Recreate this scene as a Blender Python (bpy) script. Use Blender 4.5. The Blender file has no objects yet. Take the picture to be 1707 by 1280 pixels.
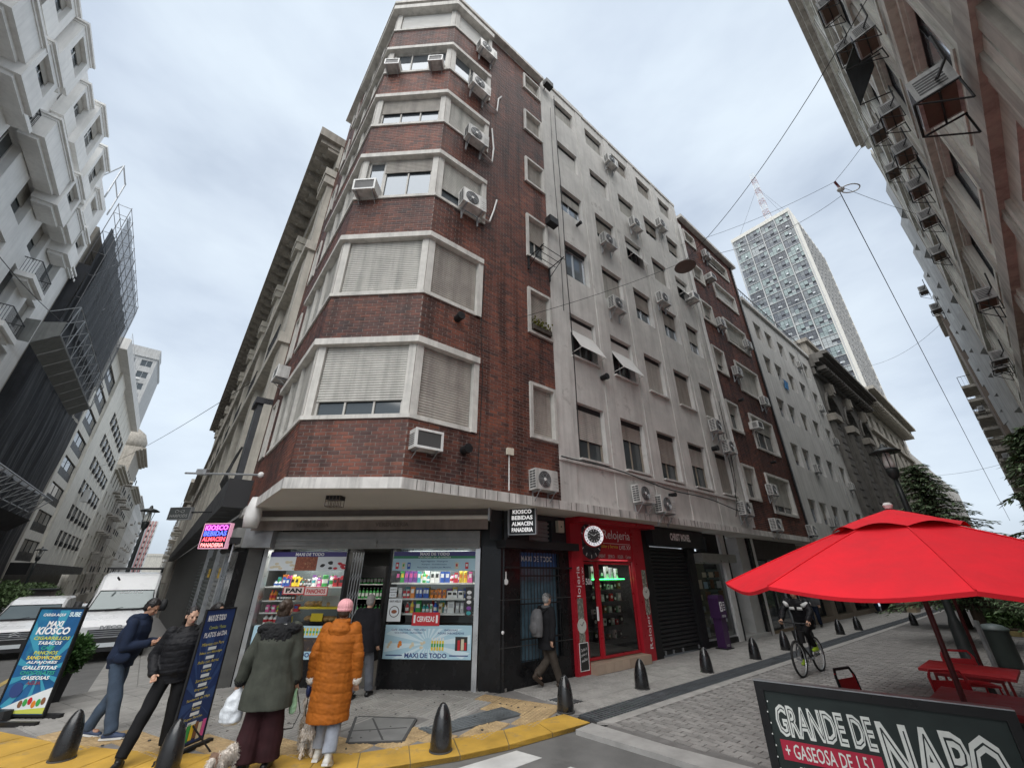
import bpy, bmesh, math, random
from mathutils import Vector, Matrix, noise as mnoise
random.seed(7)
R_=math.radians; PI=math.pi
S=bpy.context.scene; COL=S.collection
# ------------------------------------------------------------ camera, sky, sun, exposure
cam=bpy.data.cameras.new('camera'); camo=bpy.data.objects.new('camera',cam); COL.objects.link(camo)
camo.location=(0,0,2.05); camo.rotation_euler=(R_(90+25.46),0,0)
cam.sensor_width=36; cam.lens=36*664.8/1707; cam.clip_end=2000; cam.clip_start=.05
S.camera=camo
W=bpy.data.worlds.new('World'); S.world=W; W.use_nodes=True
nt=W.node_tree; nt.nodes.clear(); N=nt.nodes.new; L=nt.links.new
out=N('ShaderNodeOutputWorld'); bg=N('ShaderNodeBackground'); sky=N('ShaderNodeTexSky')
sky.sky_type='NISHITA'; sky.sun_disc=False
SUN_EL,SUN_AZ=62,186           # high soft sun behind the overcast, roughly over the camera's shoulder
sky.sun_elevation=R_(SUN_EL); sky.sun_rotation=R_(SUN_AZ)
tc=N('ShaderNodeTexCoord'); mp=N('ShaderNodeMapping'); mp.inputs['Scale'].default_value=(1.1,1.1,2.6)
n1=N('ShaderNodeTexNoise'); n1.inputs['Scale'].default_value=1.5; n1.inputs['Detail'].default_value=6; n1.inputs['Roughness'].default_value=.52
n2=N('ShaderNodeTexNoise'); n2.inputs['Scale'].default_value=.7; n2.inputs['Detail'].default_value=3
L(tc.outputs['Generated'],mp.inputs['Vector']); L(mp.outputs['Vector'],n1.inputs['Vector']); L(mp.outputs['Vector'],n2.inputs['Vector'])
cr=N('ShaderNodeValToRGB'); e=cr.color_ramp.elements
e[0].position=.36; e[0].color=(1.30,1.50,1.78,1); e[1].position=.63; e[1].color=(2.02,2.26,2.48,1)
m1=e=cr.color_ramp.elements.new(.5); m1.color=(1.72,1.94,2.2,1)
L(n1.outputs['Fac'],cr.inputs['Fac'])
cr2=N('ShaderNodeValToRGB'); e=cr2.color_ramp.elements; e[0].position=.3; e[0].color=(.92,.92,.92,1); e[1].position=.7; e[1].color=(.99,.99,.99,1)
L(n2.outputs['Fac'],cr2.inputs['Fac'])
mx=N('ShaderNodeMixRGB'); L(cr2.outputs['Color'],mx.inputs['Fac']); L(sky.outputs['Color'],mx.inputs[1]); L(cr.outputs['Color'],mx.inputs[2])
L(mx.outputs['Color'],bg.inputs['Color']); bg.inputs['Strength'].default_value=.12
L(bg.outputs['Background'],out.inputs['Surface'])
sl=bpy.data.lights.new('sun','SUN'); sl.energy=1.5; sl.angle=R_(85); sl.color=(1,.97,.93)
so=bpy.data.objects.new('sun',sl); COL.objects.link(so); so.location=(0,-20,60)
_a=R_(SUN_AZ); _e=R_(SUN_EL); _d=Vector((math.sin(_a)*math.cos(_e),math.cos(_a)*math.cos(_e),math.sin(_e)))
so.rotation_euler=_d.to_track_quat('Z','Y').to_euler()
S.view_settings.view_transform='Standard'; S.view_settings.look='None'; S.view_settings.gamma=1; S.view_settings.use_curve_mapping=False
S.view_settings.exposure=1.75
S.render.engine='CYCLES'
try: S.cycles.max_bounces=6
except Exception: pass
# ------------------------------------------------------------ mesh helper
class MB:
    def __init__(s): s.v=[];s.f=[];s.m=[]
    def add(s,vs,fs,mi=0):
        o=len(s.v); s.v+=[tuple(p) for p in vs]
        for f in fs: s.f.append(tuple(i+o for i in f)); s.m.append(mi)
        return s
    def quad(s,a,b,c,d,mi=0): return s.add([a,b,c,d],[(0,1,2,3)],mi)
    def box(s,x0,x1,y0,y1,z0,z1,mi=0):
        return s.add([(x0,y0,z0),(x1,y0,z0),(x1,y1,z0),(x0,y1,z0),(x0,y0,z1),(x1,y0,z1),(x1,y1,z1),(x0,y1,z1)],
          [(0,3,2,1),(4,5,6,7),(0,1,5,4),(1,2,6,5),(2,3,7,6),(3,0,4,7)],mi)
    def prism(s,pts,y0,y1,mi=0):           # polygon in x,z (counter-clockwise seen from -y), extruded in y
        n=len(pts); vs=[(x,y0,z) for x,z in pts]+[(x,y1,z) for x,z in pts]
        fs=[tuple(range(n)),tuple(range(2*n-1,n-1,-1))]+[(i,n+i,n+(i+1)%n,(i+1)%n) for i in range(n)]
        return s.add(vs,fs,mi)
    def flat(s,pts,z0,z1,mi=0):            # polygon in x,y (counter-clockwise from above)
        n=len(pts); vs=[(x,y,z0) for x,y in pts]+[(x,y,z1) for x,y in pts]
        fs=[tuple(range(n-1,-1,-1)),tuple(range(n,2*n))]+[(i,(i+1)%n,n+(i+1)%n,n+i) for i in range(n)]
        return s.add(vs,fs,mi)
    def cyl(s,p,q,r,r2=None,n=8,mi=0,cap=True):
        p=Vector(p);q=Vector(q); r2=r if r2 is None else r2
        d=(q-p); d=d.normalized() if d.length>1e-9 else Vector((0,0,1))
        u=d.orthogonal().normalized(); w=d.cross(u)
        vs=[];
        for c,rr in ((p,r),(q,r2)):
            for i in range(n):
                a=2*PI*i/n; vs.append(c+u*(rr*math.cos(a))+w*(rr*math.sin(a)))
        fs=[(i,(i+1)%n,n+(i+1)%n,n+i) for i in range(n)]
        if cap: fs+=[tuple(range(n-1,-1,-1)),tuple(range(n,2*n))]
        return s.add(vs,fs,mi)
    def tube(s,pts,r,n=6,mi=0):
        pts=[Vector(p) for p in pts]; k=len(pts)
        rr=r if isinstance(r,(list,tuple)) else [r]*k
        vs=[]; u=None
        for i,p in enumerate(pts):
            d=(pts[min(i+1,k-1)]-pts[max(i-1,0)]).normalized()
            if u is None: u=d.orthogonal().normalized()
            u=(u-d*u.dot(d)); u=u.normalized() if u.length>1e-6 else d.orthogonal().normalized()
            w=d.cross(u)
            for j in range(n):
                a=2*PI*j/n; vs.append(p+u*(rr[i]*math.cos(a))+w*(rr[i]*math.sin(a)))
        fs=[(i*n+j,i*n+(j+1)%n,(i+1)*n+(j+1)%n,(i+1)*n+j) for i in range(k-1) for j in range(n)]
        fs+=[tuple(range(n-1,-1,-1)),tuple(range((k-1)*n,k*n))]
        return s.add(vs,fs,mi)
    def lathe(s,prof,n=16,c=(0,0,0),mi=0,sx=1,sy=1):
        vs=[];k=len(prof)
        for r,z in prof:
            for j in range(n):
                a=2*PI*j/n; vs.append((c[0]+r*math.cos(a)*sx,c[1]+r*math.sin(a)*sy,c[2]+z))
        fs=[(i*n+j,i*n+(j+1)%n,(i+1)*n+(j+1)%n,(i+1)*n+j) for i in range(k-1) for j in range(n)]
        fs+=[tuple(range(n-1,-1,-1)),tuple(range((k-1)*n,k*n))]
        return s.add(vs,fs,mi)
    def ell(s,c,r,nu=12,nv=8,mi=0,rot=None):
        r=(r,r,r) if not isinstance(r,(tuple,list)) else r
        vs=[];c=Vector(c)
        for i in range(1,nv):
            t=PI*i/nv
            for j in range(nu):
                a=2*PI*j/nu; p=Vector((r[0]*math.sin(t)*math.cos(a),r[1]*math.sin(t)*math.sin(a),-r[2]*math.cos(t)))
                vs.append(c+(rot@p if rot else p))
        for zz in (-r[2],r[2]):
            p=Vector((0,0,zz)); vs.append(c+(rot@p if rot else p))
        b=len(vs)-2
        fs=[(i*nu+j,i*nu+(j+1)%nu,(i+1)*nu+(j+1)%nu,(i+1)*nu+j) for i in range(nv-2) for j in range(nu)]
        fs+=[(b,(j+1)%nu,j) for j in range(nu)]+[(b+1,(nv-2)*nu+j,(nv-2)*nu+(j+1)%nu) for j in range(nu)]
        return s.add(vs,fs,mi)
    def cap(s,p,q,r1,r2=None,n=10):        # capsule
        r2=r1 if r2 is None else r2
        s.cyl(p,q,r1,r2,n); s.ell(p,r1,n,6); s.ell(q,r2,n,6); return s
    def loft(s,rings,n=16):                # rings: (centre, rx, ry[, yaw])
        vs=[]
        for rg in rings:
            c,rx,ry=rg[0],rg[1],rg[2]; yw=rg[3] if len(rg)>3 else 0
            for j in range(n):
                a=2*PI*j/n; x=rx*math.cos(a);y=ry*math.sin(a)
                vs.append((c[0]+x*math.cos(yw)-y*math.sin(yw),c[1]+x*math.sin(yw)+y*math.cos(yw),c[2]))
        k=len(rings)
        fs=[(i*n+j,i*n+(j+1)%n,(i+1)*n+(j+1)%n,(i+1)*n+j) for i in range(k-1) for j in range(n)]
        fs+=[tuple(range(n-1,-1,-1)),tuple(range((k-1)*n,k*n))]
        return s.add(vs,fs)
    def mesh(s,name,mats,smooth=False):
        me=bpy.data.meshes.new(name); me.from_pydata(s.v,[],s.f)
        mats=mats if isinstance(mats,(list,tuple)) else [mats]
        for m in mats: me.materials.append(m)
        if len(mats)>1: me.polygons.foreach_set('material_index',s.m)
        if smooth: me.polygons.foreach_set('use_smooth',[True]*len(me.polygons))
        me.update(); return me
    def build(s,name,mats,parent=None,loc=None,rz=None,smooth=False,kind=None):
        return obj(name,s.mesh(name,mats,smooth),parent,loc,rz,kind)
def obj(name,me,parent=None,loc=None,rz=None,kind=None):
    o=bpy.data.objects.new(name,me); COL.objects.link(o)
    if parent is not None: o.parent=parent
    if loc is not None: o.location=loc
    if rz is not None: o.rotation_euler=(0,0,rz)
    if kind: o['kind']=kind
    return o
def tag(o,label,cat,group=None):
    o['label']=label; o['category']=cat
    if group: o['group']=group
    return o
def thing(name,label,cat,loc=(0,0,0),rz=0,group=None,parent=None):
    o=bpy.data.objects.new(name,None); COL.objects.link(o); o.location=loc; o.rotation_euler=(0,0,rz)
    o.empty_display_size=.2
    return tag(o,label,cat,group)
def dup(r,loc=None,rz=None,label=None,parent=None,_top=True,group=None,rot=None):
    c=r.copy(); COL.objects.link(c)
    if parent is not None: c.parent=parent
    if _top:
        if loc is not None: c.location=loc
        if rz is not None: c.rotation_euler=(0,0,rz)
        if rot is not None: c.rotation_euler=rot
        if label: c['label']=label
        if group: c['group']=group
    for ch in list(r.children): dup(ch,parent=c,_top=False)
    return c
ORD=['first','second','third','fourth','fifth','sixth','seventh','eighth','ninth','tenth','eleventh','twelfth','thirteenth','fourteenth','fifteenth','sixteenth','seventeenth','eighteenth','nineteenth','twentieth']
# ------------------------------------------------------------ materials
MC={}
def M(name,col,rough=.75,var=.18,scale=4,bump=0,bscale=60,metal=0,streak=0,spec=.4,emit=0,isl=0,objr=0,coat=0,stain=None,trans=0):
    if name in MC: return MC[name]
    m=bpy.data.materials.new(name); m.use_nodes=True; MC[name]=m
    nt=m.node_tree; b=nt.nodes['Principled BSDF']; N=nt.nodes.new; L=nt.links.new
    c=tuple(col)+(1,)
    b.inputs['Roughness'].default_value=rough; b.inputs['Metallic'].default_value=metal
    b.inputs['Specular IOR Level'].default_value=spec
    if coat: b.inputs['Coat Weight'].default_value=coat; b.inputs['Coat Roughness'].default_value=.08
    if trans: b.inputs['Transmission Weight'].default_value=trans
    g=N('ShaderNodeNewGeometry')
    rgb=N('ShaderNodeRGB'); rgb.outputs[0].default_value=c; cur=rgb.outputs[0]
    def mul(cur,facsock,lo,hi):
        mr=N('ShaderNodeMapRange'); mr.inputs['From Min'].default_value=.3; mr.inputs['From Max'].default_value=.7
        mr.inputs['To Min'].default_value=lo; mr.inputs['To Max'].default_value=hi; L(facsock,mr.inputs['Value'])
        mx=N('ShaderNodeMixRGB'); mx.blend_type='MULTIPLY'; mx.inputs['Fac'].default_value=1
        L(cur,mx.inputs[1]); L(mr.outputs['Result'],mx.inputs[2]); return mx.outputs[0]
    if var:
        n=N('ShaderNodeTexNoise'); n.inputs['Scale'].default_value=scale; n.inputs['Detail'].default_value=7; n.inputs['Roughness'].default_value=.6
        L(g.outputs['Position'],n.inputs['Vector']); cur=mul(cur,n.outputs['Fac'],1-var,1+var*.5)
        rr=N('ShaderNodeMapRange'); rr.inputs['From Min'].default_value=.3; rr.inputs['From Max'].default_value=.7
        rr.inputs['To Min'].default_value=max(0,rough-.12); rr.inputs['To Max'].default_value=min(1,rough+.12)
        L(n.outputs['Fac'],rr.inputs['Value']); L(rr.outputs['Result'],b.inputs['Roughness'])
    if streak:
        mpn=N('ShaderNodeMapping'); mpn.inputs['Scale'].default_value=(3.2,3.2,.22); L(g.outputs['Position'],mpn.inputs['Vector'])
        n=N('ShaderNodeTexNoise'); n.inputs['Scale'].default_value=1.6; n.inputs['Detail'].default_value=8; n.inputs['Roughness'].default_value=.65
        L(mpn.outputs['Vector'],n.inputs['Vector'])
        cr=N('ShaderNodeValToRGB'); e=cr.color_ramp.elements; e[0].position=.34; e[0].color=(1-streak,1-streak,1-streak,1); e[1].position=.56; e[1].color=(1,1,1,1)
        L(n.outputs['Fac'],cr.inputs['Fac'])
        mx=N('ShaderNodeMixRGB'); mx.blend_type='MULTIPLY'; mx.inputs['Fac'].default_value=1; L(cur,mx.inputs[1]); L(cr.outputs[0],mx.inputs[2]); cur=mx.outputs[0]
    if stain:
        sc,lo,colr=stain
        n=N('ShaderNodeTexNoise'); n.inputs['Scale'].default_value=sc; n.inputs['Detail'].default_value=9; n.inputs['Roughness'].default_value=.7
        L(g.outputs['Position'],n.inputs['Vector'])
        cr=N('ShaderNodeValToRGB'); e=cr.color_ramp.elements; e[0].position=lo; e[0].color=(0,0,0,1); e[1].position=lo+.16; e[1].color=(1,1,1,1)
        L(n.outputs['Fac'],cr.inputs['Fac'])
        mx=N('ShaderNodeMixRGB'); L(cr.outputs[0],mx.inputs['Fac']); L(cur,mx.inputs[1]); mx.inputs[2].default_value=tuple(colr)+(1,); cur=mx.outputs[0]
    if isl or objr:
        oi=N('ShaderNodeObjectInfo'); ad=N('ShaderNodeMath'); ad.operation='ADD'
        L(g.outputs['Random Per Island'],ad.inputs[0]); L(oi.outputs['Random'],ad.inputs[1])
        fr=N('ShaderNodeMath'); fr.operation='FRACT'; L(ad.outputs[0],fr.inputs[0])
        mr=N('ShaderNodeMapRange'); a=isl or objr; mr.inputs['To Min'].default_value=1-a; mr.inputs['To Max'].default_value=1+a*.75
        L(fr.outputs[0],mr.inputs['Value'])
        mx=N('ShaderNodeMixRGB'); mx.blend_type='MULTIPLY'; mx.inputs['Fac'].default_value=1; L(cur,mx.inputs[1]); L(mr.outputs[0],mx.inputs[2]); cur=mx.outputs[0]
    L(cur,b.inputs['Base Color'])
    if emit:
        L(cur,b.inputs['Emission Color']); b.inputs['Emission Strength'].default_value=emit
    if bump:
        n=N('ShaderNodeTexNoise'); n.inputs['Scale'].default_value=bscale; n.inputs['Detail'].default_value=4
        L(g.outputs['Position'],n.inputs['Vector'])
        bp=N('ShaderNodeBump'); bp.inputs['Strength'].default_value=bump; bp.inputs['Distance'].default_value=.01
        L(n.outputs['Fac'],bp.inputs['Height']); L(bp.outputs['Normal'],b.inputs['Normal'])
    return m
def brickmat(name,ramp):
    m=bpy.data.materials.new(name); m.use_nodes=True; nt=m.node_tree; b=nt.nodes['Principled BSDF']; N=nt.nodes.new; L=nt.links.new
    g=N('ShaderNodeNewGeometry'); oi=N('ShaderNodeObjectInfo'); ad=N('ShaderNodeMath'); L(g.outputs['Random Per Island'],ad.inputs[0]); L(oi.outputs['Random'],ad.inputs[1])
    fr=N('ShaderNodeMath'); fr.operation='FRACT'; L(ad.outputs[0],fr.inputs[0])
    cr=N('ShaderNodeValToRGB'); cr.color_ramp.elements[0].position=0; cr.color_ramp.elements[0].color=ramp[0]+(1,)
    cr.color_ramp.elements[1].position=1; cr.color_ramp.elements[1].color=ramp[-1]+(1,)
    for i,c in enumerate(ramp[1:-1]):
        cr.color_ramp.elements.new((i+1)/(len(ramp)-1)).color=c+(1,)
    L(fr.outputs[0],cr.inputs['Fac'])
    n=N('ShaderNodeTexNoise'); n.inputs['Scale'].default_value=.55; n.inputs['Detail'].default_value=6; L(g.outputs['Position'],n.inputs['Vector'])
    c2=N('ShaderNodeValToRGB'); e=c2.color_ramp.elements; e[0].position=.38; e[0].color=(.62,.60,.64,1); e[1].position=.62; e[1].color=(1.2,1.08,1.0,1)
    L(n.outputs['Fac'],c2.inputs['Fac'])
    mx=N('ShaderNodeMixRGB'); mx.blend_type='MULTIPLY'; mx.inputs['Fac'].default_value=1; L(cr.outputs[0],mx.inputs[1]); L(c2.outputs[0],mx.inputs[2])
    n3=N('ShaderNodeTexNoise'); n3.inputs['Scale'].default_value=45; n3.inputs['Detail'].default_value=4; L(g.outputs['Position'],n3.inputs['Vector'])
    m3=N('ShaderNodeMapRange'); m3.inputs['To Min'].default_value=.65; m3.inputs['To Max'].default_value=1.3; L(n3.outputs['Fac'],m3.inputs['Value'])
    m2=N('ShaderNodeMixRGB'); m2.blend_type='MULTIPLY'; m2.inputs['Fac'].default_value=1; L(mx.outputs[0],m2.inputs[1]); L(m3.outputs[0],m2.inputs[2])
    L(m2.outputs[0],b.inputs['Base Color']); b.inputs['Roughness'].default_value=.62; b.inputs['Specular IOR Level'].default_value=.35
    mp5=N('ShaderNodeMapping'); mp5.inputs['Scale'].default_value=(2.6,2.6,.2); L(g.outputs['Position'],mp5.inputs['Vector'])
    n5=N('ShaderNodeTexNoise'); n5.inputs['Scale'].default_value=1.5; n5.inputs['Detail'].default_value=7; L(mp5.outputs['Vector'],n5.inputs['Vector'])
    c5=N('ShaderNodeValToRGB'); e=c5.color_ramp.elements; e[0].position=.36; e[0].color=(.45,.43,.44,1); e[1].position=.54; e[1].color=(1,1,1,1); L(n5.outputs['Fac'],c5.inputs['Fac'])
    m6=N('ShaderNodeMixRGB'); m6.blend_type='MULTIPLY'; m6.inputs['Fac'].default_value=1; L(m2.outputs[0],m6.inputs[1]); L(c5.outputs[0],m6.inputs[2]); L(m6.outputs[0],b.inputs['Base Color'])
    bp=N('ShaderNodeBump'); bp.inputs['Strength'].default_value=.4; bp.inputs['Distance'].default_value=.006; L(n3.outputs['Fac'],bp.inputs['Height']); L(bp.outputs['Normal'],b.inputs['Normal'])
    return m
MBR=brickmat('dark red brick',[(.100,.046,.037),(.135,.056,.042),(.165,.064,.046),(.195,.072,.048),(.120,.056,.046),(.075,.043,.040),(.225,.090,.058)])
MMORT=M('mortar',(.235,.20,.18),.9,.3,6)
MCON=M('weathered grey render',(.60,.585,.555),.85,.20,1.3,.25,30,streak=.14,stain=(1.3,.60,(.24,.225,.21)))
MPIER=M('weathered grey pier',(.60,.585,.555),.85,.18,1.5,.25,30,streak=.18,stain=(1.6,.60,(.22,.205,.19)))
MFRAME=M('off white window surround',(.58,.56,.52),.7,.18,4,.1,50,streak=.28)
MSLAB=M('chipped white slab edge',(.62,.60,.57),.8,.18,3,.2,40,streak=.45,stain=(5,.62,(.2,.19,.18)))
MSOFF=M('cream soffit',(.55,.52,.47),.8,.08,2)
MSHUT=M('cream roller shutter',(.54,.525,.485),.6,.16,3,streak=.3)
MSHUT2=M('grey brown roller shutter',(.42,.39,.35),.65,.2,3,streak=.3)
MSHUT3=M('bleached white shutter',(.72,.71,.68),.5,.1,3)
MGLASS=M('dark window glass',(.05,.06,.065),.06,.0,spec=.8)
MGLASS2=M('reflecting window glass',(.16,.18,.20),.04,.0,spec=.7,metal=.5)
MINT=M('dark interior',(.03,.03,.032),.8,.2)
MWHITE=M('white painted metal',(.72,.72,.70),.45,.12,5,streak=.15)
MACG=M('dark grille',(.07,.07,.07),.5,.1)
MALU=M('aluminium',(.55,.56,.57),.35,.1,metal=.8)
MSTEEL=M('galvanised steel',(.38,.39,.40),.45,.2,5,metal=.6)
MBLK=M('gloss black tile',(.012,.012,.013),.25,.25,3,spec=.3)
MBLKM=M('matt black metal',(.016,.016,.017),.5,.2,4,spec=.3)
MRED=M('red shop paint',(.42,.018,.03),.35,.12,3)
MGREY=M('grey paint',(.30,.30,.30),.55,.15,4)
MCABLE=M('black cable',(.02,.02,.02),.6,0)
MPIPEW=M('white conduit',(.65,.64,.62),.6,.15)
MTXW=M('white lettering',(.82,.82,.82),.6,0)
MTXK=M('black lettering',(.02,.02,.02),.6,0)
MTXN=M('navy lettering',(.03,.06,.20),.6,0)
MTXR=M('red lettering',(.5,.02,.03),.6,0)
MTXY=M('yellow lettering',(.75,.62,.08),.6,0)
TMP=bpy.data.scenes.new('evaluation')
def evalmesh(o):
    TMP.collection.objects.link(o); vl=TMP.view_layers[0]; vl.update()
    return bpy.data.meshes.new_from_object(o.evaluated_get(vl.depsgraph))
# ------------------------------------------------------------ lettering (flat print)
LASTK=[1,1,0]
def text(parent,body,x,z,h,mat,y=-.004,w=None,bold=0,shear=0,align='CENTER',name='lettering',rotin=0,kk=None):
    cu=bpy.data.curves.new('t','FONT'); cu.body=body; cu.size=1; cu.offset=bold; cu.shear=shear; cu.extrude=0; cu.align_x='LEFT'; cu.resolution_u=2
    to=bpy.data.objects.new('t',cu); me=evalmesh(to)
    bpy.data.objects.remove(to); bpy.data.curves.remove(cu)
    xs=[v.co.x for v in me.vertices]; ys=[v.co.y for v in me.vertices]
    if not xs: return None
    x0,x1,y0,y1=min(xs),max(xs),min(ys),max(ys); k=h/(y1-y0); kx=k if w is None else w/(x1-x0)
    if kk: kx,k,x0=kk
    else: LASTK[:]=[kx,k,x0]
    ca,sa=math.cos(rotin),math.sin(rotin)
    off={'CENTER':(x0+x1)/2,'LEFT':x0,'RIGHT':x1}[align]
    for v in me.vertices:
        px=(v.co.x-off)*kx; pz=(v.co.y-(y0+y1)/2)*k
        v.co=(px*ca-pz*sa,0,px*sa+pz*ca)
    me.materials.clear(); me.materials.append(mat); me.name=name
    return obj(name,me,parent,(x,y,z),None)
# ------------------------------------------------------------ frames of the street walls
def dv(a): a=R_(a); return Vector((math.sin(a),math.cos(a)))
def nv(a): a=R_(a); return Vector((math.cos(a),-math.sin(a)))
AR,AL=50.8,-38.9
A=Vector((-1.9015,6.9134)); B=Vector((-3.95,7.05))
RZ_R=R_(90-AR); RZ_L=R_(-90-AL); RZ_LO=R_(90-AL); RZ_RO=R_(270-AR)
RZ_C=math.atan2(A.y-B.y,A.x-B.x)
class Fr:
    def __init__(s,o,rz): s.o=Vector((o[0],o[1])); s.rz=rz; s.x=Vector((math.cos(rz),math.sin(rz))); s.y=Vector((-math.sin(rz),math.cos(rz)))
    def w(s,x,y,z): p=s.o+s.x*x+s.y*y; return Vector((p.x,p.y,z))
RF=Fr(A,RZ_R); LF=Fr(B,RZ_L); CH=Fr(B,RZ_C); LO=Fr(nv(AL)*-10.5,RZ_LO); RO=Fr(nv(AR)*1.6,RZ_RO); SG=Fr((0,9.5),RZ_C)
def SL(s): return -.04*max(0,s-9)      # the left street falls away from the crossing
def LS(s,l,z=0): p=dv(AL)*s+nv(AL)*l; return Vector((p.x,p.y,z))
def RS(s,l,z=0): p=dv(AR)*s+nv(AR)*l; return Vector((p.x,p.y,z))
# ------------------------------------------------------------ walls with openings, bricks
def wall(mb,x0,x1,z0,z1,holes,depth=.18,y=0,mi=0,sides=True):
    xs=sorted({x0,x1}|{min(max(v,x0),x1) for h in holes for v in h[:2]}); zs=sorted({z0,z1}|{min(max(v,z0),z1) for h in holes for v in h[2:4]})
    for i in range(len(xs)-1):
        for j in range(len(zs)-1):
            cx=(xs[i]+xs[i+1])/2; cz=(zs[j]+zs[j+1])/2
            if any(h[0]<cx<h[1] and h[2]<cz<h[3] for h in holes): continue
            mb.quad((xs[i],y,zs[j]),(xs[i+1],y,zs[j]),(xs[i+1],y,zs[j+1]),(xs[i],y,zs[j+1]),mi)
    for a,b,c,d in [h[:4] for h in holes]:
        e=y+depth
        mb.quad((a,y,c),(a,e,c),(b,e,c),(b,y,c),mi); mb.quad((a,y,d),(b,y,d),(b,e,d),(a,e,d),mi)
        mb.quad((a,y,c),(a,y,d),(a,e,d),(a,e,c),mi); mb.quad((b,y,c),(b,e,c),(b,e,d),(b,y,d),mi)
    return mb
BH,BL_=.072,.215
_bm=MB(); _l=BL_-.015;_h=BH-.013
_bm.add([(0,0,0),(_l,0,0),(_l,0,_h),(0,0,_h),(0,-.006,0),(_l,-.006,0),(_l,-.006,_h),(0,-.006,_h)],[(4,5,6,7),(0,1,5,4),(1,2,6,5),(2,3,7,6),(3,0,4,7)])
BRME=_bm.mesh('brick',MBR)
def bricks(parent,x0,x1,z0,z1,holes,near=None,cnt=0,stuffname='brick'):
    mb=MB(); singles=0; z=z0+.006; row=0; cand=[]
    while z+_h<=z1:
        segs=[(x0,x1)]
        for a,b,c,d in [h[:4] for h in holes]:
            if c-.03<z+_h/2<d+.03:
                ns=[]
                for p,q in segs:
                    if b<=p or a>=q: ns.append((p,q)); continue
                    if a>p: ns.append((p,a))
                    if b<q: ns.append((b,q))
                segs=ns
        off=x0-(BL_/2 if row%2 else 0)
        for p,q in segs:
            k=math.floor((p-off)/BL_); x=off+k*BL_
            while x<q:
                a=max(x,p); b=min(x+_l,q)
                if b-a>.03:
                    full=b-a>_l-.001
                    if near and full and cnt>0: cand.append((near(a,z),a,z))
                    else: _bk(mb,a,b,z)
                x+=BL_
        z+=BH; row+=1
    cand.sort()
    for i,(d,a,z) in enumerate(cand):
        if i<cnt: obj('brick',BRME,parent,(a,-.0005*(i%5),z))
        else: _bk(mb,a,a+_l,z)
    if mb.v: mb.build('brick_field',MBR,parent,kind='stuff')
    return min(cnt,len(cand))
def _bk(mb,a,b,z):
    o=-.005-random.random()*.003
    mb.add([(a,0,z),(b,0,z),(b,0,z+_h),(a,0,z+_h),(a,o,z),(b,o,z),(b,o,z+_h),(a,o,z+_h)],[(4,5,6,7),(0,1,5,4),(1,2,6,5),(2,3,7,6),(3,0,4,7)])
def shutter_mb(x0,x1,z0,z1,y=.05,pitch=.055,bulge=.016):
    mb=MB(); n=max(1,int(round((z1-z0)/pitch))); p=(z1-z0)/n
    for i in range(n):
        a=z0+i*p; pr=[(y,a),(y-bulge,a+p*.3),(y-bulge,a+p*.75),(y,a+p)]
        for k in range(3):
            mb.quad((x0,pr[k][0],pr[k][1]),(x1,pr[k][0],pr[k][1]),(x1,pr[k+1][0],pr[k+1][1]),(x0,pr[k+1][0],pr[k+1][1]))
    return mb
def frame_mb(x0,x1,z0,z1,w,y0,y1,mull=0,mi=0,trans=None):
    mb=MB(); mb.box(x0,x0+w,y0,y1,z0,z1); mb.box(x1-w,x1,y0,y1,z0,z1); mb.box(x0+w,x1-w,y0,y1,z0,z0+w); mb.box(x0+w,x1-w,y0,y1,z1-w,z1)
    for i in range(mull):
        x=x0+(x1-x0)*(i+1)/(mull+1); mb.box(x-w*.4,x+w*.4,y0+.004,y1-.004,z0+w,z1-w)
    if trans: mb.box(x0+w,x1-w,y0+.006,y1-.006,trans-w*.4,trans+w*.4)
    return mb
def window(parent,x0,x1,z0,z1,y=.1,shut=0,mull=1,fw=.05,fmat=None,smat=None,glass=None,awn=False,sill=None,trans=None):
    """window part: frame mesh, with pane / shutter / sill as sub-parts"""
    w=frame_mb(x0,x1,z0,z1,fw,y,y+.06,mull,trans=trans).build('window',fmat or MALU,parent)
    MB().quad((x0+fw*.5,y+.035,z0),(x1-fw*.5,y+.035,z0),(x1-fw*.5,y+.035,z1),(x0+fw*.5,y+.035,z1)).build('pane',glass or MGLASS,w)
    if shut>0:
        zs=z1-(z1-z0)*shut
        if awn:
            n=12; mb=MB(); L_=(z1-z0)*shut*.74; zt=z1-(z1-z0)*shut*.24
            up=shutter_mb(x0+.01,x1-.01,zt,z1,y-.03); mb.add(up.v,up.f)
            for i in range(n):
                t0=i/n;t1=(i+1)/n; dy=.46
                a=(y-.03-dy*t0*L_,zt-L_*t0*.86); b=(y-.03-dy*t1*L_,zt-L_*t1*.86); c=((a[0]+b[0])/2-.012,(a[1]+b[1])/2+.004)
                mb.quad((x0,a[0],a[1]),(x0,c[0],c[1]),(x1,c[0],c[1]),(x1,a[0],a[1])); mb.quad((x0,c[0],c[1]),(x0,b[0],b[1]),(x1,b[0],b[1]),(x1,c[0],c[1]))
            mb.cyl((x0+.05,y,zt-L_*.9),(x0+.05,y-.03-.46*L_,zt-L_*.86),.01); mb.cyl((x1-.05,y,zt-L_*.9),(x1-.05,y-.03-.46*L_,zt-L_*.86),.01)
            mb.build('shutter',smat or MSHUT3,w)
        else: shutter_mb(x0+.01,x1-.01,zs,z1-.01,y-.012).build('shutter',smat or MSHUT,w)
    if sill: MB().box(x0-.03,x1+.03,-.05,y,z0-.05,z0).build('sill',sill,w)
    return w
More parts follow.
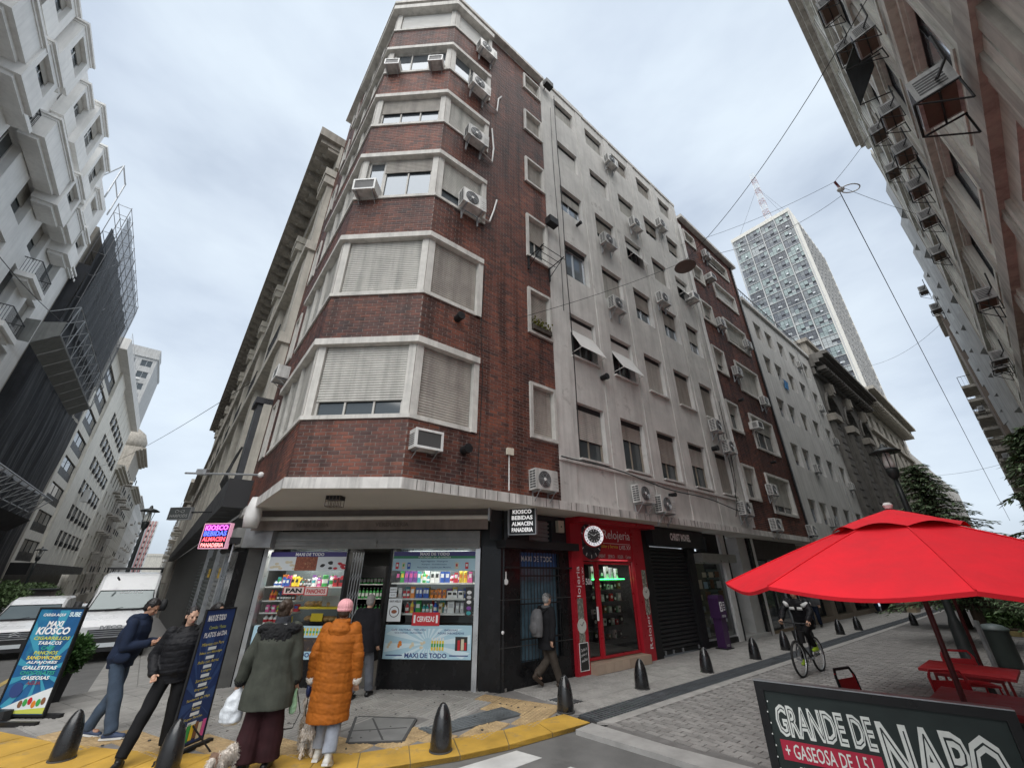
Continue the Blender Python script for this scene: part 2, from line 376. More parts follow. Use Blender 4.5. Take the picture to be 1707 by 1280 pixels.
# ============================================================ GROUND
MASPH=M('asphalt',(.15,.147,.142),.85,.3,2.2,.5,90,stain=(.9,.6,(.07,.068,.066)))
MPAVE=M('grey paving tile',(.30,.288,.27),.8,.22,3,.3,80,isl=.12,stain=(1.4,.62,(.15,.145,.14)))
MSETT=M('dark paving sett',(.28,.267,.253),.8,.2,4,.35,70,isl=.2)
MJOINT=M('pavement bed',(.21,.20,.19),.9,.25,4)
MYEL=M('yellow kerb paint',(.52,.31,.05),.75,.28,2.5,.4,60,stain=(3.4,.56,(.24,.18,.10)))
MTACT=M('ochre tactile tile',(.42,.30,.16),.8,.3,4,.2,60,isl=.15)
MWPAINT=M('worn white road paint',(.55,.545,.53),.75,.2,3,.3,70,stain=(4,.62,(.2,.195,.19)))
MCONCB=M('pale concrete band',(.37,.355,.335),.85,.25,3,.3,60,stain=(2,.6,(.2,.19,.18)))
MIRON=M('worn iron plate',(.16,.175,.185),.45,.3,3,.2,60,metal=.45)
def sheet(name,pts,z,mat,kind='structure',thick=.03):
    return MB().flat(pts,z-thick,z).build(name,mat,kind=kind)
def ccw(p):
    a=sum(p[i][0]*p[(i+1)%len(p)][1]-p[(i+1)%len(p)][0]*p[i][1] for i in range(len(p)))
    return p if a>0 else p[::-1]
# one big ground: crossing (flat) and the left street falling away
g=MB()
def gp(s,l,z): p=dv(AL)*s+nv(AL)*l; return (p.x,p.y,z)
g.quad(gp(-80,-120,-.06),gp(9,-120,-.06),gp(9,-10.5,-.06),gp(-80,-10.5,-.06)); g.quad(gp(-80,-10.5,-.06),gp(9,-10.5,-.06),gp(9,1.8,-.06),gp(-80,1.8,-.06))
g.quad(gp(-80,1.8,-.06),gp(9,1.8,-.06),gp(9,420,-.06),gp(-80,420,-.06))
for a,b in ((9,30),(30,80),(80,420)): g.quad(gp(a,-14,-.06+SL(a)),gp(b,-14,-.06+SL(b)),gp(b,4,-.06+SL(b)),gp(a,4,-.06+SL(a)))
g.v=[tuple(v) for v in g.v]; g.f=[f[::-1] for f in g.f]
g.build('road',MASPH,kind='structure')
# pedestrian street: bed, setts, concrete bands, drain
PS0=5.05
bed=MB().flat(ccw([tuple(RS(5.85,-5.0)[:2]),tuple(RS(6.7,1.6)[:2]),tuple(RS(400,1.6)[:2]),tuple(RS(400,-5.0)[:2])]),-.055,-.012)
bedo=bed.build('pedestrian_street',M('sett bed',(.17,.162,.155),.9,.3,5,.4,60),kind='structure')
SW,SLn=.112,.222
sm=MB(); sm.add([(-.052,-.106,0),(.052,-.106,0),(.052,.106,0),(-.052,.106,0),(-.056,-.11,-.03),(.056,-.11,-.03),(.056,.11,-.03),(-.056,.11,-.03)],[(0,1,2,3),(4,5,1,0),(5,6,2,1),(6,7,3,2),(7,4,0,3)])
SETME=sm.mesh('sett',MSETT); MB3=MB(); cnt=0; cands=[]
s=5.35; r=0
while s<24:
    l=-4.95+(SLn/2 if r%2 else 0)
    while l<1.5:
        if s>6.0+(l+5.2)*.12: cands.append(((RS(s,l).x)**2+(RS(s,l).y)**2,s,l))
        l+=SLn+.008
    s+=SW+.008; r+=1
cands=[c for c in cands if c[1]<17 or True]; cands.sort()
for i,(d,s,l) in enumerate(cands):
    p=RS(s,l); z=-.004+random.uniform(-.004,.003)
    vis=abs(math.degrees(math.atan2(p.x,p.y)))<56 and d>38
    if vis and cnt<300:
        o=obj('sett',SETME,bedo,(p.x,p.y,z),R_(90-AR)+random.uniform(-.02,.02)); o.rotation_euler=(random.uniform(-.02,.02),random.uniform(-.02,.02),o.rotation_euler.z); cnt+=1
    else:
        X=dv(AR);Y=-nv(AR); vs=[]
        tx,ty=random.uniform(-.02,.02),random.uniform(-.02,.02)
        for v in sm.v: vs.append((p.x+X.x*v[0]+Y.x*v[1],p.y+X.y*v[0]+Y.y*v[1],z+v[2]+tx*v[0]+ty*v[1]))
        MB3.add(vs,sm.f)
MB3.build('sett_field',MSETT,bedo,kind='stuff')
sheet('pale_kerb_band',ccw([tuple(RS(5.9,-5.18)[:2]),tuple(RS(140,-5.18)[:2]),tuple(RS(140,-5.0)[:2]),tuple(RS(6.1,-5.0)[:2])]),.0,MCONCB)
sheet('pale_border_band',ccw([(0.93,7.43),(1.22,7.72),(2.06,6.84),(2.95,6.05),(4.3,4.75),(4.0,4.4),(2.5,5.9),(1.9,6.5)]),.002,M('worn white border stone',(.36,.35,.335),.8,.25,3,.3,60,stain=(3,.58,(.2,.19,.18))),thick=.07)
# right pavement with tiles
rp=sheet('right_pavement',ccw([tuple(RS(6.0,-5.62)[:2]),tuple(RS(150,-5.62)[:2]),tuple(RS(150,-7.46)[:2]),tuple(RS(5.6,-7.46)[:2])]),-.012,MJOINT,thick=.05)
def tilemesh(w,l,mat,name='paving_tile',ribs=0,dots=0):
    m=MB(); b=.004; h=.012
    m.add([(-w/2+b,-l/2+b,0),(w/2-b,-l/2+b,0),(w/2-b,l/2-b,0),(-w/2+b,l/2-b,0),(-w/2,-l/2,-h),(w/2,-l/2,-h),(w/2,l/2,-h),(-w/2,l/2,-h)],[(0,1,2,3),(4,5,1,0),(5,6,2,1),(6,7,3,2),(7,4,0,3)])
    for i in range(ribs):
        c=-w/2+w*(i+.5)/ribs; q=w/ribs*.36; m.add([(c-q,-l/2+.012,0),(c+q,-l/2+.012,0),(c+q,l/2-.012,0),(c-q,l/2-.012,0),(c-q*.7,-l/2+.014,.011),(c+q*.7,-l/2+.014,.011),(c+q*.7,l/2-.014,.011),(c-q*.7,l/2-.014,.011)],[(4,5,6,7),(0,1,5,4),(1,2,6,5),(2,3,7,6),(3,0,4,7)])
    if dots:
        for i in range(dots):
            for j in range(dots):
                c=(-w/2+w*(i+.5)/dots,-l/2+l*(j+.5)/dots); q=w/dots*.3
                m.add([(c[0]-q,c[1]-q,0),(c[0]+q,c[1]-q,0),(c[0]+q,c[1]+q,0),(c[0]-q,c[1]+q,0),(c[0]-q*.6,c[1]-q*.6,.006),(c[0]+q*.6,c[1]-q*.6,.006),(c[0]+q*.6,c[1]+q*.6,.006),(c[0]-q*.6,c[1]+q*.6,.006)],[(4,5,6,7),(0,1,5,4),(1,2,6,5),(2,3,7,6),(3,0,4,7)])
    return m.mesh(name,mat)
T1=tilemesh(.395,.395,MPAVE,dots=6); k=0
for i in range(70):
    for j in range(4):
        s=6.15+i*.46+.2; l=-7.46+.23+j*.46
        if k<290: p=RS(s,l); o=obj('paving_tile',T1,rp,(p.x,p.y,random.uniform(-.002,.001)),R_(90-AR)); o.scale=(1.15,1.15,1); k+=1
# grate drain: bars in a channel
gr=MB(); gx=MB()
gx.flat(ccw([tuple(RS(5.95,-5.62)[:2]),tuple(RS(150,-5.62)[:2]),tuple(RS(150,-5.18)[:2]),tuple(RS(5.9,-5.18)[:2])]),-.06,-.03)
dr=gx.build('drain_channel',M('dark channel',(.03,.03,.03),.9,.1),kind='structure')
fr=Fr((0,0),R_(90-AR))
s=6.0
while s<45:
    a=RS(s,-5.61);b=RS(s,-5.19);c=RS(s+.045,-5.19);d=RS(s+.045,-5.61)
    gr.flat([(a.x,a.y),(d.x,d.y),(c.x,c.y),(b.x,b.y)][::-1],-.03,-.002); s+=.085
for l in (-5.61,-5.40,-5.20):
    gr.flat(ccw([tuple(RS(5.97,l)[:2]),tuple(RS(150,l)[:2]),tuple(RS(150,l+.015)[:2]),tuple(RS(5.97,l+.015)[:2])]),-.03,-.0005)
gr.build('drain_grate',M('drain iron',(.13,.14,.15),.5,.3,4,metal=.4),dr,kind='stuff')
def inside(p,poly):
    x,y=p; c=False; n=len(poly)
    for i in range(n):
        x0,y0=poly[i];x1,y1=poly[(i+1)%n]
        if (y0>y)!=(y1>y) and x<(x1-x0)*(y-y0)/(y1-y0)+x0: c=not c
    return c
# corner pavement: bed, ribbed tiles, tactile strip, yellow kerb
yin=[(0.85,8.15),(-0.12,7.42),(-0.81,7.08),(-1.93,6.60),(-2.9,6.53),(-3.76,6.55),(-5.0,6.68),(-6.2,6.95),(-7.4,7.35),(-8.2,8.0),(-8.9,9.0)]
yout=[(1.2,7.75),(-0.04,6.86),(-0.65,6.52),(-1.79,6.05),(-2.9,5.9),(-3.9,5.9),(-5.1,6.0),(-6.4,6.25),(-7.8,6.7),(-8.9,7.6),(-9.6,8.8)]
corner=[tuple(RS(6.0,-5.62)[:2])]+yin+[(-8.95,9.1),tuple(LS(12.4,-.45)[:2]),tuple(LS(12.4,1.9)[:2]),(-5.7,10.0),(-.2,9.6),tuple(RS(5.6,-7.46)[:2])]
cp=sheet('corner_pavement',ccw(corner),-.012,MJOINT,thick=.05)
yk=MB()
for i in range(len(yin)-1): yk.flat(ccw([yin[i],yin[i+1],yout[i+1],yout[i]]),-.055,-.006)
yko=yk.build('yellow_kerb',M('kerb joint',(.20,.15,.07),.9,.2),kind='structure')
for i in range(len(yin)-1):
    a=Vector(yin[i]);b=Vector(yin[i+1]);c=Vector(yout[i+1]);d=Vector(yout[i]); n=max(1,int(round((b-a).length/.55)))
    for k in range(n):
        u0=(k+.012)/n;u1=(k+.988)/n; q=[a.lerp(b,u0),a.lerp(b,u1),d.lerp(c,u1),d.lerp(c,u0)]
        MB().flat(ccw([tuple(p) for p in q]),-.05,.0015+random.uniform(-.003,.001)).build('kerb_stone',MYEL,yko)
gum=MB(); rg=random.Random(5)
for i in range(150):
    x=rg.uniform(-5.5,3);y=rg.uniform(6.7,9.4); 
    if not inside((x,y),corner): continue
    r=rg.uniform(.006,.02); gum.flat([(x+r*math.cos(k*PI/3)*rg.uniform(.7,1.2),y+r*math.sin(k*PI/3)*rg.uniform(.7,1.2)) for k in range(6)],0,.0125)
GUM=gum
# inner dark joint line along the kerb is the tile edge; ribbed tiles
GUM.build('gum_spots',M('old gum',(.07,.068,.065),.8,.2),cp,kind='stuff')
def inside_(p,poly):
    x,y=p; c=False; n=len(poly)
    for i in range(n):
        x0,y0=poly[i];x1,y1=poly[(i+1)%n]
        if (y0>y)!=(y1>y) and x<(x1-x0)*(y-y0)/(y1-y0)+x0: c=not c
    return c
man1=[(-2.45,7.98),(-1.52,7.88),(-1.5,6.98),(-2.2,6.92)]; man2=[(-1.38,7.46),(-0.17,8.50),(0.16,8.12),(-1.08,7.16)]
tactile=[(-.47,9.1),(-.16,9.3),(.95,8.22),(.72,8.06),(.3,8.2)]
T2=tilemesh(.396,.396,M('ribbed paving tile',(.31,.30,.282),.8,.22,3,.2,70,isl=.1,stain=(1.6,.62,(.17,.165,.155))),ribs=5); T3=tilemesh(.396,.396,MTACT,'tactile_tile',dots=6)
ang=R_(-28)
ca,sa=math.cos(ang),math.sin(ang); k=0
def mdist(p,poly): return inside(p,poly)
for i in range(-16,14):
    for j in range(-10,14):
        u,v=i*.4,j*.4; p=(-2.6+u*ca-v*sa,8.4+u*sa+v*ca)
        cs=[(p[0]+a*.19*ca-b*.19*sa,p[1]+a*.19*sa+b*.19*ca) for a,b in ((-1,-1),(1,-1),(1,1),(-1,1))]
        if not inside(p,corner): continue
        if any(inside(p,m) for m in (man1,man2)): continue
        # ochre strip along kerb and across the pavement
        near=min(math.hypot(p[0]-a[0],p[1]-a[1]) for a in yin)
        ds=min((Vector(p)-(Vector(yin[q])+(Vector(yin[q+1])-Vector(yin[q]))*max(0,min(1,(Vector(p)-Vector(yin[q])).dot(Vector(yin[q+1])-Vector(yin[q]))/(Vector(yin[q+1])-Vector(yin[q])).length_squared)))).length for q in range(7))
        t=ds<.48 or any(inside(c,tactile) for c in cs+[p])
        o=obj('tactile_tile' if t else 'paving_tile',T3 if t else T2,cp,(p[0],p[1],random.uniform(-.002,.001)),ang); k+=1
# left pavement: sloping strip with tiles
lp=MB()
for a,b in ((12.3,30),(30,70)):
    P=[LS(a,-.45,SL(a)-.012),LS(b,-.45,SL(b)-.012),LS(b,1.9,SL(b)-.012),LS(a,1.9,SL(a)-.012)]
    lp.add(P+[p-Vector((0,0,.1)) for p in P],[(3,2,1,0),(0,1,5,4)])
lpo=lp.build('left_pavement',MJOINT,kind='structure'); 
for i in range(32):
    for j in range(5):
        s=12.55+i*.4; l=-.25+j*.4; o=obj('paving_tile',T2,lpo,LS(s,l,SL(s)),R_(-AL+90)); o.rotation_euler=(0,0,R_(90-AL)); 
        o.rotation_euler=(0,0,0); o.rotation_mode='QUATERNION'
        nrm=Vector((-(dv(AL).x)*-.04,-(dv(AL).y)*-.04,1)).normalized(); X=Vector((dv(AL).x,dv(AL).y,-.04)).normalized(); Y=nrm.cross(X)
        o.rotation_quaternion=Matrix((X,Y,nrm)).transposed().to_quaternion()
# covers
def cover(name,poly,mat,label,cat,split=0):
    o=MB().flat(ccw(poly),-.01,.0095).build(name,mat); tag(o,label,cat); return o
c1=cover('manhole_cover',man1,M('concrete cover',(.20,.20,.195),.8,.25,3,.3,60),'large square concrete cover set in the ribbed pavement behind the orange coat','manhole cover')
fm=MB()
for i in range(4):
    a=Vector(man1[i]);b=Vector(man1[(i+1)%4]); n=(b-a).normalized(); w=Vector((-n.y,n.x))*.04
    fm.flat(ccw([tuple(a),tuple(b),tuple(b+w),tuple(a+w)]),-.01,.0125)
fm.flat(ccw([(-2.2,7.9),(-2.17,7.9),(-1.75,7.0),(-1.78,7.0)]),0,.0115); fm.flat(ccw([(-2.35,7.35),(-1.55,7.5),(-1.55,7.47),(-2.35,7.32)]),0,.0117)
fm.build('cover_frame',M('dark joint',(.07,.07,.07),.9,.1),c1)
c2=cover('metal_cover_plate',man2,MIRON,'long bluish iron plate in the pavement beside the middle bollard','cover plate')
fm=MB(); va=Vector(man2[1])-Vector(man2[0]); vb=Vector(man2[3])-Vector(man2[0])
for i in range(22):
    a=Vector(man2[0])+va*(i+.3)/22; n=va.normalized()*.022; fm.flat(ccw([tuple(a+vb*.06),tuple(a+n+vb*.06),tuple(a+n+vb*.94),tuple(a+vb*.94)]),0,.0135)
fm.build('rib_field',MIRON,c2,kind='stuff')
sg=cover('drain_cover',[(0.65,8.93),(0.89,9.12),(1.27,8.84),(1.03,8.67)],M('small iron grate',(.06,.06,.06),.6,.2,metal=.4),'small dark iron grate behind the first bollard on the pedestrian street','drain cover')
fm=MB()
for i in range(8):
    a=Vector((.65,8.93))+Vector((.38,-.26))*(i+.2)/8; fm.flat(ccw([tuple(a),tuple(a+Vector((.02,-.014))),tuple(a+Vector((.26,.176))),tuple(a+Vector((.24,.19)))]),0,.0125)
fm.build('grate_bar',MIRON,sg,kind='stuff')
# crosswalk stripes (painted on the asphalt)
sheet('crosswalk_stripe',ccw([(-1.15,5.95),(.06,6.85),(.38,6.62),(-.42,5.95),(-1.2,5.3),(-1.8,5.3)]),-.056,MWPAINT,thick=.003)
sheet('crosswalk_stripe',ccw([(.2,5.9),(.71,6.36),(1.05,6.1),(.6,5.6),(-.3,4.8),(-.7,5.0)]),-.056,MWPAINT,thick=.003)
sheet('crosswalk_stripe',ccw([(1.2,5.7),(1.55,5.95),(1.95,5.6),(1.3,5.0),(.9,5.2)]),-.056,MWPAINT,thick=.003)
p0=[LS(12,-2.15),LS(40,-2.1),LS(40,-2.22),LS(12,-2.27)]
ln=MB(); ln.add([(p.x,p.y,SL(q)-.05) for p,q in zip(p0,(12,40,40,12))],[(0,3,2,1)] ); ln.f=[ln.f[0][::-1]]
ln.build('road_line',M('faded yellow line',(.5,.36,.12),.8,.3,4),kind='structure')
# ============================================================ CORNER BUILDING
root=thing('apartment_building','six storey corner apartment building of dark red brick and grey render with slanted corner bay','apartment building',(B.x,B.y,0))
def part(mb,name,mat,fr,smooth=False,kind=None,y=0,x=0,z=0):
    w=fr.w(x,y,z); return mb.build(name,mat,root,(w.x-B.x,w.y-B.y,z),fr.rz,smooth,kind)
SILL=[4.70,7.55,10.53,13.45,16.05,18.58]; HEAD=[6.26,9.10,12.0,14.68,17.25,19.65]; LW=(A-B).length
Z0=3.55
# --- wall backings
def holesCH(): return [(.03,LW-.03,SILL[i],HEAD[i]) for i in range(6)]
def holesRF():
    h=[(.03,1.42,SILL[i]-.0,HEAD[i]) for i in range(6)]
    nz=[(4.9,6.28),(7.75,9.18),(10.35,12.0),(13.5,14.65),(16.16,17.26),(18.65,19.55)]
    return h+[(3.0,3.83,a,b) for a,b in nz]
def holesLF(): return [(-3.1,-.03,SILL[i],HEAD[i]) for i in range(6)]+[(-4.3,-3.75,SILL[i]+.1,HEAD[i]) for i in range(6)]
NZ2=[(4.75,6.05),(7.6,8.88),(10.4,11.65),(13.2,14.28),(15.7,16.7),(18.2,18.95)]; WZ2=[(4.42,6.0),(7.22,8.8),(10.08,11.62),(12.85,14.2),(15.6,16.66),(17.95,18.85)]
holes2=[(14.42,15.5,a,b) for a,b in NZ2]+[(16.75,19.3,a,b) for a,b in WZ2]
brk=0
wc=part(wall(MB(),0,LW,Z0,19.9,holesCH(),.16),'wall',MMORT,CH); wr=part(wall(MB(),0,3.9,Z0,19.9,holesRF(),.16),'wall',MMORT,RF); wl=part(wall(MB(),-5.05,0,Z0,19.9,holesLF(),.16),'wall',MMORT,LF)
w2=part(wall(MB(),14.1,20.6,Z0,19.6,holes2,.2),'wall',MMORT,RF)
n=bricks(wc,0,LW,Z0,19.9,holesCH(),near=lambda x,z:z,cnt=190)
bricks(wr,0,3.9,Z0,19.9,holesRF(),near=lambda x,z:z+x*.4,cnt=110); bricks(wl,-5.05,0,Z0,19.9,holesLF()); bricks(w2,14.1,20.6,Z0,19.6,holes2)
# --- corner bay: ledges, sills, posts
def bandpoly(off,x1=1.46,xl=3.2,inn=.14):
    """outline round the corner bay, off = how far it stands out"""
    oc=CH; 
    def P(fr,x,y): w=fr.w(x,y,0); return Vector((w.x-B.x,w.y-B.y))
    def isect(p,d,q,e):
        det=d.x*e.y-d.y*e.x; t=((q.x-p.x)*e.y-(q.y-p.y)*e.x)/det; return p+d*t
    def corners(o): 
        a=isect(P(CH,0,-o),CH.x,P(RF,0,-o),RF.x); b=isect(P(CH,0,-o),CH.x,P(LF,0,-o),LF.x); return a,b
    a,b=corners(off); ai,bi=corners(-inn)
    return [P(LF,-xl,-off),b,a,P(RF,x1,-off),P(RF,x1,inn),ai,bi,P(LF,-xl,inn)]
def ring(z0,z1,off,x1=1.46,xl=3.2,inn=.14):
    p=bandpoly(off,x1,xl,inn); m=MB()
    for i in range(3):
        q=[tuple(p[i]),tuple(p[i+1]),tuple(p[6-i]),tuple(p[7-i])]; m.flat(ccw(q),z0,z1)
    return m
def rpart(mb,name,mat,kind=None): return mb.build(name,mat,root,(0,0,0),0,kind=kind)
for i in range(6):
    rpart(ring(HEAD[i]-.02,HEAD[i]+(.12 if i<5 else .2),.11 if i<5 else .2,inn=.15),'window_head',MFRAME)
    rpart(ring(SILL[i]-.05,SILL[i]+.03,.045),'window_sill',MFRAME)
    # surround end post right, posts at corners and on the left
    part(MB().box(1.34,1.47,-.07,.15,SILL[i]-.05,HEAD[i]+.0),'window_post',MFRAME,RF)
    for fr,xs in ((CH,(.09,LW-.09)),(RF,(.07,))):
        for x in xs: part(MB().box(x-.075,x+.075,-.012,.13,SILL[i]+.03,HEAD[i]-.02),'window_post',MFRAME,fr)
    for x in (-.08,-1.25,-2.2,-3.12): part(MB().box(x-.07,x+.07,-.012,.13,SILL[i]+.03,HEAD[i]-.02),'window_post',MFRAME,LF)
CHS=[(.80,2,MSHUT),(1,2,MSHUT),(0.28,2,MSHUT2),(.50,2,MSHUT2),(0,2,MSHUT),(1,2,MSHUT3)]
RFS=[(1,1,MSHUT2),(1,1,MSHUT2),(.72,1,MSHUT),(.86,1,MSHUT),(0,1,MSHUT),(1,0,MSHUT3)]
def lwin(fr,x0,x1,z0,z1,y,shut,mull,smat,glass=None,awn=False,trans=None,fw=.045,fm=MFRAME,sill=None):
    w=fr.w(0,0,0); o=window(root,x0,x1,z0,z1,y,shut,mull,fw,fm,smat,glass,awn,sill,trans); o.location=(w.x-B.x,w.y-B.y,0); o.rotation_euler=(0,0,fr.rz); return o
for i in range(6):
    a,b=SILL[i]+.03,HEAD[i]-.02; gl=MGLASS2 if i in (2,3,4) else MGLASS
    s,m_,sm_=CHS[i]
    if i==2:
        lwin(CH,.17,.62,a,b,.07,0,0,sm_,gl); lwin(CH,.62,LW-.17,a,b,.07,.34,1,sm_,gl)
    else: lwin(CH,.17,LW-.17,a,b,.07,s,m_,sm_,gl)
    s,m_,sm_=RFS[i]; lwin(RF,.15,1.34,a,b,.07,s,m_,sm_,gl)
    for x0,x1,s in ((-1.18,-.15,1),(-2.13,-1.32,.75 if i%2 else 1),(-3.05,-2.27,1)): lwin(LF,x0,x1,a,b,.07,s,0,MSHUT if i<3 else MSHUT2)
    lwin(LF,-4.25,-3.8,a+.1,b,.07,.9,0,MSHUT)
    part(frame_mb(-4.36,-3.69,a,b+.05,.07,-.05,.06),'window_surround',MFRAME,LF)
# --- narrow brick windows
NZ1=[(4.9,6.28),(7.75,9.18),(10.35,12.0),(13.5,14.65),(16.16,17.26),(18.65,19.55)]; NS=[1,.75,.55,.8,.8,.7]
for i,(a,b) in enumerate(NZ1):
    part(frame_mb(2.98,3.85,a-.02,b+.02,.08,-.07,.15),'window_surround',MFRAME,RF)
    lwin(RF,3.06,3.77,a+.06,b-.06,.09,NS[i],1,MSHUT2,MGLASS,fw=.035)
# --- grey render part
COLS=[(4.7,5.85),(6.62,7.77),(8.5,9.65),(10.42,11.6),(12.35,13.45)]; FLZ=[(4.68,6.25),(7.65,9.15),(10.63,12.08),(13.5,14.74),(16.15,17.28),(18.9,19.95)]
ST=[[.6,.33,.6,.45,1],['a','a',1,1,.92],[0,1,.5,.45,.5],[.38,.62,'a',1,'a'],[1,1,.8,.5,.55],[1,1,.62,1,1]]
gh=[(c[0],c[1],f[0],f[1]) for c in COLS for f in FLZ]
part(wall(MB(),3.9,14.1,Z0,20.5,gh,.30,y=.03),'wall',MCON,RF)
pm=MB()
for a,b in ((3.9,4.52),(6.03,6.44),(7.95,8.32),(9.83,10.24),(11.78,12.17),(13.63,14.1)):
    part(MB().box(a,b,.008,.03,Z0,20.56),'pier',MPIER,RF)
part(MB().box(3.9,14.1,-.02,.3,20.5,20.66).box(5.0,6.6,.0,.3,20.66,20.8),'parapet',MPIER,RF)
for r,row in enumerate(ST):
    for c,v in enumerate(row):
        x0,x1=COLS[c]; a,b=FLZ[r]
        sm_=MSHUT2 if (r+c)%3 else MSHUT
        if r in (2,3,4,5) and c==0: sm_=MSHUT
        gl=MGLASS2 if (r>=2 and v!=1) else MGLASS
        part(MB().box(x0,x1,.16,.34,b-.15,b+.02),'recess_shade_box',MINT,RF)  # closes the gap above the window; near-black colour paints the shutter recess shade
        lwin(RF,x0+.01,x1-.01,a+.02,b-.14,.19,(1 if v=='a' else v),1,(MSHUT3 if (v=='a' or (r==4 and c<2)) else sm_),gl,awn=(v=='a'),fm=M('brown window frame',(.30,.26,.21),.6,.2) if r==0 else MALU,sill=MPIER if r<2 else None)
part(MB().box(3.9,14.1,-.03,.028,4.52,4.60),'string_course',MPIER,RF)
# --- second brick part windows
for i,(a,b) in enumerate(NZ2):
    part(frame_mb(14.36,15.56,a-.06,b+.06,.1,-.07,.18),'window_surround',MFRAME,RF); lwin(RF,14.46,15.46,a+.04,b-.04,.12,[.5,.35,.6,.6,.5,.5][i],1,MSHUT,MGLASS)
for i,(a,b) in enumerate(WZ2):
    part(frame_mb(16.68,19.37,a-.07,b+.07,.11,-.07,.18),'window_surround',MFRAME,RF); lwin(RF,16.79,19.26,a+.04,b-.04,.12,[.8,.4,.95,.75,1,.3][i],2,MSHUT3 if i==4 else MSHUT,MGLASS)
part(MB().box(14.1,20.65,-.25,.3,19.6,19.78),'roof_slab',MPIER,RF)
for x in (20.2,20.32): part(MB().cyl((x,-.05,3.6),(x,-.05,19.5),.045),'drain_pipe',MBLKM if x<20.25 else MSTEEL,RF)
for x in (13.85,13.97,14.05): part(MB().tube([(x,-.1,3.6),(x+.03,-.1,8),(x-.02,-.1,12),(x,-.1,19)],.022),'drain_pipe',MPIPEW,RF)
# --- roof, rail, slab over the shops
def PB(fr,x,y): w=fr.w(x,y,0); return (w.x-B.x,w.y-B.y)
rpart(MB().flat(ccw([PB(LF,-5.05,0),PB(LF,0,0),PB(CH,LW,0),PB(RF,3.9,0),PB(RF,3.9,9),PB(LF,-5.05,9)]),19.85,19.98),'roof',MPIER)
rpart(ring(19.98,20.12,.22,3.9,5.05,inn=.3),'parapet',MFRAME)
rl=MB()
pp=[PB(CH,.5,.15),PB(CH,LW-.05,.2),PB(RF,1.7,.2),PB(RF,3.8,.2)]
for p,q in zip(pp,pp[1:]): 
    for z in (20.35,20.55): rl.cyl((*p,z),(*q,z),.012,n=5)
for p in pp: rl.cyl((*p,20.1),(*p,20.56),.014,n=5)
rpart(rl,'roof_rail',MWHITE)
rpart(MB().flat(ccw([PB(RF,14.1,.3),PB(RF,3.9,.3),PB(RF,3.9,9),PB(RF,20.6,9),PB(RF,20.6,.3)]),19.5,19.59),'roof',MPIER)
sl_=MB(); P_=ccw([PB(LF,-5.0,-.06),PB(LF,.18,-.08),PB(CH,LW+.03,-.07),PB(RF,20.6,-.07),PB(RF,20.6,1.2),PB(RF,5.2,1.2),(SG.w(-.1,.6,0).x-B.x,SG.w(-.1,.6,0).y-B.y),(SG.w(-5.9,.6,0).x-B.x,SG.w(-5.9,.6,0).y-B.y),PB(LF,-5.0,.6)])
n=len(P_); z0,z1=3.36,3.55
sl_.add([(x,y,z0) for x,y in P_]+[(x,y,z1) for x,y in P_],[tuple(range(n,2*n))]+[(i,(i+1)%n,n+(i+1)%n,n+i) for i in range(n)],0); sl_.add([(x,y,z0) for x,y in P_],[tuple(range(n-1,-1,-1))],1)
rpart(sl_,'canopy_slab',[MSLAB,MSOFF])
# joints on the slab edge
jm=MB(); x=.25
while x<13: jm.box(x,x+.012,-.076,-.05,3.37,3.54); x+=random.choice((.22,.3,.4,.17))
part(jm,'slab_joint',M('dark joint line',(.12,.11,.10),.9,0),RF,kind='stuff')
jm=MB(); x=.1
while x<LW: jm.box(x,x+.012,-.082,-.055,3.37,3.54); x+=random.choice((.42,.33,.5))
part(jm,'slab_joint',MC['dark joint line'],CH,kind='stuff')
# party wall side and back so the block has depth
part(MB().box(-.01+20.6,20.62,.0,9,Z0,19.6),'side_wall',MCON,RF)
# soffit caged lamp
t=thing('caged_lamp','rusty square wire cage lamp under the canopy soffit above the kiosk','lamp',tuple(CH.w(.62,.62,3.36)),CH.rz)
m=MB()
for i in range(5):
    x=-.13+i*.065
    m.cyl((x,-.1,-.19),(x,-.1,0),.006,n=4); m.cyl((x,.1,-.19),(x,.1,0),.006,n=4); m.cyl((x,-.1,-.19),(x,.1,-.19),.006,n=4)
m.cyl((-.13,-.1,-.19),(.13,-.1,-.19),.006,n=4); m.cyl((-.13,.1,-.19),(.13,.1,-.19),.006,n=4); m.cyl((-.13,-.1,-.1),(.13,-.1,-.1),.006,n=4)
m.build('cage',M('rusty wire',(.16,.13,.11),.8,.3),t); MB().box(-.14,.14,-.1,.1,-.07,-.001).build('housing',MBLKM,t)
# ============================================================ SHOPS ON THE GROUND FLOOR
MPOSTER=M('pale blue poster',(.42,.62,.72),.4,.05,3); MPOSTW=M('white poster',(.72,.76,.78),.4,.05,3); MPURP=M('navy purple band',(.06,.05,.20),.4,.05); MGRN=M('green band',(.03,.22,.10),.4,.05)
MSHELF=M('white shelf',(.7,.7,.68),.5,.08); MSHOPW=M('shop inner wall',(.10,.10,.10),.7,.1); MFLOOR=M('shop floor',(.12,.11,.10),.4,.2)
MLAMP=M('lit ceiling lamp',(1,.97,.9),.5,0,emit=7)
def mcol(n,c,**k): return M('product '+n,c,.4,.06,20,**k)
PC=dict(red=(.5,.02,.03),blue=(.03,.10,.42),green=(.05,.35,.08),yellow=(.75,.55,.04),white=(.75,.75,.74),purple=(.20,.06,.30),pink=(.65,.10,.30),orange=(.7,.22,.03),black=(.03,.03,.03),silver=(.5,.5,.52),teal=(.06,.35,.38),brown=(.22,.10,.05),cream=(.65,.58,.42))
for k_,c_ in PC.items(): mcol(k_,c_)
def pm_(c): return MC['product '+c]
MGLC=bpy.data.materials.new('clear shop glass'); MGLC.use_nodes=True
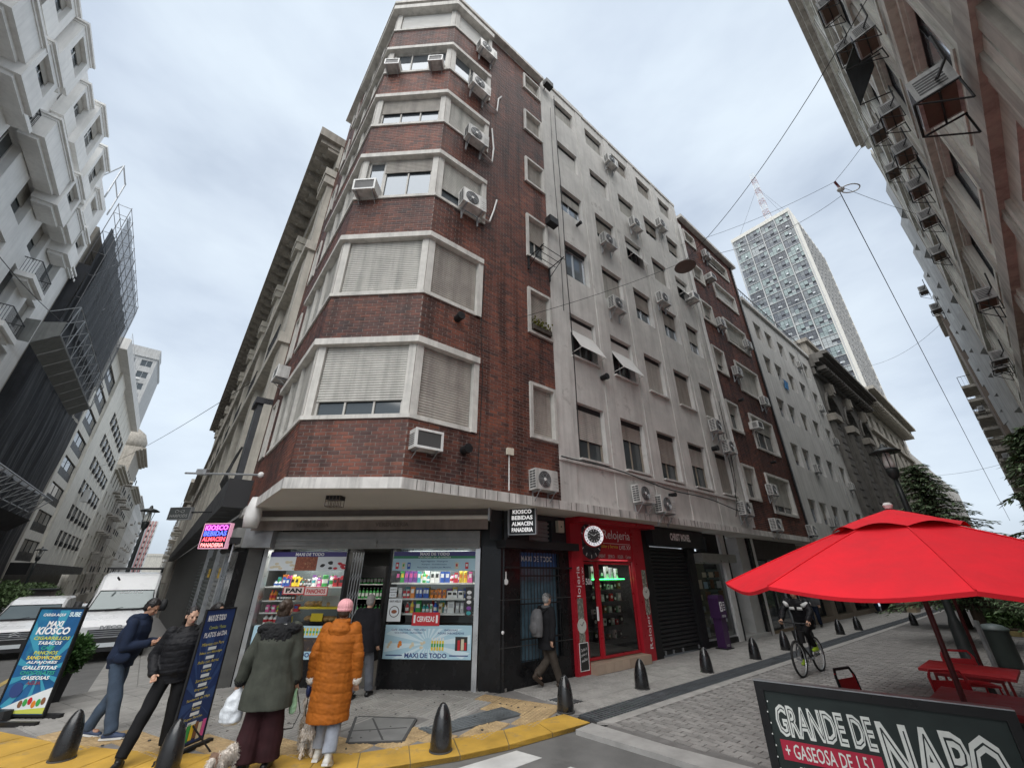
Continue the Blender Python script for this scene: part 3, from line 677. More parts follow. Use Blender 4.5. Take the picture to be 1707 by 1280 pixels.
_n=MGLC.node_tree; _n.nodes.clear(); _o=_n.nodes.new('ShaderNodeOutputMaterial'); _t=_n.nodes.new('ShaderNodeBsdfTransparent'); _g=_n.nodes.new('ShaderNodeBsdfGlossy'); _g.inputs['Roughness'].default_value=.02; _m=_n.nodes.new('ShaderNodeMixShader'); _f=_n.nodes.new('ShaderNodeFresnel'); _f.inputs['IOR'].default_value=1.5
_t.inputs['Color'].default_value=(.9,.93,.92,1)
_n.links.new(_f.outputs[0],_m.inputs[0]); _n.links.new(_t.outputs[0],_m.inputs[1]); _n.links.new(_g.outputs[0],_m.inputs[2]); _n.links.new(_m.outputs[0],_o.inputs[0])
# products: one prototype mesh per kind
def prod_mesh(kind,w,h,d):
    m=MB()
    if kind=='box': m.box(-w/2,w/2,-d/2,d/2,0,h,0); m.box(-w*.36,w*.36,-d/2-.002,-d/2,h*.45,h*.8,1)
    elif kind=='bottle': m.lathe([(w*.5,0),(w*.5,h*.62),(w*.2,h*.8),(w*.2,h*.9)],10); m.lathe([(w*.24,h*.9),(w*.24,h)],10,mi=1); m.lathe([(w*.51,h*.2),(w*.51,h*.5)],10,mi=1)
    elif kind=='can': m.lathe([(w*.45,0),(w*.5,h*.05),(w*.5,h*.95),(w*.42,h)],10); m.lathe([(w*.51,h*.3),(w*.51,h*.65)],10,mi=1)
    elif kind=='pack': m.loft([((0,0,0),w*.5,d*.35),((0,0,h*.1),w*.48,d*.5),((0,0,h*.85),w*.46,d*.45),((0,0,h),w*.5,d*.06)],8); m.box(-w*.3,w*.3,-d*.52,-d*.47,h*.4,h*.7,1)
    return m
PCACHE={}
def product(fr,x,y,z,kind,w,h,col,acc,where,rz=0):
    key=(kind,round(w,3),round(h,3),col,acc)
    if key not in PCACHE: PCACHE[key]=prod_mesh(kind,w,h,w*.7).mesh('packet' if kind=='pack' else kind,[pm_(col),pm_(acc)])
    nm={'box':'carton','bottle':'bottle','can':'can','pack':'packet'}[kind]
    o=obj('product_'+nm,PCACHE[key],None,fr.w(x,y,z),fr.rz+rz)
    return tag(o,f'{col} {nm}, {acc} label, {where}',nm,'goods on the kiosk window shelves'),nm
def shelf_row(fr,x0,x1,y,z,spec,where,hmax):
    """spec: list of (kind,col,acc,count,h,w)"""
    rr=random.Random(int(z*100)+int(x0*10)); xb=x0
    while xb<x1-.08:
        kd=rr.choice(('box','box','bottle','pack')); w_=rr.uniform(.06,.12); h_=rr.uniform(.55,.98)*hmax
        kc=rr.choice(list(PC)); ka=rr.choice([c for c in PC if c!=kc]); product(fr,xb+w_/2,y+.14,z,kd,round(w_,2),round(h_,2),kc,ka,'back row, '+where,rr.uniform(-.1,.1)); xb+=w_+rr.uniform(.005,.03)
    x=x0; seq=[]
    for kind,col,acc,n,h,w in spec:
        for i in range(n):
            if x+w>x1: break
            seq.append((x+w/2,kind,col,acc,min(h,hmax),w)); x+=w+random.uniform(.006,.02)
        x+=.01
    for i,(cx,kind,col,acc,h,w) in enumerate(seq):
        product(fr,cx,y+random.uniform(-.03,.03),z,kind,w,h,col,acc,f'{ORD[i]} from left, {where}',random.uniform(-.12,.12))
KS=thing('kiosk_shopfront','black kiosk shopfront with two lit display windows and open door under the corner bay','shopfront',(0,9.5,0),RZ_C)
def kp(mb,name,mat,par=None,kind=None): return mb.build(name,mat,par or KS,kind=kind)
kp(MB().box(-6.1,-.1,0,4,-.02,.05),'floor',MFLOOR); kp(MB().box(-6.1,-.1,4,4.1,.05,2.9),'back_wall',MSHOPW); kp(MB().box(-6.1,-.1,.1,4,2.62,2.7),'ceiling',MSHOPW)
kp(MB().box(-6.1,-6.05,.1,4,.05,2.62).box(-.15,-.1,.1,4,.05,2.62),'side_wall',MSHOPW)
kp(MB().box(-6.1,-.1,.02,.12,2.58,3.4),'fascia_wall',MBLKM)
kp(MB().box(-6.12,-5.62,-.05,.2,0,2.58),'black_pillar',MBLK); kp(MB().box(-.66,-.16,-.05,.2,0,2.6),'black_pillar',MBLK)
for x in (-5.62,-.79): kp(MB().box(x,x+.1,-.08,.1,0,2.58),'aluminium_post',MALU)
# stall risers, shelves, windows, posters
kp(MB().box(-2.68,-.8,-.02,.1,0,.5),'stall_riser',MBLK); kp(MB().box(-5.5,-3.7,-.02,.1,0,.47),'stall_riser',MBLK)
def poster(x0,x1,z0,z1,mat,name='poster',y=-.03):
    return kp(MB().box(x0,x1,y,y+.012,z0,z1),name,mat)
# -- right window
p=poster(-2.62,-.82,.51,1.10,MPOSTER,y=-.045)
rm=MB()
for i in range(0,36,2):
    a=2*PI*i/36;b=2*PI*(i+1)/36; c=(-1.72,.78)
    def cl(an):
        dx,dz=math.cos(an),math.sin(an); t=min((.88/abs(dx)) if abs(dx)>1e-6 else 9,(.26/abs(dz)) if abs(dz)>1e-6 else 9); return (c[0]+dx*t,c[1]+dz*t)
    q=[(c[0]+.1*math.cos(a),c[1]+.1*math.sin(a)),cl(a),cl(b),(c[0]+.1*math.cos(b),c[1]+.1*math.sin(b))]
    rm.add([(x,-.047,z) for x,z in q],[(0,1,2,3)])
rm.build('sun_ray_print',M('pale ray',(.62,.76,.82),.4,0),p)
text(p,'CAFE - FACTURAS - TOSTADOS',-2.13,1.015,.035,MTXN,-.049,w=.72,bold=.015); text(p,'GOLOSINAS - ALFAJORES',-2.13,.96,.035,MTXN,-.049,w=.58,bold=.015)
text(p,'GASEOSAS',-1.25,1.015,.035,MTXN,-.049,w=.28,bold=.015); text(p,'AGUAS SABORIZADAS',-1.25,.96,.035,MTXN,-.049,w=.55,bold=.015)
text(p,'MAXI DE TODO',-1.74,.575,.085,MTXN,-.049,w=.86,bold=.03)
kp(MB().box(-2.56,-2.22,-.0475,-.0455,.565,.585),'printed_bar',MTXN,p); kp(MB().box(-1.26,-.88,-.0475,-.0455,.565,.585),'printed_bar',MTXN,p)
for x,c,s in ((-2.5,'cream',.09),(-2.28,'orange',.1),(-2.05,'cream',.09),(-1.82,'cream',.09)): 
    m=MB(); 
    for q in range(5): m.ell((x+random.uniform(-.04,.04),-.046,.75+random.uniform(-.05,.05)),(s*.35,.002,s*.3),8,5)
    m.build('food_print',pm_(c),p)
for i in range(5):
    x=-1.62+i*.055; m=MB(); m.box(x-.02,x+.02,-.0475,-.0465,.66,.83,0); m.box(x-.012,x+.012,-.0475,-.0465,.83,.88,1); m.box(x-.018,x+.018,-.0485,-.0475,.72,.78,2); m.build('bottle_print',[pm_('yellow'),pm_('white'),pm_('green')],p)
m=MB(); m.box(-1.15,-.9,-.0475,-.0465,.66,.9,0); m.box(-1.1,-1.05,-.049,-.0475,.66,.84,1); m.box(-1.03,-.97,-.049,-.0475,.67,.86,2); m.box(-.96,-.92,-.049,-.0475,.67,.8,1); m.build('bottle_print',[pm_('black'),pm_('red'),pm_('cream')],p)
p=poster(-2.62,-.8,2.12,2.5,MPOSTER,y=-.05)
kp(MB().box(-2.62,-.8,-.053,-.0505,2.41,2.5),'printed_band',MPURP,p); kp(MB().box(-2.62,-.8,-.053,-.0505,2.36,2.41),'printed_band',MGRN,p)
text(p,'MAXI DE TODO',-1.7,2.452,.062,MTXW,-.055,w=.66,bold=.03); text(p,'PERFUMERIA - Art. de LIMPIEZA',-1.7,2.385,.03,MTXW,-.055,w=.72)
for z,t_,w_ in ((2.30,'Papel Higienico - Detergente',.60),(2.24,'Shampoo - Acondicionador',.56),(2.18,'Pisos Suelto - Liquidos para Muebles',.74)): text(p,t_,-1.7,z,.034,MTXN,-.053,w=w_,bold=.012)
for x,c,a in ((-2.52,'red','white'),(-2.38,'cream','green'),(-2.26,'blue','silver'),(-1.2,'cream','red'),(-.98,'red','white')): 
    m=MB(); m.box(x-.035,x+.035,-.053,-.0515,2.15,2.28,0); m.box(x-.02,x+.02,-.054,-.053,2.2,2.25,1); m.build('product_print',[pm_(c),pm_(a)],p)
# -- left window posters
p=poster(-5.46,-3.7,2.12,2.50,MPOSTW,y=-.05)
kp(MB().box(-5.46,-3.7,-.053,-.0505,2.40,2.5),'printed_band',MPURP,p); text(p,'MAXI DE TODO',-4.55,2.45,.065,MTXW,-.055,w=.66,bold=.03)
kp(MB().box(-4.85,-4.35,-.053,-.0505,2.12,2.40),'meat_print',M('meat print',(.30,.09,.05),.4,.5,30,stain=(25,.55,(.55,.35,.18))),p)
for x0,c in ((-5.4,'cream'),(-5.05,'cream'),(-4.25,'black'),(-3.95,'red')):
    m=MB()
    for q in range(6): m.ell((x0+random.uniform(0,.25),-.051,2.2+random.uniform(-.04,.1)),(.05,.002,.025),8,5)
    m.build('food_print',pm_(c),p)
p=poster(-5.46,-3.7,.48,1.07,MPOSTER,y=-.045); text(p,'MAXI DE TODO',-4.6,.56,.085,MTXN,-.049,w=.9,bold=.03)
kp(MB().box(-4.42,-3.9,-.0475,-.0455,.62,.86),'photo_print',M('photo print dark',(.06,.05,.05),.4,.4,25,stain=(20,.55,(.3,.16,.05))),p)
for i in range(6):
    x=-4.35+i*.07; m=MB(); m.box(x-.02,x+.02,-.0475,-.0465,.9,1.03,0); m.box(x-.02,x+.02,-.0485,-.0475,.94,.98,1); m.build('bottle_print',[pm_('yellow'),pm_('green')],p)
# glass panes and shelves
kp(MB().quad((-2.68,.03,1.10),(-.79,.03,1.10),(-.79,.03,2.5),(-2.68,.03,2.5)),'glass_pane',MGLC); kp(MB().quad((-5.52,.03,1.07),(-3.7,.03,1.07),(-3.7,.03,2.5),(-5.52,.03,2.5)),'glass_pane',MGLC)
for z in (1.88,1.58,1.30): kp(MB().box(-2.64,-.8,.06,.42,z-.03,z),'shelf',MSHELF)
for z,b in ((1.80,-3.7),(1.53,-4.75),(1.30,-4.75),(1.07,-4.75)): kp(MB().box(-5.5,b,.06,.42,z-.025,z),'shelf',MSHELF)
kp(MB().box(-2.66,-.79,.5,.53,1.1,2.6),'display_back',M('display back',(.10,.12,.13),.5,.1)); kp(MB().box(-5.5,-3.7,.75,.78,1.0,2.6),'display_back',MC['display back'])
kp(MB().box(-3.72,-3.66,0,.8,.05,2.58).box(-2.72,-2.66,0,.6,.05,2.58),'door_jamb',MBLKM)
kp(MB().box(-2.68,-.78,.0,.55,1.05,1.10).box(-5.5,-3.68,.0,.8,1.02,1.06),'display_base',MBLKM)
gm=MB()
for i in range(5):
    for j in range(7): 
        x=-3.62+i*.06; gm.cyl((x,.12,.06+.0),(x,.12,2.5),.008,n=4) if j==0 else None; gm.cyl((x,.12,.1+j*.36),(x+.06 if i<4 else x,.12,.28+j*.36),.006,n=4)
kp(gm,'folding_gate',MSTEEL)
kp(MB().box(-5.55,-.7,-.16,.02,2.56,2.92,0).box(-5.5,-.74,-.19,-.155,2.62,2.66).box(-5.5,-.74,-.185,-.155,2.72,2.77).box(-3.6,-3.0,-.20,-.155,2.6,2.76),'roller_shutter_box',M('grey shutter box',(.24,.24,.23),.5,.2,4))
kp(MB().box(-6.0,-5.35,-.35,.0,2.58,2.98),'metal_box',MSTEEL)
for x,y in ((-3.3,.5),(-2.1,.2),(-1.1,.2),(-5,.4),(-4.2,.4),(-3.2,2.3),(-1.5,2.2),(-4.8,2.2)): kp(MB().cyl((x,y,2.595),(x,y,2.618),.07,n=10),'downlight',MLAMP)
for x,e in ((-4.6,8),(-3.1,8),(-1.75,8)):
    la=bpy.data.lights.new('shop lamp','AREA'); la.energy=e; la.size=1.4; la.size_y=.3; la.shape='RECTANGLE'; la.color=(1,.96,.88); lo_=bpy.data.objects.new('shop_lamp',la); COL.objects.link(lo_); lo_.parent=KS; lo_.location=(x,.33 if x!=-3.1 else 2.0,2.55)
# merchandise
shelf_row(SG,-2.6,-.84,.2,1.88,[('box','black','pink',1,.22,.08),('box','green','yellow',1,.23,.08),('box','purple','pink',3,.23,.085),('box','teal','white',1,.22,.07),('bottle','green','white',1,.24,.08),('bottle','teal','white',1,.16,.07),('box','white','black',2,.22,.09),('box','blue','white',2,.22,.09),('bottle','white','red',1,.16,.07),('box','red','white',1,.2,.08),('pack','yellow','orange',2,.23,.09),('box','pink','white',1,.22,.08),('box','teal','white',2,.18,.05)],'top shelf of right kiosk window',.24)
shelf_row(SG,-2.5,-.98,.2,1.58,[('box','silver','white',1,.2,.08),('can','red','white',2,.14,.07),('box','orange','white',1,.22,.09),('box','blue','white',4,.2,.06),('pack','orange','brown',4,.16,.08),('box','white','black',3,.14,.11),('pack','silver','blue',2,.15,.09),('box','yellow','black',1,.09,.1)],'middle shelf of right kiosk window',.23)
shelf_row(SG,-2.32,-.95,.2,1.30,[('bottle','red','white',1,.2,.08),('bottle','yellow','orange',1,.24,.08),('pack','green','white',1,.24,.13),('bottle','teal','white',2,.16,.07),('box','white','green',1,.17,.05),('bottle','blue','white',1,.22,.08),('pack','cream','brown',1,.18,.09),('bottle','white','silver',1,.16,.07),('box','white','silver',1,.22,.14),('pack','silver','white',3,.2,.09)],'bottom shelf of right kiosk window',.25)
shelf_row(SG,-5.4,-3.78,.2,1.80,[('bottle','white','blue',2,.12,.08),('box','blue','white',2,.16,.07),('pack','yellow','black',2,.2,.09),('bottle','black','silver',4,.15,.055),('pack','white','teal',1,.18,.12),('box','pink','white',1,.14,.08),('can','green','white',1,.23,.12),('bottle','white','green',1,.24,.11),('box','red','black',2,.17,.1),('box','red','blue',1,.16,.09),('box','red','white',1,.17,.09)],'top shelf of left kiosk window',.25)
shelf_row(SG,-5.42,-4.78,.2,1.53,[('bottle','orange','red',2,.2,.07),('bottle','black','white',6,.13,.055)],'second shelf of left kiosk window',.2)
shelf_row(SG,-5.44,-4.78,.2,1.30,[('pack','pink','white',2,.14,.1),('pack','yellow','green',3,.13,.1)],'third shelf of left kiosk window',.18)
shelf_row(SG,-5.44,-4.78,.2,1.07,[('bottle','white','red',3,.19,.1),('bottle','silver','white',2,.15,.08)],'lowest shelf of left kiosk window',.2)
# bakery trays inside left window
t=thing('bakery_tray','black bakery tray of loaves with a yellow price card in the left kiosk window','tray',tuple(SG.w(-4.2,.42,1.08)),RZ_C)
MB().box(-.46,.46,-.2,.2,0,.03).build('tray',MBLKM,t)
for i in range(7): MB().ell((-.36+i*.12,random.uniform(-.08,.05),.08),(.09,.14,.06),10,7).build('loaf',M('bread crust',(.42,.25,.10),.7,.3,20),t,smooth=True)
MB().box(-.18,.08,-.24,-.225,.05,.2).build('price_card',pm_('yellow'),t)
t=thing('bakery_tray','upper glass tray of pastries with yellow edge in the left kiosk window','tray',tuple(SG.w(-4.2,.42,1.36)),RZ_C)
MB().box(-.5,.46,-.22,.2,0,.04).build('tray',pm_('yellow'),t)
for i in range(9): MB().ell((-.4+i*.1,random.uniform(-.08,.05),.09),(.075,.12,.06),10,7).build('pastry',M('pastry glaze',(.45,.28,.12),.4,.4,25),t,smooth=True)
MB().box(-.05,.5,-.12,-.1,.05,.25).build('paper_sheet',M('grey paper',(.35,.35,.34),.5,.1),t)
def signboard(label,fr,x0,x1,z0,z1,y,mat,cat='sign',thick=.012,name='sign_board',edge=None):
    t=thing(name,label,cat,tuple(fr.w((x0+x1)/2,y,z0)),fr.rz); w=x1-x0;h=z1-z0
    MB().box(-w/2,w/2,0,thick,0,h).build('board',mat,t)
    if edge: frame_mb(-w/2-.01,w/2+.01,-.01,h+.01,.015,-.004,thick).build('border',edge,t)
    return t
t=signboard('white PAN sign with black letters in the left kiosk window',SG,-4.98,-4.52,1.66,1.80,-.06,M('cream sign',(.75,.62,.58),.5,.05),edge=MTXR); text(t,'PAN',0,.07,.085,MTXK,-.005,w=.36,bold=.05)
t=signboard('white PANCHOS sign with red letters in the left kiosk window',SG,-4.5,-4.0,1.64,1.79,-.062,MC['cream sign'],edge=MTXR); text(t,'PANCHOS',0,.075,.09,MTXR,-.005,w=.42,bold=.03)
t=signboard('red CERVEZAS sign in the right kiosk window',SG,-2.08,-1.5,1.09,1.33,-.06,M('bright red sign',(.55,.03,.04),.45,.05)); text(t,'CERVEZAS',0,.12,.10,MTXW,-.005,w=.37,bold=.03)
for s in (-1,1): MB().box(s*.235-.02,s*.235+.02,-.005,-.002,.05,.19).build('bottle_print',MTXW,t)
t=signboard('white HAY HIELO poster with brown emblem on the right kiosk window',SG,-2.62,-2.33,1.16,1.58,-.055,MPOSTW); text(t,'HAY HIELO',0,.37,.04,MTXK,-.005,w=.24,bold=.02)
e_=MB().lathe([(.105,0),(.105,.004)],24).build('emblem_ring',MTXK,t); e_.rotation_euler=(PI/2,0,0); e_.location=(0,-.001,.18)
e_=MB().lathe([(.092,0),(.092,.004)],24).build('emblem_disc',MPOSTW,t); e_.rotation_euler=(PI/2,0,0); e_.location=(0,-.003,.18)
m=MB(); m.ell((0,-.009,.18),(.06,.002,.035),12,6); m.build('emblem_mark',M('brown print',(.3,.1,.05),.5,0),t)
for i,(x,z) in enumerate(((-2.55,1.75),(-2.55,1.65))): 
    t=signboard('small white notice, %s of two at the left edge of the right window'%('upper' if i==0 else 'lower'),SG,x-.07,x+.08,z-.045,z+.045,-.055,MPOSTW); text(t,'ABIERTO' if i==0 else '24 HS',0,.045,.025,MTXK,-.004)
t=signboard('dark sticker strip with round logos at the right window\'s right edge',SG,-.98,-.82,1.25,1.80,-.055,pm_('black'))
for z,c in ((.45,'white'),(.36,'silver'),(.27,'white'),(.16,'purple'),(.07,'teal')): m=MB(); m.ell((0,-.003,z),(.05,.002,.035),12,6); m.build('logo_print',pm_(c),t)
# inside: fridge with bottles behind the door, counter
t=thing('drinks_fridge','glass door drinks fridge with green bottles at the back of the kiosk','fridge',tuple(SG.w(-4.1,2.5,.05)),RZ_C)
m=MB(); m.box(-.42,.42,0,.6,0,.2); m.box(-.42,-.38,0,.6,.2,1.9); m.box(.38,.42,0,.6,.2,1.9); m.box(-.38,.38,.56,.6,.2,1.9); m.box(-.42,.42,0,.6,1.9,2.2); m.build('body',MBLKM,t)
for z in (.6,1.0,1.4,1.75): 
    MB().box(-.38,.38,.05,.55,z-.02,z).build('shelf',MSHELF,t)
    for i in range(7):
        b=prod_mesh('bottle',.075,.26,.06).build('bottle',[pm_('green'),pm_('white')],t); b.location=(-.31+i*.103,.16,z)
t=thing('wall_cabinet','white lit cabinet with green logo on the kiosk back wall','cabinet',tuple(SG.w(-4.95,3.3,1.5)),RZ_C)
MB().box(-.35,.35,0,.4,0,.75).build('body',MSHELF,t); MB().box(-.3,.3,-.02,0,.08,.25).build('logo_panel',pm_('green'),t); MB().box(-.25,.25,-.01,0,.4,.7).build('pane',MGLASS2,t)
t=thing('shop_counter','dark shop counter inside the kiosk behind the doorway','counter',tuple(SG.w(-5.3,2.2,.05)),RZ_C); MB().box(-.8,.8,0,.5,0,.95).build('body',MBLKM,t); MB().box(-.85,.85,-.05,.55,.95,1.0).build('top',MSHELF,t)
# folded awning over the kiosk with worn lettering
t=thing('folded_awning','rolled up brown awning with faded lettering above the kiosk shutters','awning',tuple(SG.w(-3.15,-.62,2.9)),RZ_C)
m=MB(); m.box(-2.66,2.66,.28,.5,.24,.46); m.build('cassette',M('awning cassette',(.14,.12,.11),.6,.2),t)
m=MB(); m.cyl((-2.66,.18,.27),(2.66,.18,.27),.045,n=10); m.build('front_bar',M('white bar',(.62,.60,.56),.4,.1),t)
m=MB(); n=50
for i in range(n):
    x0=-2.66+5.32*i/n;x1=-2.66+5.32*(i+1)/n; w0=.012*math.sin(i*.9);w1=.012*math.sin((i+1)*.9)
    m.quad((x0,.16+w0,.02),(x1,.16+w1,.02),(x1,.165,.24),(x0,.165,.24))
m.build('valance',M('brown awning cloth',(.20,.165,.145),.85,.25,4,streak=.25),t)
for x in (-1.25,.55): text(t,'VERDULERIA',x,.13,.085,M('faded lettering',(.12,.10,.09),.8,0),.14,w=.75,bold=.02)
for s in (-2.68,2.68): MB().box(s-.02,s+.02,.12,.5,.2,.48).build('end_bracket',MSTEEL,t)
# --- black corner front to the right of the kiosk (RF plane, 0.9 m in)
t=thing('black_tiled_front','black tiled shop front with barred window between the kiosk and the watch shop','shopfront',tuple(RF.w(0,.9,0)),RZ_R)
m=MB(); wall(m,2.88,5.0,0,2.56,[(3.42,4.66,.42,2.5)],.16); m.build('tile_wall',MBLK,t)
MB().box(2.86,4.98,-.012,.0,.70,.715).box(2.86,4.98,-.012,0,1.55,1.565).build('tile_joint',M('dark grey joint',(.05,.05,.05),.7,0),t)
m=MB(); m.prism([(2.75,2.56),(5.05,2.56),(5.05,2.72),(2.75,2.72)],-.32,.0); m.build('ledge',MBLKM,t)
m=MB(); wall(m,2.6,5.02,2.72,3.37,[(3.75,4.5,2.75,3.25)],.2,y=.05); m.build('upper_wall',M('dark upper wall',(.035,.04,.045),.6,.2),t)
MB().quad((3.75,.2,2.75),(4.5,.2,2.75),(4.5,.2,3.25),(3.75,.2,3.25)).build('louvre_back',MGREY,t)
for i in range(5): MB().box(3.76,4.49,.14,.19,2.78+i*.095,2.82+i*.095).build('slat',MGREY,t)
MB().quad((3.42,.14,.42),(4.66,.14,.42),(4.66,.14,2.5),(3.42,.14,2.5)).build('pane',M('poster behind glass',(.10,.17,.22),.15,.45,3),t)
MB().box(3.42,4.66,.10,.12,2.2,2.5).build('blue_banner',M('blue banner',(.05,.13,.33),.4,.1),t); text(t,'MAXI DE TODO',4.03,2.37,.12,MTXW,.095,w=1.0,bold=.02)
m=MB()
for i in range(13): m.cyl((3.46+i*.098,.02,.42),(3.46+i*.098,.02,2.5),.009,n=5)
for z in (.8,1.45,2.0): m.box(3.42,4.66,.0,.03,z,z+.03)
m.build('window_bars',MBLKM,t); MB().box(2.95,5.0,-.1,-.06,2.16,2.2).build('rail',MBLKM,t)
m=MB(); m.box(3.0,3.03,-.008,-.003,1.95,2.1); m.ell((3.02,-.005,1.9),(.06,.004,.06),10,6); m.build('white_sticker',MTXW,t); MB().ell((2.93,-.02,.98),(.035,.02,.035),10,6).build('white_knob',MTXW,t)
# angled return between the kiosk and this front
_p=SG.w(-.18,-.02,0)-RF.w(0,.9,0); _x=_p.x*RF.x.x+_p.y*RF.x.y; _y=_p.x*RF.y.x+_p.y*RF.y.y
MB().quad((_x,_y,0),(2.9,0,0),(2.9,0,3.37),(_x,_y,3.37)).build('return_wall',MBLK,t)
t=thing('meter_box','small cream box on the dark wall above the barred window','meter box',tuple(RF.w(4.72,.93,2.98)),RZ_R); MB().box(-.1,.1,-.1,0,0,.28).build('case',M('cream plastic',(.55,.5,.4),.5,.1),t); MB().cyl((0,-.105,.14),(0,-.1,.14),.02).build('lock',MBLKM,t)
# --- watch shop, red
t=thing('watch_shopfront','red watch repair shopfront with sliding glass door and tiled step','shopfront',tuple(RF.w(0,.9,0)),RZ_R)
m=MB(); m.box(5.0,5.42,-.1,.1,0,3.36); m.build('red_pilaster',MRED,t); m=MB(); m.box(7.55,8.05,-.1,.1,0,3.36); m.build('red_pilaster',MRED,t)
MB().box(5.42,7.55,-.06,.1,2.36,3.34).build('fascia_panel',MRED,t); MB().box(5.0,8.25,-.45,.02,3.24,3.35).build('red_hood',MRED,t)
m=MB(); m.box(5.42,7.55,-.28,.1,0,.2); m.build('step',M('beige step tile',(.40,.30,.23),.6,.15,5),t)
st_=MB()
for i in range(7): st_.box(5.43+i*.303,5.725+i*.303,-.287,-.279,.012,.19)
for i in range(7): MB().box(5.43+i*.303,5.725+i*.303,-.288,-.279,.012,.19).build('step_tile',M('beige tile face',(.46,.35,.27),.5,.1,5,objr=.15),t)
for a,b in ((5.42,6.02),(6.02,7.5)):
    frame_mb(a,b,.22,2.34,.06,.02 if a<6 else -.02,.06 if a<6 else .02).build('door_frame',MRED,t); MB().quad((a+.05,.04 if a<6 else 0,.27),(b-.05,.04 if a<6 else 0,.27),(b-.05,.04 if a<6 else 0,2.3),(a+.05,.04 if a<6 else 0,2.3)).build('glass_pane',MGLC,t)
MB().box(5.86,5.9,-.06,-.03,1.02,1.32).build('door_handle',MTXW,t)
for z in (.02,): MB().box(5.05,8.0,.12,2.2,z,.2).build('floor',MFLOOR,t)
MB().box(5.05,8.0,2.2,2.25,.2,2.5).build('back_wall',M('dim shop wall',(.045,.04,.04),.7,.2),t); MB().box(5.02,5.06,.1,2.2,.2,2.5).box(8.0,8.04,.1,2.2,.2,2.5).build('side_wall',MC['dim shop wall'],t); MB().box(5.05,8.0,.1,2.2,2.45,2.5).build('ceiling',MC['dim shop wall'],t)
for z in (.55,.85,1.13,1.4,1.68): MB().box(6.08,7.45,.25,.55,z-.015,z).build('shelf',M('dark glass shelf',(.10,.10,.10),.2,.1),t)
MB().box(6.08,7.45,.22,.24,1.915,1.935).build('green_light_strip',M('green led',(.05,1,.2),.4,0,emit=2.2),t); MB().box(6.08,7.45,.25,.55,1.88,1.91).build('shelf',MC['dark glass shelf'],t)
text(t,'506',5.72,1.88,.15,MTXW,.03,w=.24,bold=.02)
for z,cs in ((1.91,('white','teal','black','white','silver','white')),(1.68,('black','silver','brown','black','white','silver','black','brown')),(1.4,('black','brown','silver','black','red','black','silver')),(1.13,('white','black','brown','silver','black','white')),(.85,('black','teal','white','black','silver','red','black')),(.55,('black','silver','brown','white','black'))):
    n_=len(cs)
    for i,c in enumerate(cs):
        h=random.uniform(.09,.2) if z!=1.91 else random.uniform(.15,.4); w=random.uniform(.07,.14)
        m=MB(); m.box(-w/2,w/2,-.04,.04,0,h,0); m.lathe([(w*.3,0),(w*.3,.006)],12,mi=1); 
        for q in range(len(m.v)-24,len(m.v)): v=m.v[q]; m.v[q]=(v[0],-.042-v[2],h*.55+v[1])
        o=m.build('watch_box',[pm_(c),pm_('white' if c!='white' else 'black')],None,RF.w(6.17+i*(1.25/n_)+random.uniform(0,.04),1.25,z),RZ_R)
        tag(o,f'{c} watch case on the {["lowest","second","third","fourth","fifth","top"][[.55,.85,1.13,1.4,1.68,1.91].index(z)]} shelf of the watch shop, {ORD[i]} from the left','watch case','watches in the shop window')
la=bpy.data.lights.new('watch shop lamp','AREA'); la.energy=5; la.size=1.2; lo_=bpy.data.objects.new('watch_shop_lamp',la); COL.objects.link(lo_); lo_.parent=t; lo_.location=(6.7,.5,2.4)
text(t,'Relojeria',6.92,3.0,.30,MTXW,-.068,w=1.2); text(t,'LVIS XV',7.25,2.72,.11,MTXW,-.068,w=.52); text(t,'Taller y Service',6.55,2.72,.11,MTXY,-.068,w=.75)
MB().box(6.3,7.5,-.068,-.064,2.80,2.81).build('underline',MTXW,t)
for x,s,w_ in ((5.75,'VACCARO',.36),(6.2,'ORIENT',.3),(6.6,'SEIKO',.28),(7.0,'ROLEX',.24),(7.35,'Cartier',.24)): text(t,s,x,2.48,.085,M('pale print',(.6,.58,.55),.5,0),-.066,w=w_)
m=MB(); m.lathe([(.44,0),(.44,.006)],30); e_=m.build('dial_print',M('dark dial print',(.05,.05,.06),.3,.3,6),t); e_.rotation_euler=(PI/2,0,0); e_.location=(5.78,-.062,2.83)
m=MB()
for i in range(12):
    a=i*PI/6; m.cyl((5.78+.33*math.cos(a),-.07,2.83+.33*math.sin(a)),(5.78+.41*math.cos(a),-.07,2.83+.41*math.sin(a)),.012,n=4)
m.build('dial_mark',MTXW,t)
for x,zz in ((5.2,1.75),(7.9,.75)):
    text(t,'Relojeria',x,zz,.17,MTXW,-.104,w=.95,rotin=PI/2); 
text(t,'LVIS XV',5.36,2.02,.06,MTXW,-.104,w=.38,rotin=PI/2)
def wristwatch(x,z):
    m=MB(); m.box(x-.1,x+.1,-.108,-.102,z-.55,z+.55,0); 
    o=m.build('watch_print',M('steel watch print',(.42,.42,.36),.25,.35,14,metal=.5),t)
    m=MB(); m.lathe([(.15,0),(.15,.006)],24); e=m.build('watch_face',M('pale dial print',(.62,.62,.57),.3,.1),o); e.rotation_euler=(PI/2,0,0); e.location=(x,-.109,z-.02)
    m=MB(); m.cyl((x,-.117,z-.02),(x+.06,-.117,z+.06),.006,n=4); m.cyl((x,-.117,z-.02),(x-.05,-.117,z+.02),.006,n=4); m.build('watch_hand',MTXK,o)
wristwatch(5.2,.98); wristwatch(7.92,1.6)
m=MB(); m.box(5.08,5.36,-.109,-.103,.1,.62); o=m.build('black_label',pm_('black'),t); frame_mb(5.07,5.37,.09,.63,.012,-.114,-.104).build('label_border',MTXW,o)
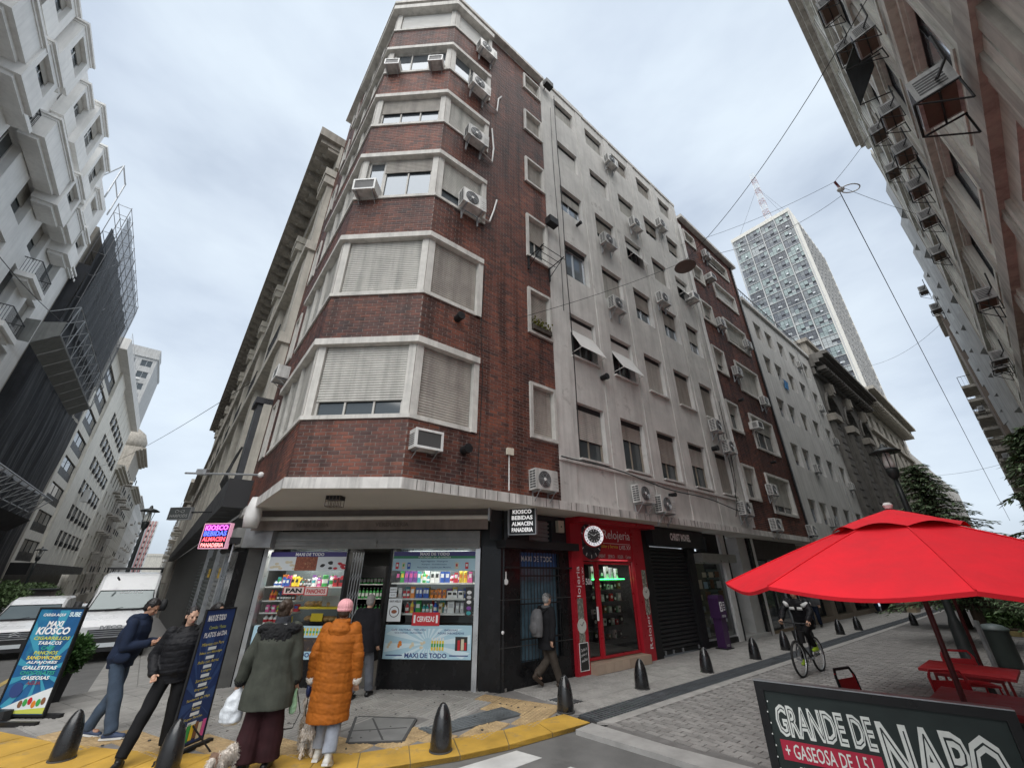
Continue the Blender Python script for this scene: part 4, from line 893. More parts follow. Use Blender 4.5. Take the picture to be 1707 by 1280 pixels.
for z,s in ((.5,'Cambio de'),(.4,'pilas y'),(.3,'mallas')): text(o,s,5.22,z,.06,MTXW,-.112,w=.2,rotin=.2)
# round illuminated projecting sign
t=thing('round_clock_sign','round projecting clock sign with lit white ring above the red watch shop','sign',tuple(RF.w(5.2,.25,2.88)),RZ_R-R_(40))
m=MB(); m.lathe([(.23,0),(.25,.02),(.25,.14),(.23,.16)],32); o=m.build('red_drum',MRED,t); o.rotation_euler=(PI/2,0,0)
m=MB(); m.lathe([(.228,0),(.228,.012)],32); o=m.build('white_ring',M('lit white ring',(.9,.9,.92),.4,0,emit=.08),t); o.rotation_euler=(PI/2,0,0); o.location=(0,-.158,0)
m=MB(); m.lathe([(.155,0),(.155,.012)],32); o=m.build('navy_dial',pm_('black'),t); o.rotation_euler=(PI/2,0,0); o.location=(0,-.168,0)
m=MB()
for i in range(12):
    a=i*PI/6; m.cyl((.105*math.cos(a),-.183,.105*math.sin(a)),(.14*math.cos(a),-.183,.14*math.sin(a)),.006,n=4)
m.cyl((0,-.183,0),(.06,-.183,.045),.006,n=4); m.cyl((0,-.183,0),(-.075,-.183,.04),.005,n=4); m.build('dial_mark',MTXW,t)
for i,chh in enumerate('RELOJERIA RELOJERIA '): 
    if chh!=' ':
        a=PI/2+.9-i*2*PI/20; text(t,chh,.191*math.cos(a),.191*math.sin(a),.04,MTXN,-.172,rotin=a-PI/2,bold=.02)
MB().cyl((0,.0,0),(0,.55,0),.025).build('bracket',MBLKM,t)
# --- shuttered black shop
t=thing('shuttered_shopfront','closed shop with black roller shutter and black fascia beside the watch shop','shopfront',tuple(RF.w(0,.9,0)),RZ_R)
MB().box(8.3,11.3,-.32,.05,2.82,3.34).build('fascia_box',M('black fascia',(.02,.022,.025),.5,.15),t); text(t,'CHRIST MONEL',9.85,3.10,.22,MTXW,-.325,w=1.2,bold=.05)
MB().box(8.05,8.42,-.08,.1,0,3.36).build('side_panel',MBLKM,t); MB().box(10.55,10.95,-.08,.1,0,2.82).build('side_panel',MBLKM,t)
shutter_mb(8.42,10.55,.12,2.8,.05,.105,.035).build('roller_shutter',M('black shutter slats',(.020,.020,.022),.38,.0,4,spec=.45),t)
MB().box(8.42,10.55,.0,.06,.04,.13).build('bottom_bar',MBLKM,t)
for x in (8.6,9.0,9.5,10.4): MB().box(x,x+.05,-.03,0,.05,.14).build('padlock',MSTEEL,t)
# --- third shop with display window
t=thing('small_display_shopfront','narrow shop window full of papers under a metal shutter box, next to the black shutter','shopfront',tuple(RF.w(0,.9,0)),RZ_R)
MB().box(10.98,13.4,-.35,.05,2.42,2.68).build('roller_box',M('bare shutter box',(.42,.41,.38),.35,.2,4,metal=.5),t); 
for i in range(5): MB().box(10.98,13.4,-.36-.004,-.35,2.44+i*.05,2.47+i*.05).build('box_rib',MC['bare shutter box'],t)
MB().box(10.98,13.0,-.05,.5,0,.16).build('plinth',MBLKM,t); MB().quad((11.0,.0,.16),(12.95,.0,.16),(12.95,.0,2.42),(11.0,.0,2.42)).build('glass_pane',MGLC,t)
frame_mb(10.98,12.98,.16,2.42,.05,-.02,.03).build('window_frame',MALU,t); MB().box(10.98,12.98,.7,.75,0,2.5).build('display_back',M('olive display back',(.13,.12,.08),.7,.3),t)
for i in range(4):
    for j in range(6):
        if random.random()<.85:
            x=11.15+i*.45;z=.25+j*.34; MB().box(x,x+random.uniform(.2,.34),.08,.1,z,z+random.uniform(.15,.28)).build('paper_notice',random.choice([MPOSTW,MPOSTW,pm_('cream'),MPOSTER,pm_('brown')]),t)
MB().box(12.98,13.3,-.1,.1,0,3.36).build('white_pillar',MWHITE,t); MB().box(13.3,13.38,-.12,.1,0,3.36).build('dark_pillar',MBLKM,t)
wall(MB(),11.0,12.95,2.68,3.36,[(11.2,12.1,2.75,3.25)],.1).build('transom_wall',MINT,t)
# --- entrance and the remaining fronts
t=thing('building_entrance','recessed apartment entrance with green louvred door and pale marble jambs','entrance',tuple(RF.w(0,.9,0)),RZ_R)
MB().box(13.4,15.5,-.12,1.2,0,.12).build('marble_step',M('pale marble',(.5,.5,.48),.4,.15,3),t); MB().box(14.6,15.35,.0,1.2,.12,3.36).build('marble_jamb',MC['pale marble'],t); MB().box(13.4,14.6,1.0,1.1,.12,3.36).build('door_frame',MBLKM,t)
for i in range(14): MB().box(13.6,14.5,.95,1.0,.3+i*.14,.40+i*.14).build('louvre_slat',M('green grey slat',(.12,.16,.15),.5,.1),t)
MB().box(15.35,15.62,-.1,.15,0,3.36).build('black_pillar',MBLK,t); MB().box(15.62,15.85,-.1,.15,0,3.36).build('white_pillar',MWHITE,t)
t=thing('long_shop_windows','row of dark shop windows with pale posts under the second brick bay','shopfront',tuple(RF.w(0,.9,0)),RZ_R)
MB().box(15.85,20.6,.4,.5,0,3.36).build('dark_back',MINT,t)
for i in range(4): 
    x=15.9+i*1.2; frame_mb(x,x+1.12,.1,2.6,.06,-.02,.04).build('window_frame',MALU if i%2 else MBLKM,t); MB().quad((x,.02,.1),(x+1.12,.02,.1),(x+1.12,.02,2.6),(x,.02,2.6)).build('pane',MGLASS,t)
MB().box(15.85,20.6,-.1,.1,2.6,3.36).build('fascia',M('dark brown fascia',(.06,.05,.045),.6,.2),t); MB().box(15.85,20.6,-.05,.1,0,.1).build('plinth',M('tan plinth',(.25,.19,.13),.7,.2),t)
# --- blade sign KIOSCO on the right, black and white
t=thing('blade_sign','black projecting sign with white KIOSCO BEBIDAS ALMACEN PANADERIA lettering','sign',tuple(RF.w(3.12,.44,2.83)),RZ_R-R_(58))
w_,h_=.60,.56
MB().box(-w_/2,w_/2,-.05,.05,0,h_).build('box',M('sign black',(.012,.012,.014),.4,0),t); frame_mb(-w_/2-.015,w_/2+.015,-.015,h_+.015,.02,-.06,.06).build('border',MSTEEL,t)
for i,s in enumerate(('KIOSCO','BEBIDAS','ALMACEN','PANADERIA')): text(t,s,0,h_-.095-i*.125,.088,M('lit white lettering',(.9,.9,.9),.5,0,emit=.15),-.054,w=.48 if i else .44,bold=.035)
MB().tube([(-w_/2-.03,0,-.05),(-w_/2-.05,0,.3),(-w_/2-.04,0,.5),(-.25,.05,.56)],.014).build('bracket',MSTEEL,t)
# LED sign on the left street front
t=thing('led_sign','lit LED sign with magenta blue and red KIOSCO lettering at the left of the kiosk','sign',(0,0,0),0)
c_=LS(10.75,.77,2.53); t.location=c_; t.rotation_euler=(0,0,RZ_R-R_(48))
w_,h_=.60,.47
MB().box(-w_/2,w_/2,-.04,.04,0,h_).build('box',M('led black',(.01,.008,.015),.4,0),t); frame_mb(-w_/2-.012,w_/2+.012,-.012,h_+.012,.016,-.045,.045).build('border',M('pink led edge',(.6,.3,.4),.4,0,emit=.2),t)
for i,(s,c,hh) in enumerate((('KIOSCO',(1,.12,.75),.10),('BEBIDAS',(.08,.12,1),.10),('ALMACEN',(1,.08,.12),.085),('PANADERIA',(1,.25,.25),.075))): text(t,s,0,h_-.075-i*.112,hh,M('led %d'%i,c,.4,0,emit=.75),-.046,w=.53,bold=.03)
MB().box(-w_/2,w_/2,-.041,-.0405,h_-.13,h_).build('glow_panel',M('magenta led panel',(.08,.005,.10),.5,0,emit=.3),t)
# ============================================================ AIR CONDITIONERS
MACW=M('weathered unit casing',(.66,.65,.62),.5,.2,5,streak=.4,objr=.22,stain=(5,.66,(.3,.25,.2)))
def make_split():
    t=thing('air_conditioner','x','air conditioner')
    m=MB(); w,h,d=.82,.56,.3
    m.box(-w/2,w/2,-d,0,0,h); m.build('case',MACW,t)
    m=MB(); m.lathe([(.225,0),(.225,.012)],24); g=m.build('fan_recess',MACG,t); g.rotation_euler=(PI/2,0,0); g.location=(-.1,-d-.0005,h*.5)
    m=MB()
    for k in range(5):
        r=.05+.043*k; m.tube([(-.1+r*math.cos(a),-d-.018,h*.5+r*math.sin(a)) for a in [2*PI*i/20 for i in range(21)]],.005,4)
    for k in range(6):
        a=PI*k/3; m.cyl((-.1,-d-.018,h*.5),(-.1+.225*math.cos(a),-d-.018,h*.5+.225*math.sin(a)),.005,n=4)
    m.build('fan_guard',MSTEEL,t); m=MB(); m.cyl((-.1,-d-.03,h*.5),(-.1,-d-.01,h*.5),.045,n=12); m.build('fan_hub',MWHITE,t)
    m=MB()
    for i in range(7):
        m.box(-w/2-.006,-w/2-.0005,-d+.03,-d+.13,.05+i*.07,.09+i*.07); m.box(-w/2-.006,-w/2-.0005,-d+.15,-d+.25,.05+i*.07,.09+i*.07)
    m.build('side_louvre',MACG,t)
    m=MB(); 
    for i in range(4): m.box(.24,.39,-d-.004,-d,.1+i*.08,.105+i*.08)
    m.build('panel_line',MACG,t)
    m=MB(); 
    for x in (-.28,.28): m.box(x-.02,x+.02,-d-.02,.05,-.05,-.005); m.box(x-.02,x+.02,.0,.05,-.4,-.05); m.cyl((x,-d+.03,-.04),(x,.02,-.36),.012,n=4)
    m.build('bracket',MSTEEL,t)
    m=MB(); m.tube([(.41,-.1,.12),(.47,-.1,.1),(.49,-.04,.2),(.5,.02,.5)],.018,6); m.build('pipe',MPIPEW,t)
    return t
def make_winac():
    t=thing('air_conditioner','x','air conditioner'); w,h,d=.66,.42,.42
    m=MB(); m.box(-w/2,w/2,-d,.1,0,h); m.build('case',MACW,t)
    frame_mb(-w/2-.004,w/2+.004,-.004,h+.004,.05,-d-.02,-d+.01).build('front_frame',MWHITE,t)
    MB().quad((-w/2+.05,-d-.002,.05),(w/2-.05,-d-.002,.05),(w/2-.05,-d-.002,h-.05),(-w/2+.05,-d-.002,h-.05)).build('coil',MACG,t)
    m=MB()
    for i in range(6): m.box(-w/2-.005,-w/2,-d+.06,-d+.3,.08+i*.045,.1+i*.045)
    m.build('side_louvre',MACG,t)
    m=MB(); 
    for x in (-.24,.24): m.box(x-.015,x+.015,-d,.1,-.035,-.002); m.cyl((x,-d+.05,-.02),(x,.05,-.28),.011,n=4)
    m.build('bracket',MSTEEL,t); return t
SPL=make_split(); WAC=make_winac(); used=set()
def ac(kind,fr,x,z,label,y=0,rz=0,sc=1):
    src=SPL if kind=='s' else WAC
    if kind in used: o=dup(src)
    else: o=src; used.add(kind)
    o.location=fr.w(x,y,z); o.rotation_euler=(R_(random.uniform(-2,1)),R_(random.uniform(-2,2)),fr.rz+rz+R_(random.uniform(-2,2))); o.scale=(sc*.84,sc*.84,sc*.84); o['label']=label; o['group']='air conditioners on the street walls'
    return o
ac('w',RF,.33,4.06,'white framed window air conditioner in the brick wall beneath the first floor bay',.1)
ac('s',RF,3.25,3.68,'clean white outdoor unit with round grille standing on the slab above the kiosk sign',-.02,sc=.95)
ac('s',RF,.95,10.5,'white outdoor unit on the third storey corner bay with white hose curling up',-.12)
ac('s',RF,.95,13.15,'white outdoor unit hanging below the fourth storey bay window on the right facet',-.1)
ac('s',RF,.95,15.65,'grimy white outdoor unit below the fifth storey bay window on the right facet',-.1)
ac('s',RF,1.2,18.15,'uppermost white outdoor unit of the corner bay near the roof edge',-.05)
ac('w',CH,.35,10.5,'dark boxy window air conditioner poking out of the left part of the third storey bay',.05,sc=1.0)
ac('w',CH,.3,16.0,'brown bottomed window air conditioner at left of the fifth storey bay front',.0,sc=.8)
ac('w',CH,1.65,16.0,'window air conditioner at right of the fifth storey bay front',.0,sc=.8)
ac('w',LF,-3.5,6.75,'single air conditioner hanging on the left street side of the brick corner',.05)
fl=['first','second','third','fourth','fifth','top']
for k,x,z,lab in (('s',6.95,3.78,'white outdoor unit with big round fan, left of the pair above the red shop'),('s',7.95,3.6,'dusty outdoor unit, right of the pair above the black shop'),
  ('s',13.4,3.98,'outdoor unit with dark grille at the lower right end of the grey wall'),('s',6.95,13.0,'outdoor unit below the second grey column window at the fourth storey'),('s',6.95,10.1,'white outdoor unit hanging under the second grey column window at the third storey'),
  ('s',10.35,12.0,'outdoor unit between the third and fourth grey column at mid height'),('s',8.0,18.4,'small outdoor unit near the roof on the second pier of the grey wall'),('s',11.6,17.0,'outdoor unit on the upper right of the grey wall beside the fourth column'),
  ('s',12.6,7.0,'large white outdoor unit under the last grey column window of the second storey'),('s',13.3,6.3,'outdoor unit beside the cables at the right edge of the grey wall'),('w',13.1,13.45,'beige box air conditioner in the last grey column behind the hanging street lamp'),
  ('s',9.2,15.4,'small dark unit beneath the third grey column near the top')): ac(k,RF,x,z,lab,-.06)
for k,x,z,lab in (('s',16.6,5.05,'outdoor unit at the left of the lowest wide window in the far brick part'),('w',16.7,8.0,'box unit left of the second wide window in the far brick part'),('s',18.9,9.75,'outdoor unit under the right end of the third wide window in the far brick part'),('s',16.3,10.6,'outdoor unit left of the third wide window in the far brick part'),
  ('s',15.9,13.2,'outdoor unit left of the fourth wide window in the far brick part'),('s',18.9,13.1,'outdoor unit at right below the fourth wide window in the far brick part'),('w',16.0,16.2,'tan box unit left of the fifth wide window in the far brick part'),('s',16.4,18.0,'outdoor unit left of the top wide window in the far brick part'),('s',16.0,3.62,'unit standing on the slab under the far brick part, left one'),('s',20.2,3.65,'white louvred unit on the slab at the right end of the far brick part')): ac(k,RF,x,z,lab,-.06,sc=.95)
# vents, dark flue caps and floodlights on the wall
def flue(fr,x,z,label,r=.09):
    t=thing('flue_cap',label,'flue cap',tuple(fr.w(x,0,z)),fr.rz,'flue caps on the walls'); m=MB(); m.cyl((0,0,0),(0,-.18,0),r*.9,r,12); m.build('pipe',MBLKM,t); m=MB(); m.cyl((0,-.18,0),(0,-.22,0),r*1.1,r*1.05,12); m.build('rim',MBLKM,t)
flue(RF,1.2,4.25,'black round flue cap beside the window unit below the first floor bay'); flue(RF,.85,7.2,'black flue cap in a patched hole below the second floor bay'); flue(RF,5.9,7.3,'small dark flue under the lower tilted white shutter'); flue(RF,8.6,4.2,'small dark flue on the grey wall by the cable',.06); flue(RF,12.2,6.3,'dark round flue next to the unit at the grey right edge',.1); flue(RF,5.4,13.15,'tiny dark flue under the first grey column at mid height',.06); flue(RF,17.9,6.7,'small flue under the second wide brick window',.06); flue(RF,16.0,9.3,'dark flue stub between the brick windows',.07)
# cables across the grey wall
def cable(name,pts,r,label,mat=MCABLE,group='cables and wires',n=5,kind=None):
    o=MB().tube(pts,r,n).build(name,mat); tag(o,label,'cable',group); return o
def sagline(p,q,sag,n=14):
    p=Vector(p);q=Vector(q); return [p.lerp(q,i/n)-Vector((0,0,sag*4*(i/n)*(1-i/n))) for i in range(n+1)]
cable('wall_cable',[RF.w(x,-.09,4.62+.05*math.sin(x*1.3)-.05*(x-4)) for x in [3.9+.4*i for i in range(26)]],.018,'thick black cable sagging along the grey wall below the first floor windows')
cable('wall_cable',[RF.w(4.62+.02*math.sin(z),-.07,z) for z in [4.7+.8*i for i in range(20)]],.014,'dark cable running straight up the grey wall beside the first window column')
cable('wall_cable',[RF.w(4.35+.03*math.sin(z*.7),-.07,z) for z in [9+.7*i for i in range(15)]],.01,'thin cable down the left edge of the grey wall')
cable('wall_cable',[RF.w(1.55,-.03,3.7),RF.w(1.6,-.02,6),RF.w(1.5,-.02,7.2),RF.w(1.55,-.02,9)],.008,'thin dark wire on the brick beside the bay frame')
cable('white_hose',[RF.w(1.35,-.1,10.6),RF.w(1.6,-.08,10.65),RF.w(1.75,-.06,11.2),RF.w(1.85,-.05,11.7)],.025,'white hose on the brick beside the third storey unit',MPIPEW)
cable('white_hose',[RF.w(1.3,-.1,13.2),RF.w(1.62,-.08,13.1),RF.w(1.68,-.06,13.8),RF.w(1.6,-.05,14.7)],.025,'white hose on the brick beside the fourth storey unit',MPIPEW)
cable('white_hose',[RF.w(1.4,-.1,15.7),RF.w(1.75,-.08,15.7),RF.w(1.82,-.06,16.5),RF.w(1.95,-.05,16.8)],.025,'white hose looping beside the fifth storey unit',MPIPEW)
cable('conduit',[RF.w(2.35,-.03,3.6),RF.w(2.35,-.03,4.35)],.016,'short white conduit with box on the brick above the slab',MPIPEW); 
t=thing('junction_box','small cream junction box on top of the white conduit','junction box',tuple(RF.w(2.35,-.02,4.35)),RZ_R); MB().box(-.08,.08,-.06,0,0,.14).build('box',M('cream box',(.6,.55,.45),.5,.1),t); MB().box(-.085,.085,-.07,-.06,-.005,.145).build('lid',MC['cream box'],t)
for x,z in ((12.7,3.9),(13.0,4.6)): cable('wall_cable',[RF.w(x,-.08,z),RF.w(x+.3,-.1,z+.5),RF.w(x+.5,-.09,z+1.6),RF.w(x+.6,-.08,z+4)],.014,'loose looping cable at the right edge of the grey wall, %s one'%('lower' if z<4 else 'upper'))
# flower box, drying rack
t=thing('window_box','small window box with yellow green plants on the second floor narrow brick window','window box',tuple(RF.w(3.42,-.02,7.84)),RZ_R); MB().box(-.33,.33,-.12,.06,0,.14).build('trough',M('dark trough',(.06,.05,.04),.8,.2),t)
m=MB()
for i in range(140):
    p=Vector((random.uniform(-.33,.33),random.uniform(-.14,.05),.12+random.random()**2*.28)); d=Vector((random.uniform(-1,1),random.uniform(-1,1),random.uniform(-.3,1))).normalized()*.05; u=d.cross(Vector((.3,.5,1))).normalized()*.02; m.add([p-u,p+d*.5-u*1.6,p+d,p+d*.5+u*1.6,p+u],[(0,1,2,3,4)])
m.build('leaf_mass',M('yellow green leaf',(.16,.17,.03),.6,.3,9,isl=.4),t,kind='stuff')
t=thing('drying_rack','black metal clothes rack jutting from the third floor narrow brick window','drying rack',tuple(RF.w(3.42,0,10.3)),RZ_R); m=MB()
for x in (-.35,.45): m.cyl((x,0,0),(x,-.65,.05),.015,n=5); m.cyl((x,-.6,.04),(x,-.0,-.35),.012,n=5)
for y in (-.2,-.4,-.6): m.cyl((-.4,y,.03),(.55,y,.03),.01,n=4)
m.build('rack_rods',MBLKM,t); MB().box(-.4,-.36,-.05,.0,-.45,.1).box(.44,.48,-.05,0,-.45,.1).build('wall_plate',MBLKM,t)
for x,z in ((3.85,12.1),(4.1,19.9)): 
    t=thing('camera_box','small dark floodlight box on the grey wall edge, %s'%('halfway up' if z<15 else 'near the roof'),'floodlight',tuple(RF.w(x,-.05,z)),RZ_R); MB().box(-.12,.25,-.28,-.05,-.1,.16).build('box',MBLKM,t); MB().cyl((0,-.05,-.05),(0,.1,-.2),.02).build('arm',MSTEEL,t)
# ============================================================ NEIGHBOURING BUILDINGS
MCLA=M('sooty classical stone',(.36,.33,.285),.85,.25,2,.3,25,streak=.35,stain=(1.6,.58,(.16,.14,.12)))
MCLA2=M('pale classical stone',(.50,.47,.41),.85,.2,2,.2,25,streak=.3)
MDARKST=M('blackened stone',(.17,.16,.145),.9,.3,2,.3,25,streak=.4)
MWHT=M('white render',(.80,.79,.765),.8,.10,1,.1,30,streak=.10); MWHT2=M('greyish white render',(.60,.59,.565),.8,.12,1.2,.15,30,streak=.22)
MCRM=M('cream concrete',(.68,.65,.58),.8,.12,1.5,.15,30,streak=.2); MBEI=M('beige cement',(.62,.61,.555),.85,.2,1.6,.25,25,streak=.3); MBEID=M('dirty brown moulding',(.41,.385,.345),.85,.3,2,.3,30,streak=.3)
MGRYW=M('grey party wall',(.40,.40,.39),.85,.15,1.5,.15,30,streak=.3)
MRAIL=M('black iron railing',(.02,.02,.022),.5,.1); MVSH=M('far shutter',(.40,.38,.34),.6,.2,2)
MGLSKY=M('sky reflecting glass',(.62,.66,.70),.05,.15,.8,metal=.75); MGLGR=M('green tinted glass',(.20,.27,.26),.08,.2,2,metal=.35)
WC={}
def wdup(root,fr_o,w,h,x,z,y=.12,shut=0,mull=1,fm=None,sm_=None,gl=None,trans=None,fw=.05,sill=None):
    key=(round(w,2),round(h,2),round(y,2),shut,mull,fm and fm.name,sm_ and sm_.name,gl and gl.name,trans,bool(sill))
    if key in WC: o=dup(WC[key],parent=root)
    else: o=WC[key]=window(root,-w/2,w/2,0,h,y,shut,mull,fw,fm or MALU,sm_ or MVSH,gl or MGLASS,False,sill,trans)
    o.location=(x,0,z); return o
def block(root,x0,x1,z0,z1,cols,rows,mat,depth=.2,y=0,back=8,gl=MGLASS,shuts=(0,.3,.6,1),mull=1,fm=None,sill=None,roof=None,ww=None):
    """one street wall with real openings and windows; cols = centres, rows = (z,h)"""
    holes=[(c-ww/2,c+ww/2,z,z+h) for c in cols for z,h in rows]
    wall(MB(),x0,x1,z0,z1,holes,depth,y).build('wall',mat,root)
    m=MB(); m.quad((x0,y,z0),(x0,y,z1),(x0,y+back,z1),(x0,y+back,z0)); m.quad((x1,y,z0),(x1,y+back,z0),(x1,y+back,z1),(x1,y,z1)); m.build('side_wall',mat,root,kind=None)
    MB().quad((x0,y,z1),(x1,y,z1),(x1,y+back,z1),(x0,y+back,z1)).build('roof',roof or mat,root)
    for c in cols:
        for z,h in rows:
            o=wdup(root,None,ww,h,c,z,depth*.7,random.choice(shuts),mull,fm,None,gl,sill=sill); o.location=(c,y,z)
def bld(label,fr,cat='building',name='building'): return thing(name,label,cat,(fr.o.x,fr.o.y,0),fr.rz)
def railing(x0,x1,y,z,h=1.0,step=.13,yb=None):
    m=MB(); m.box(x0,x1,y-.02,y+.02,z+h-.04,z+h); m.box(x0,x1,y-.015,y+.015,z+.06,z+.09)
    n=int((x1-x0)/step)
    for i in range(n+1): m.box(x0+(x1-x0)*i/n-.008,x0+(x1-x0)*i/n+.008,y-.008,y+.008,z,z+h-.03)
    if yb is not None:
        k=int(abs(yb-y)/step)
        for xx in (x0,x1):
            m.box(xx-.02,xx+.02,y,yb,z+h-.04,z+h)
            for i in range(k): yy=y+(yb-y)*i/k; m.box(xx-.008,xx+.008,yy-.008,yy+.008,z,z+h-.03)
    return m
def cornice(x0,x1,z,out,h,steps=3,mat=None,root=None,name='cornice'):
    m=MB()
    for i in range(steps):
        a=h*i/steps;b=h*(i+1)/steps; o=out*(i+1)/steps; m.box(x0-.0*o,x1,-o,.02+i*.003,z+a,z+b-.001*(steps-i))
    return m.build(name,mat,root)
# ---- pale six storey house right of the corner building (x 20.6 - 32.3)
t=bld('plain greyish white six storey apartment house with small deep windows next to the brick part',RF,'apartment house')
cl_=[22.25,23.95,26.0,28.2,30.75]; rw=[(4.35,1.15),(7.2,1.25),(9.9,1.2),(12.65,1.2),(15.0,1.2)]
block(t,20.62,32.25,3.4,17.35,cl_,rw,MWHT2,.28,.02,9,MGLASS,(0,.35,.7),1,None,None,ww=1.15)
MB().box(20.62,32.3,-.12,.2,17.25,17.5).build('parapet_band',MWHT2,t)
for i in range(3): MB().box(25.7+i*.0,25.7+.05,-.02,.03,4,5).build('downpipe',MSTEEL,t) if i==0 else None
MB().box(29.5,29.56,-.05,.02,3.5,17.2).build('downpipe',MGRYW,t)
block(t,20.62,24.3,17.4,20.2,[22.2,23.5],[(18.3,1.1)],MWHT2,.2,1.6,7,ww=.9); block(t,25.0,30.5,17.4,19.6,[26.5,28.5],[(17.9,1.1)],MWHT2,.2,2.2,7,ww=.9)
MB().box(20.7,23.2,.8,3,20.2,20.4).build('roof_eave',MBLKM,t)
railing(21,32,.1,17.5,.9,.3).build('roof_railing',MRAIL,t)
wall(MB(),20.62,32.25,0,3.4,[(21,23.5,.2,2.7),(24.2,26.8,.2,2.7),(27.5,31.5,.2,2.7)],.4,.9).build('ground_wall',M('tan shop surround',(.28,.23,.18),.7,.2,4),t)
for a,b in ((21,23.5),(24.2,26.8),(27.5,31.5)): w_o=frame_mb(a,b,.2,2.7,.07,1.2,1.26,1).build('shop_window',MBLKM,t); MB().quad((a,1.25,.2),(b,1.25,.2),(b,1.25,2.7),(a,1.25,2.7)).build('pane',MGLASS,w_o)
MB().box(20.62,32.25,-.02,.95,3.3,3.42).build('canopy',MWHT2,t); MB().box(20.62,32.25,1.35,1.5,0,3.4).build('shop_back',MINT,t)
for x,z,l in ((24.6,7.2,'unit beside the second column at second storey of the pale house'),(31,7.0,'unit under the last column window low on the pale house'),(30.6,12.4,'unit under the last column at upper storey of the pale house'),(28.7,15.2,'unit beside the fourth column near the top of the pale house'),(24.2,4.3,'unit low on the pale house near the red parasol'),(31.2,10.1,'unit at the right edge of the pale house')): ac('s',RF,x,z,l,0,sc=.9)
t2=thing('hanging_laundry','blue cloth drying at a window of the pale house','laundry',tuple(RF.w(24.1,-.02,12.2)),RZ_R); m=MB()
for i in range(8): 
    for j in range(5): m.quad(*[(-.35+.7*a/8,-.04-.03*math.sin(a*1.7+b),.6-.6*b/5) for a,b in ((i,j),(i,j+1),(i+1,j+1),(i+1,j))])
m.build('cloth',M('blue cloth',(.06,.20,.42),.8,.4,9),t2); MB().cyl((-.4,-.05,.6),(.4,-.05,.6),.01).build('line',MCABLE,t2)
# ---- dark classical palace (32.3 - 47)
t=bld('blackened classical stone building with tall arches and heavy cornice beyond the pale house',RF,'stone building')
def archwall(x0,x1,z0,z1,centers,w,zb,zs,mat,root,depth=.7,y=0):
    m=MB(); edges=[x0]
    for c in centers:
        a,b=c-w/2,c+w/2; r=w/2; n=10
        m.quad((edges[-1],y,z0),(a,y,z0),(a,y,z1),(edges[-1],y,z1))
        m.quad((a,y,z0),(b,y,z0),(b,y,zb),(a,y,zb))
        arc=[(c+r*math.cos(PI-PI*i/n),zs+r*math.sin(PI*i/n)) for i in range(n+1)]
        for i in range(n):
            p,q=arc[i],arc[i+1]; m.quad((p[0],y,p[1]),(q[0],y,q[1]),(q[0],y,z1),(p[0],y,z1)); m.quad((p[0],y,p[1]),(p[0],y+depth,p[1]),(q[0],y+depth,q[1]),(q[0],y,q[1]))
        m.quad((a,y,zb),(a,y,zs),(a,y+depth,zs),(a,y+depth,zb)); m.quad((b,y,zb),(b,y+depth,zb),(b,y+depth,zs),(b,y,zs)); edges.append(b)
    m.quad((edges[-1],y,z0),(x1,y,z0),(x1,y,z1),(edges[-1],y,z1)); return m.build('wall',mat,root)
AC_=[34.6,39.4,44.2]; archwall(32.3,47,0,16.6,AC_,3.3,8.6,13.0,MDARKST,t,.8)
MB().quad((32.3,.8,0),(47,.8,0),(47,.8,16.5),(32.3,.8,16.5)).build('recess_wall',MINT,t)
for c in AC_:
    w_o=frame_mb(c-1.5,c+1.5,8.7,13.2,.14,.5,.6,2,trans=11).build('window',MBEID,t); MB().quad((c-1.45,.56,8.7),(c+1.45,.56,8.7),(c+1.45,.56,14.2),(c-1.45,.56,14.2)).build('pane',MGLASS,w_o)
    m=MB()
    for r in (1.72,1.88): m.tube([(c+r*math.cos(PI*i/14),-.08,13+r*math.sin(PI*i/14)) for i in range(15)],.07,6)
    m.build('archivolt',MDARKST,t)
    MB().box(c-.3,c+.3,-.4,0,14.6,15.6).box(c-.2,c+.2,-.5,-.4,14.8,15.5).build('keystone',MCLA,t)
    for k in range(3): 
        for j in range(1): wd=MB(); wd.box(c-1.1,c+1.1,-.06,-.001,1.2+k*2.5,1.3+k*2.5); wd.build('moulding',MDARKST,t)
for x in (32.6,37.0,41.8,46.6):
    MB().box(x-.55,x+.55,-.3,0,0,12.6).build('pilaster',MDARKST,t); MB().box(x-.75,x+.75,-.55,.0,12.0,12.5).build('pilaster_cap',MCLA,t)
    for k in range(22): MB().box(x-.58,x+.58,-.34,-.301,.3+k*.53,.72+k*.53).build('rusticated_stone',MDARKST,t)
cornice(32.25,47.3,16.5,1.3,1.0,4,MDARKST,t); MB().box(32.3,47,-.2,.2,15.9,16.45).build('frieze',MDARKST,t)
for i in range(22): MB().box(32.6+i*.67,32.9+i*.67,-.85,-.25,16.2,16.49).build('modillion',MDARKST,t)
for a,b in ((33.0,36.2),): MB().box(a,b,-.1,1.5,17.5,19.0).box(a-.2,b+.2,-.3,1.6,19.0,19.3).build('attic',MCLA,t)
MB().box(32.3,47,.0,8,17.49,17.6).build('roof',MDARKST,t)
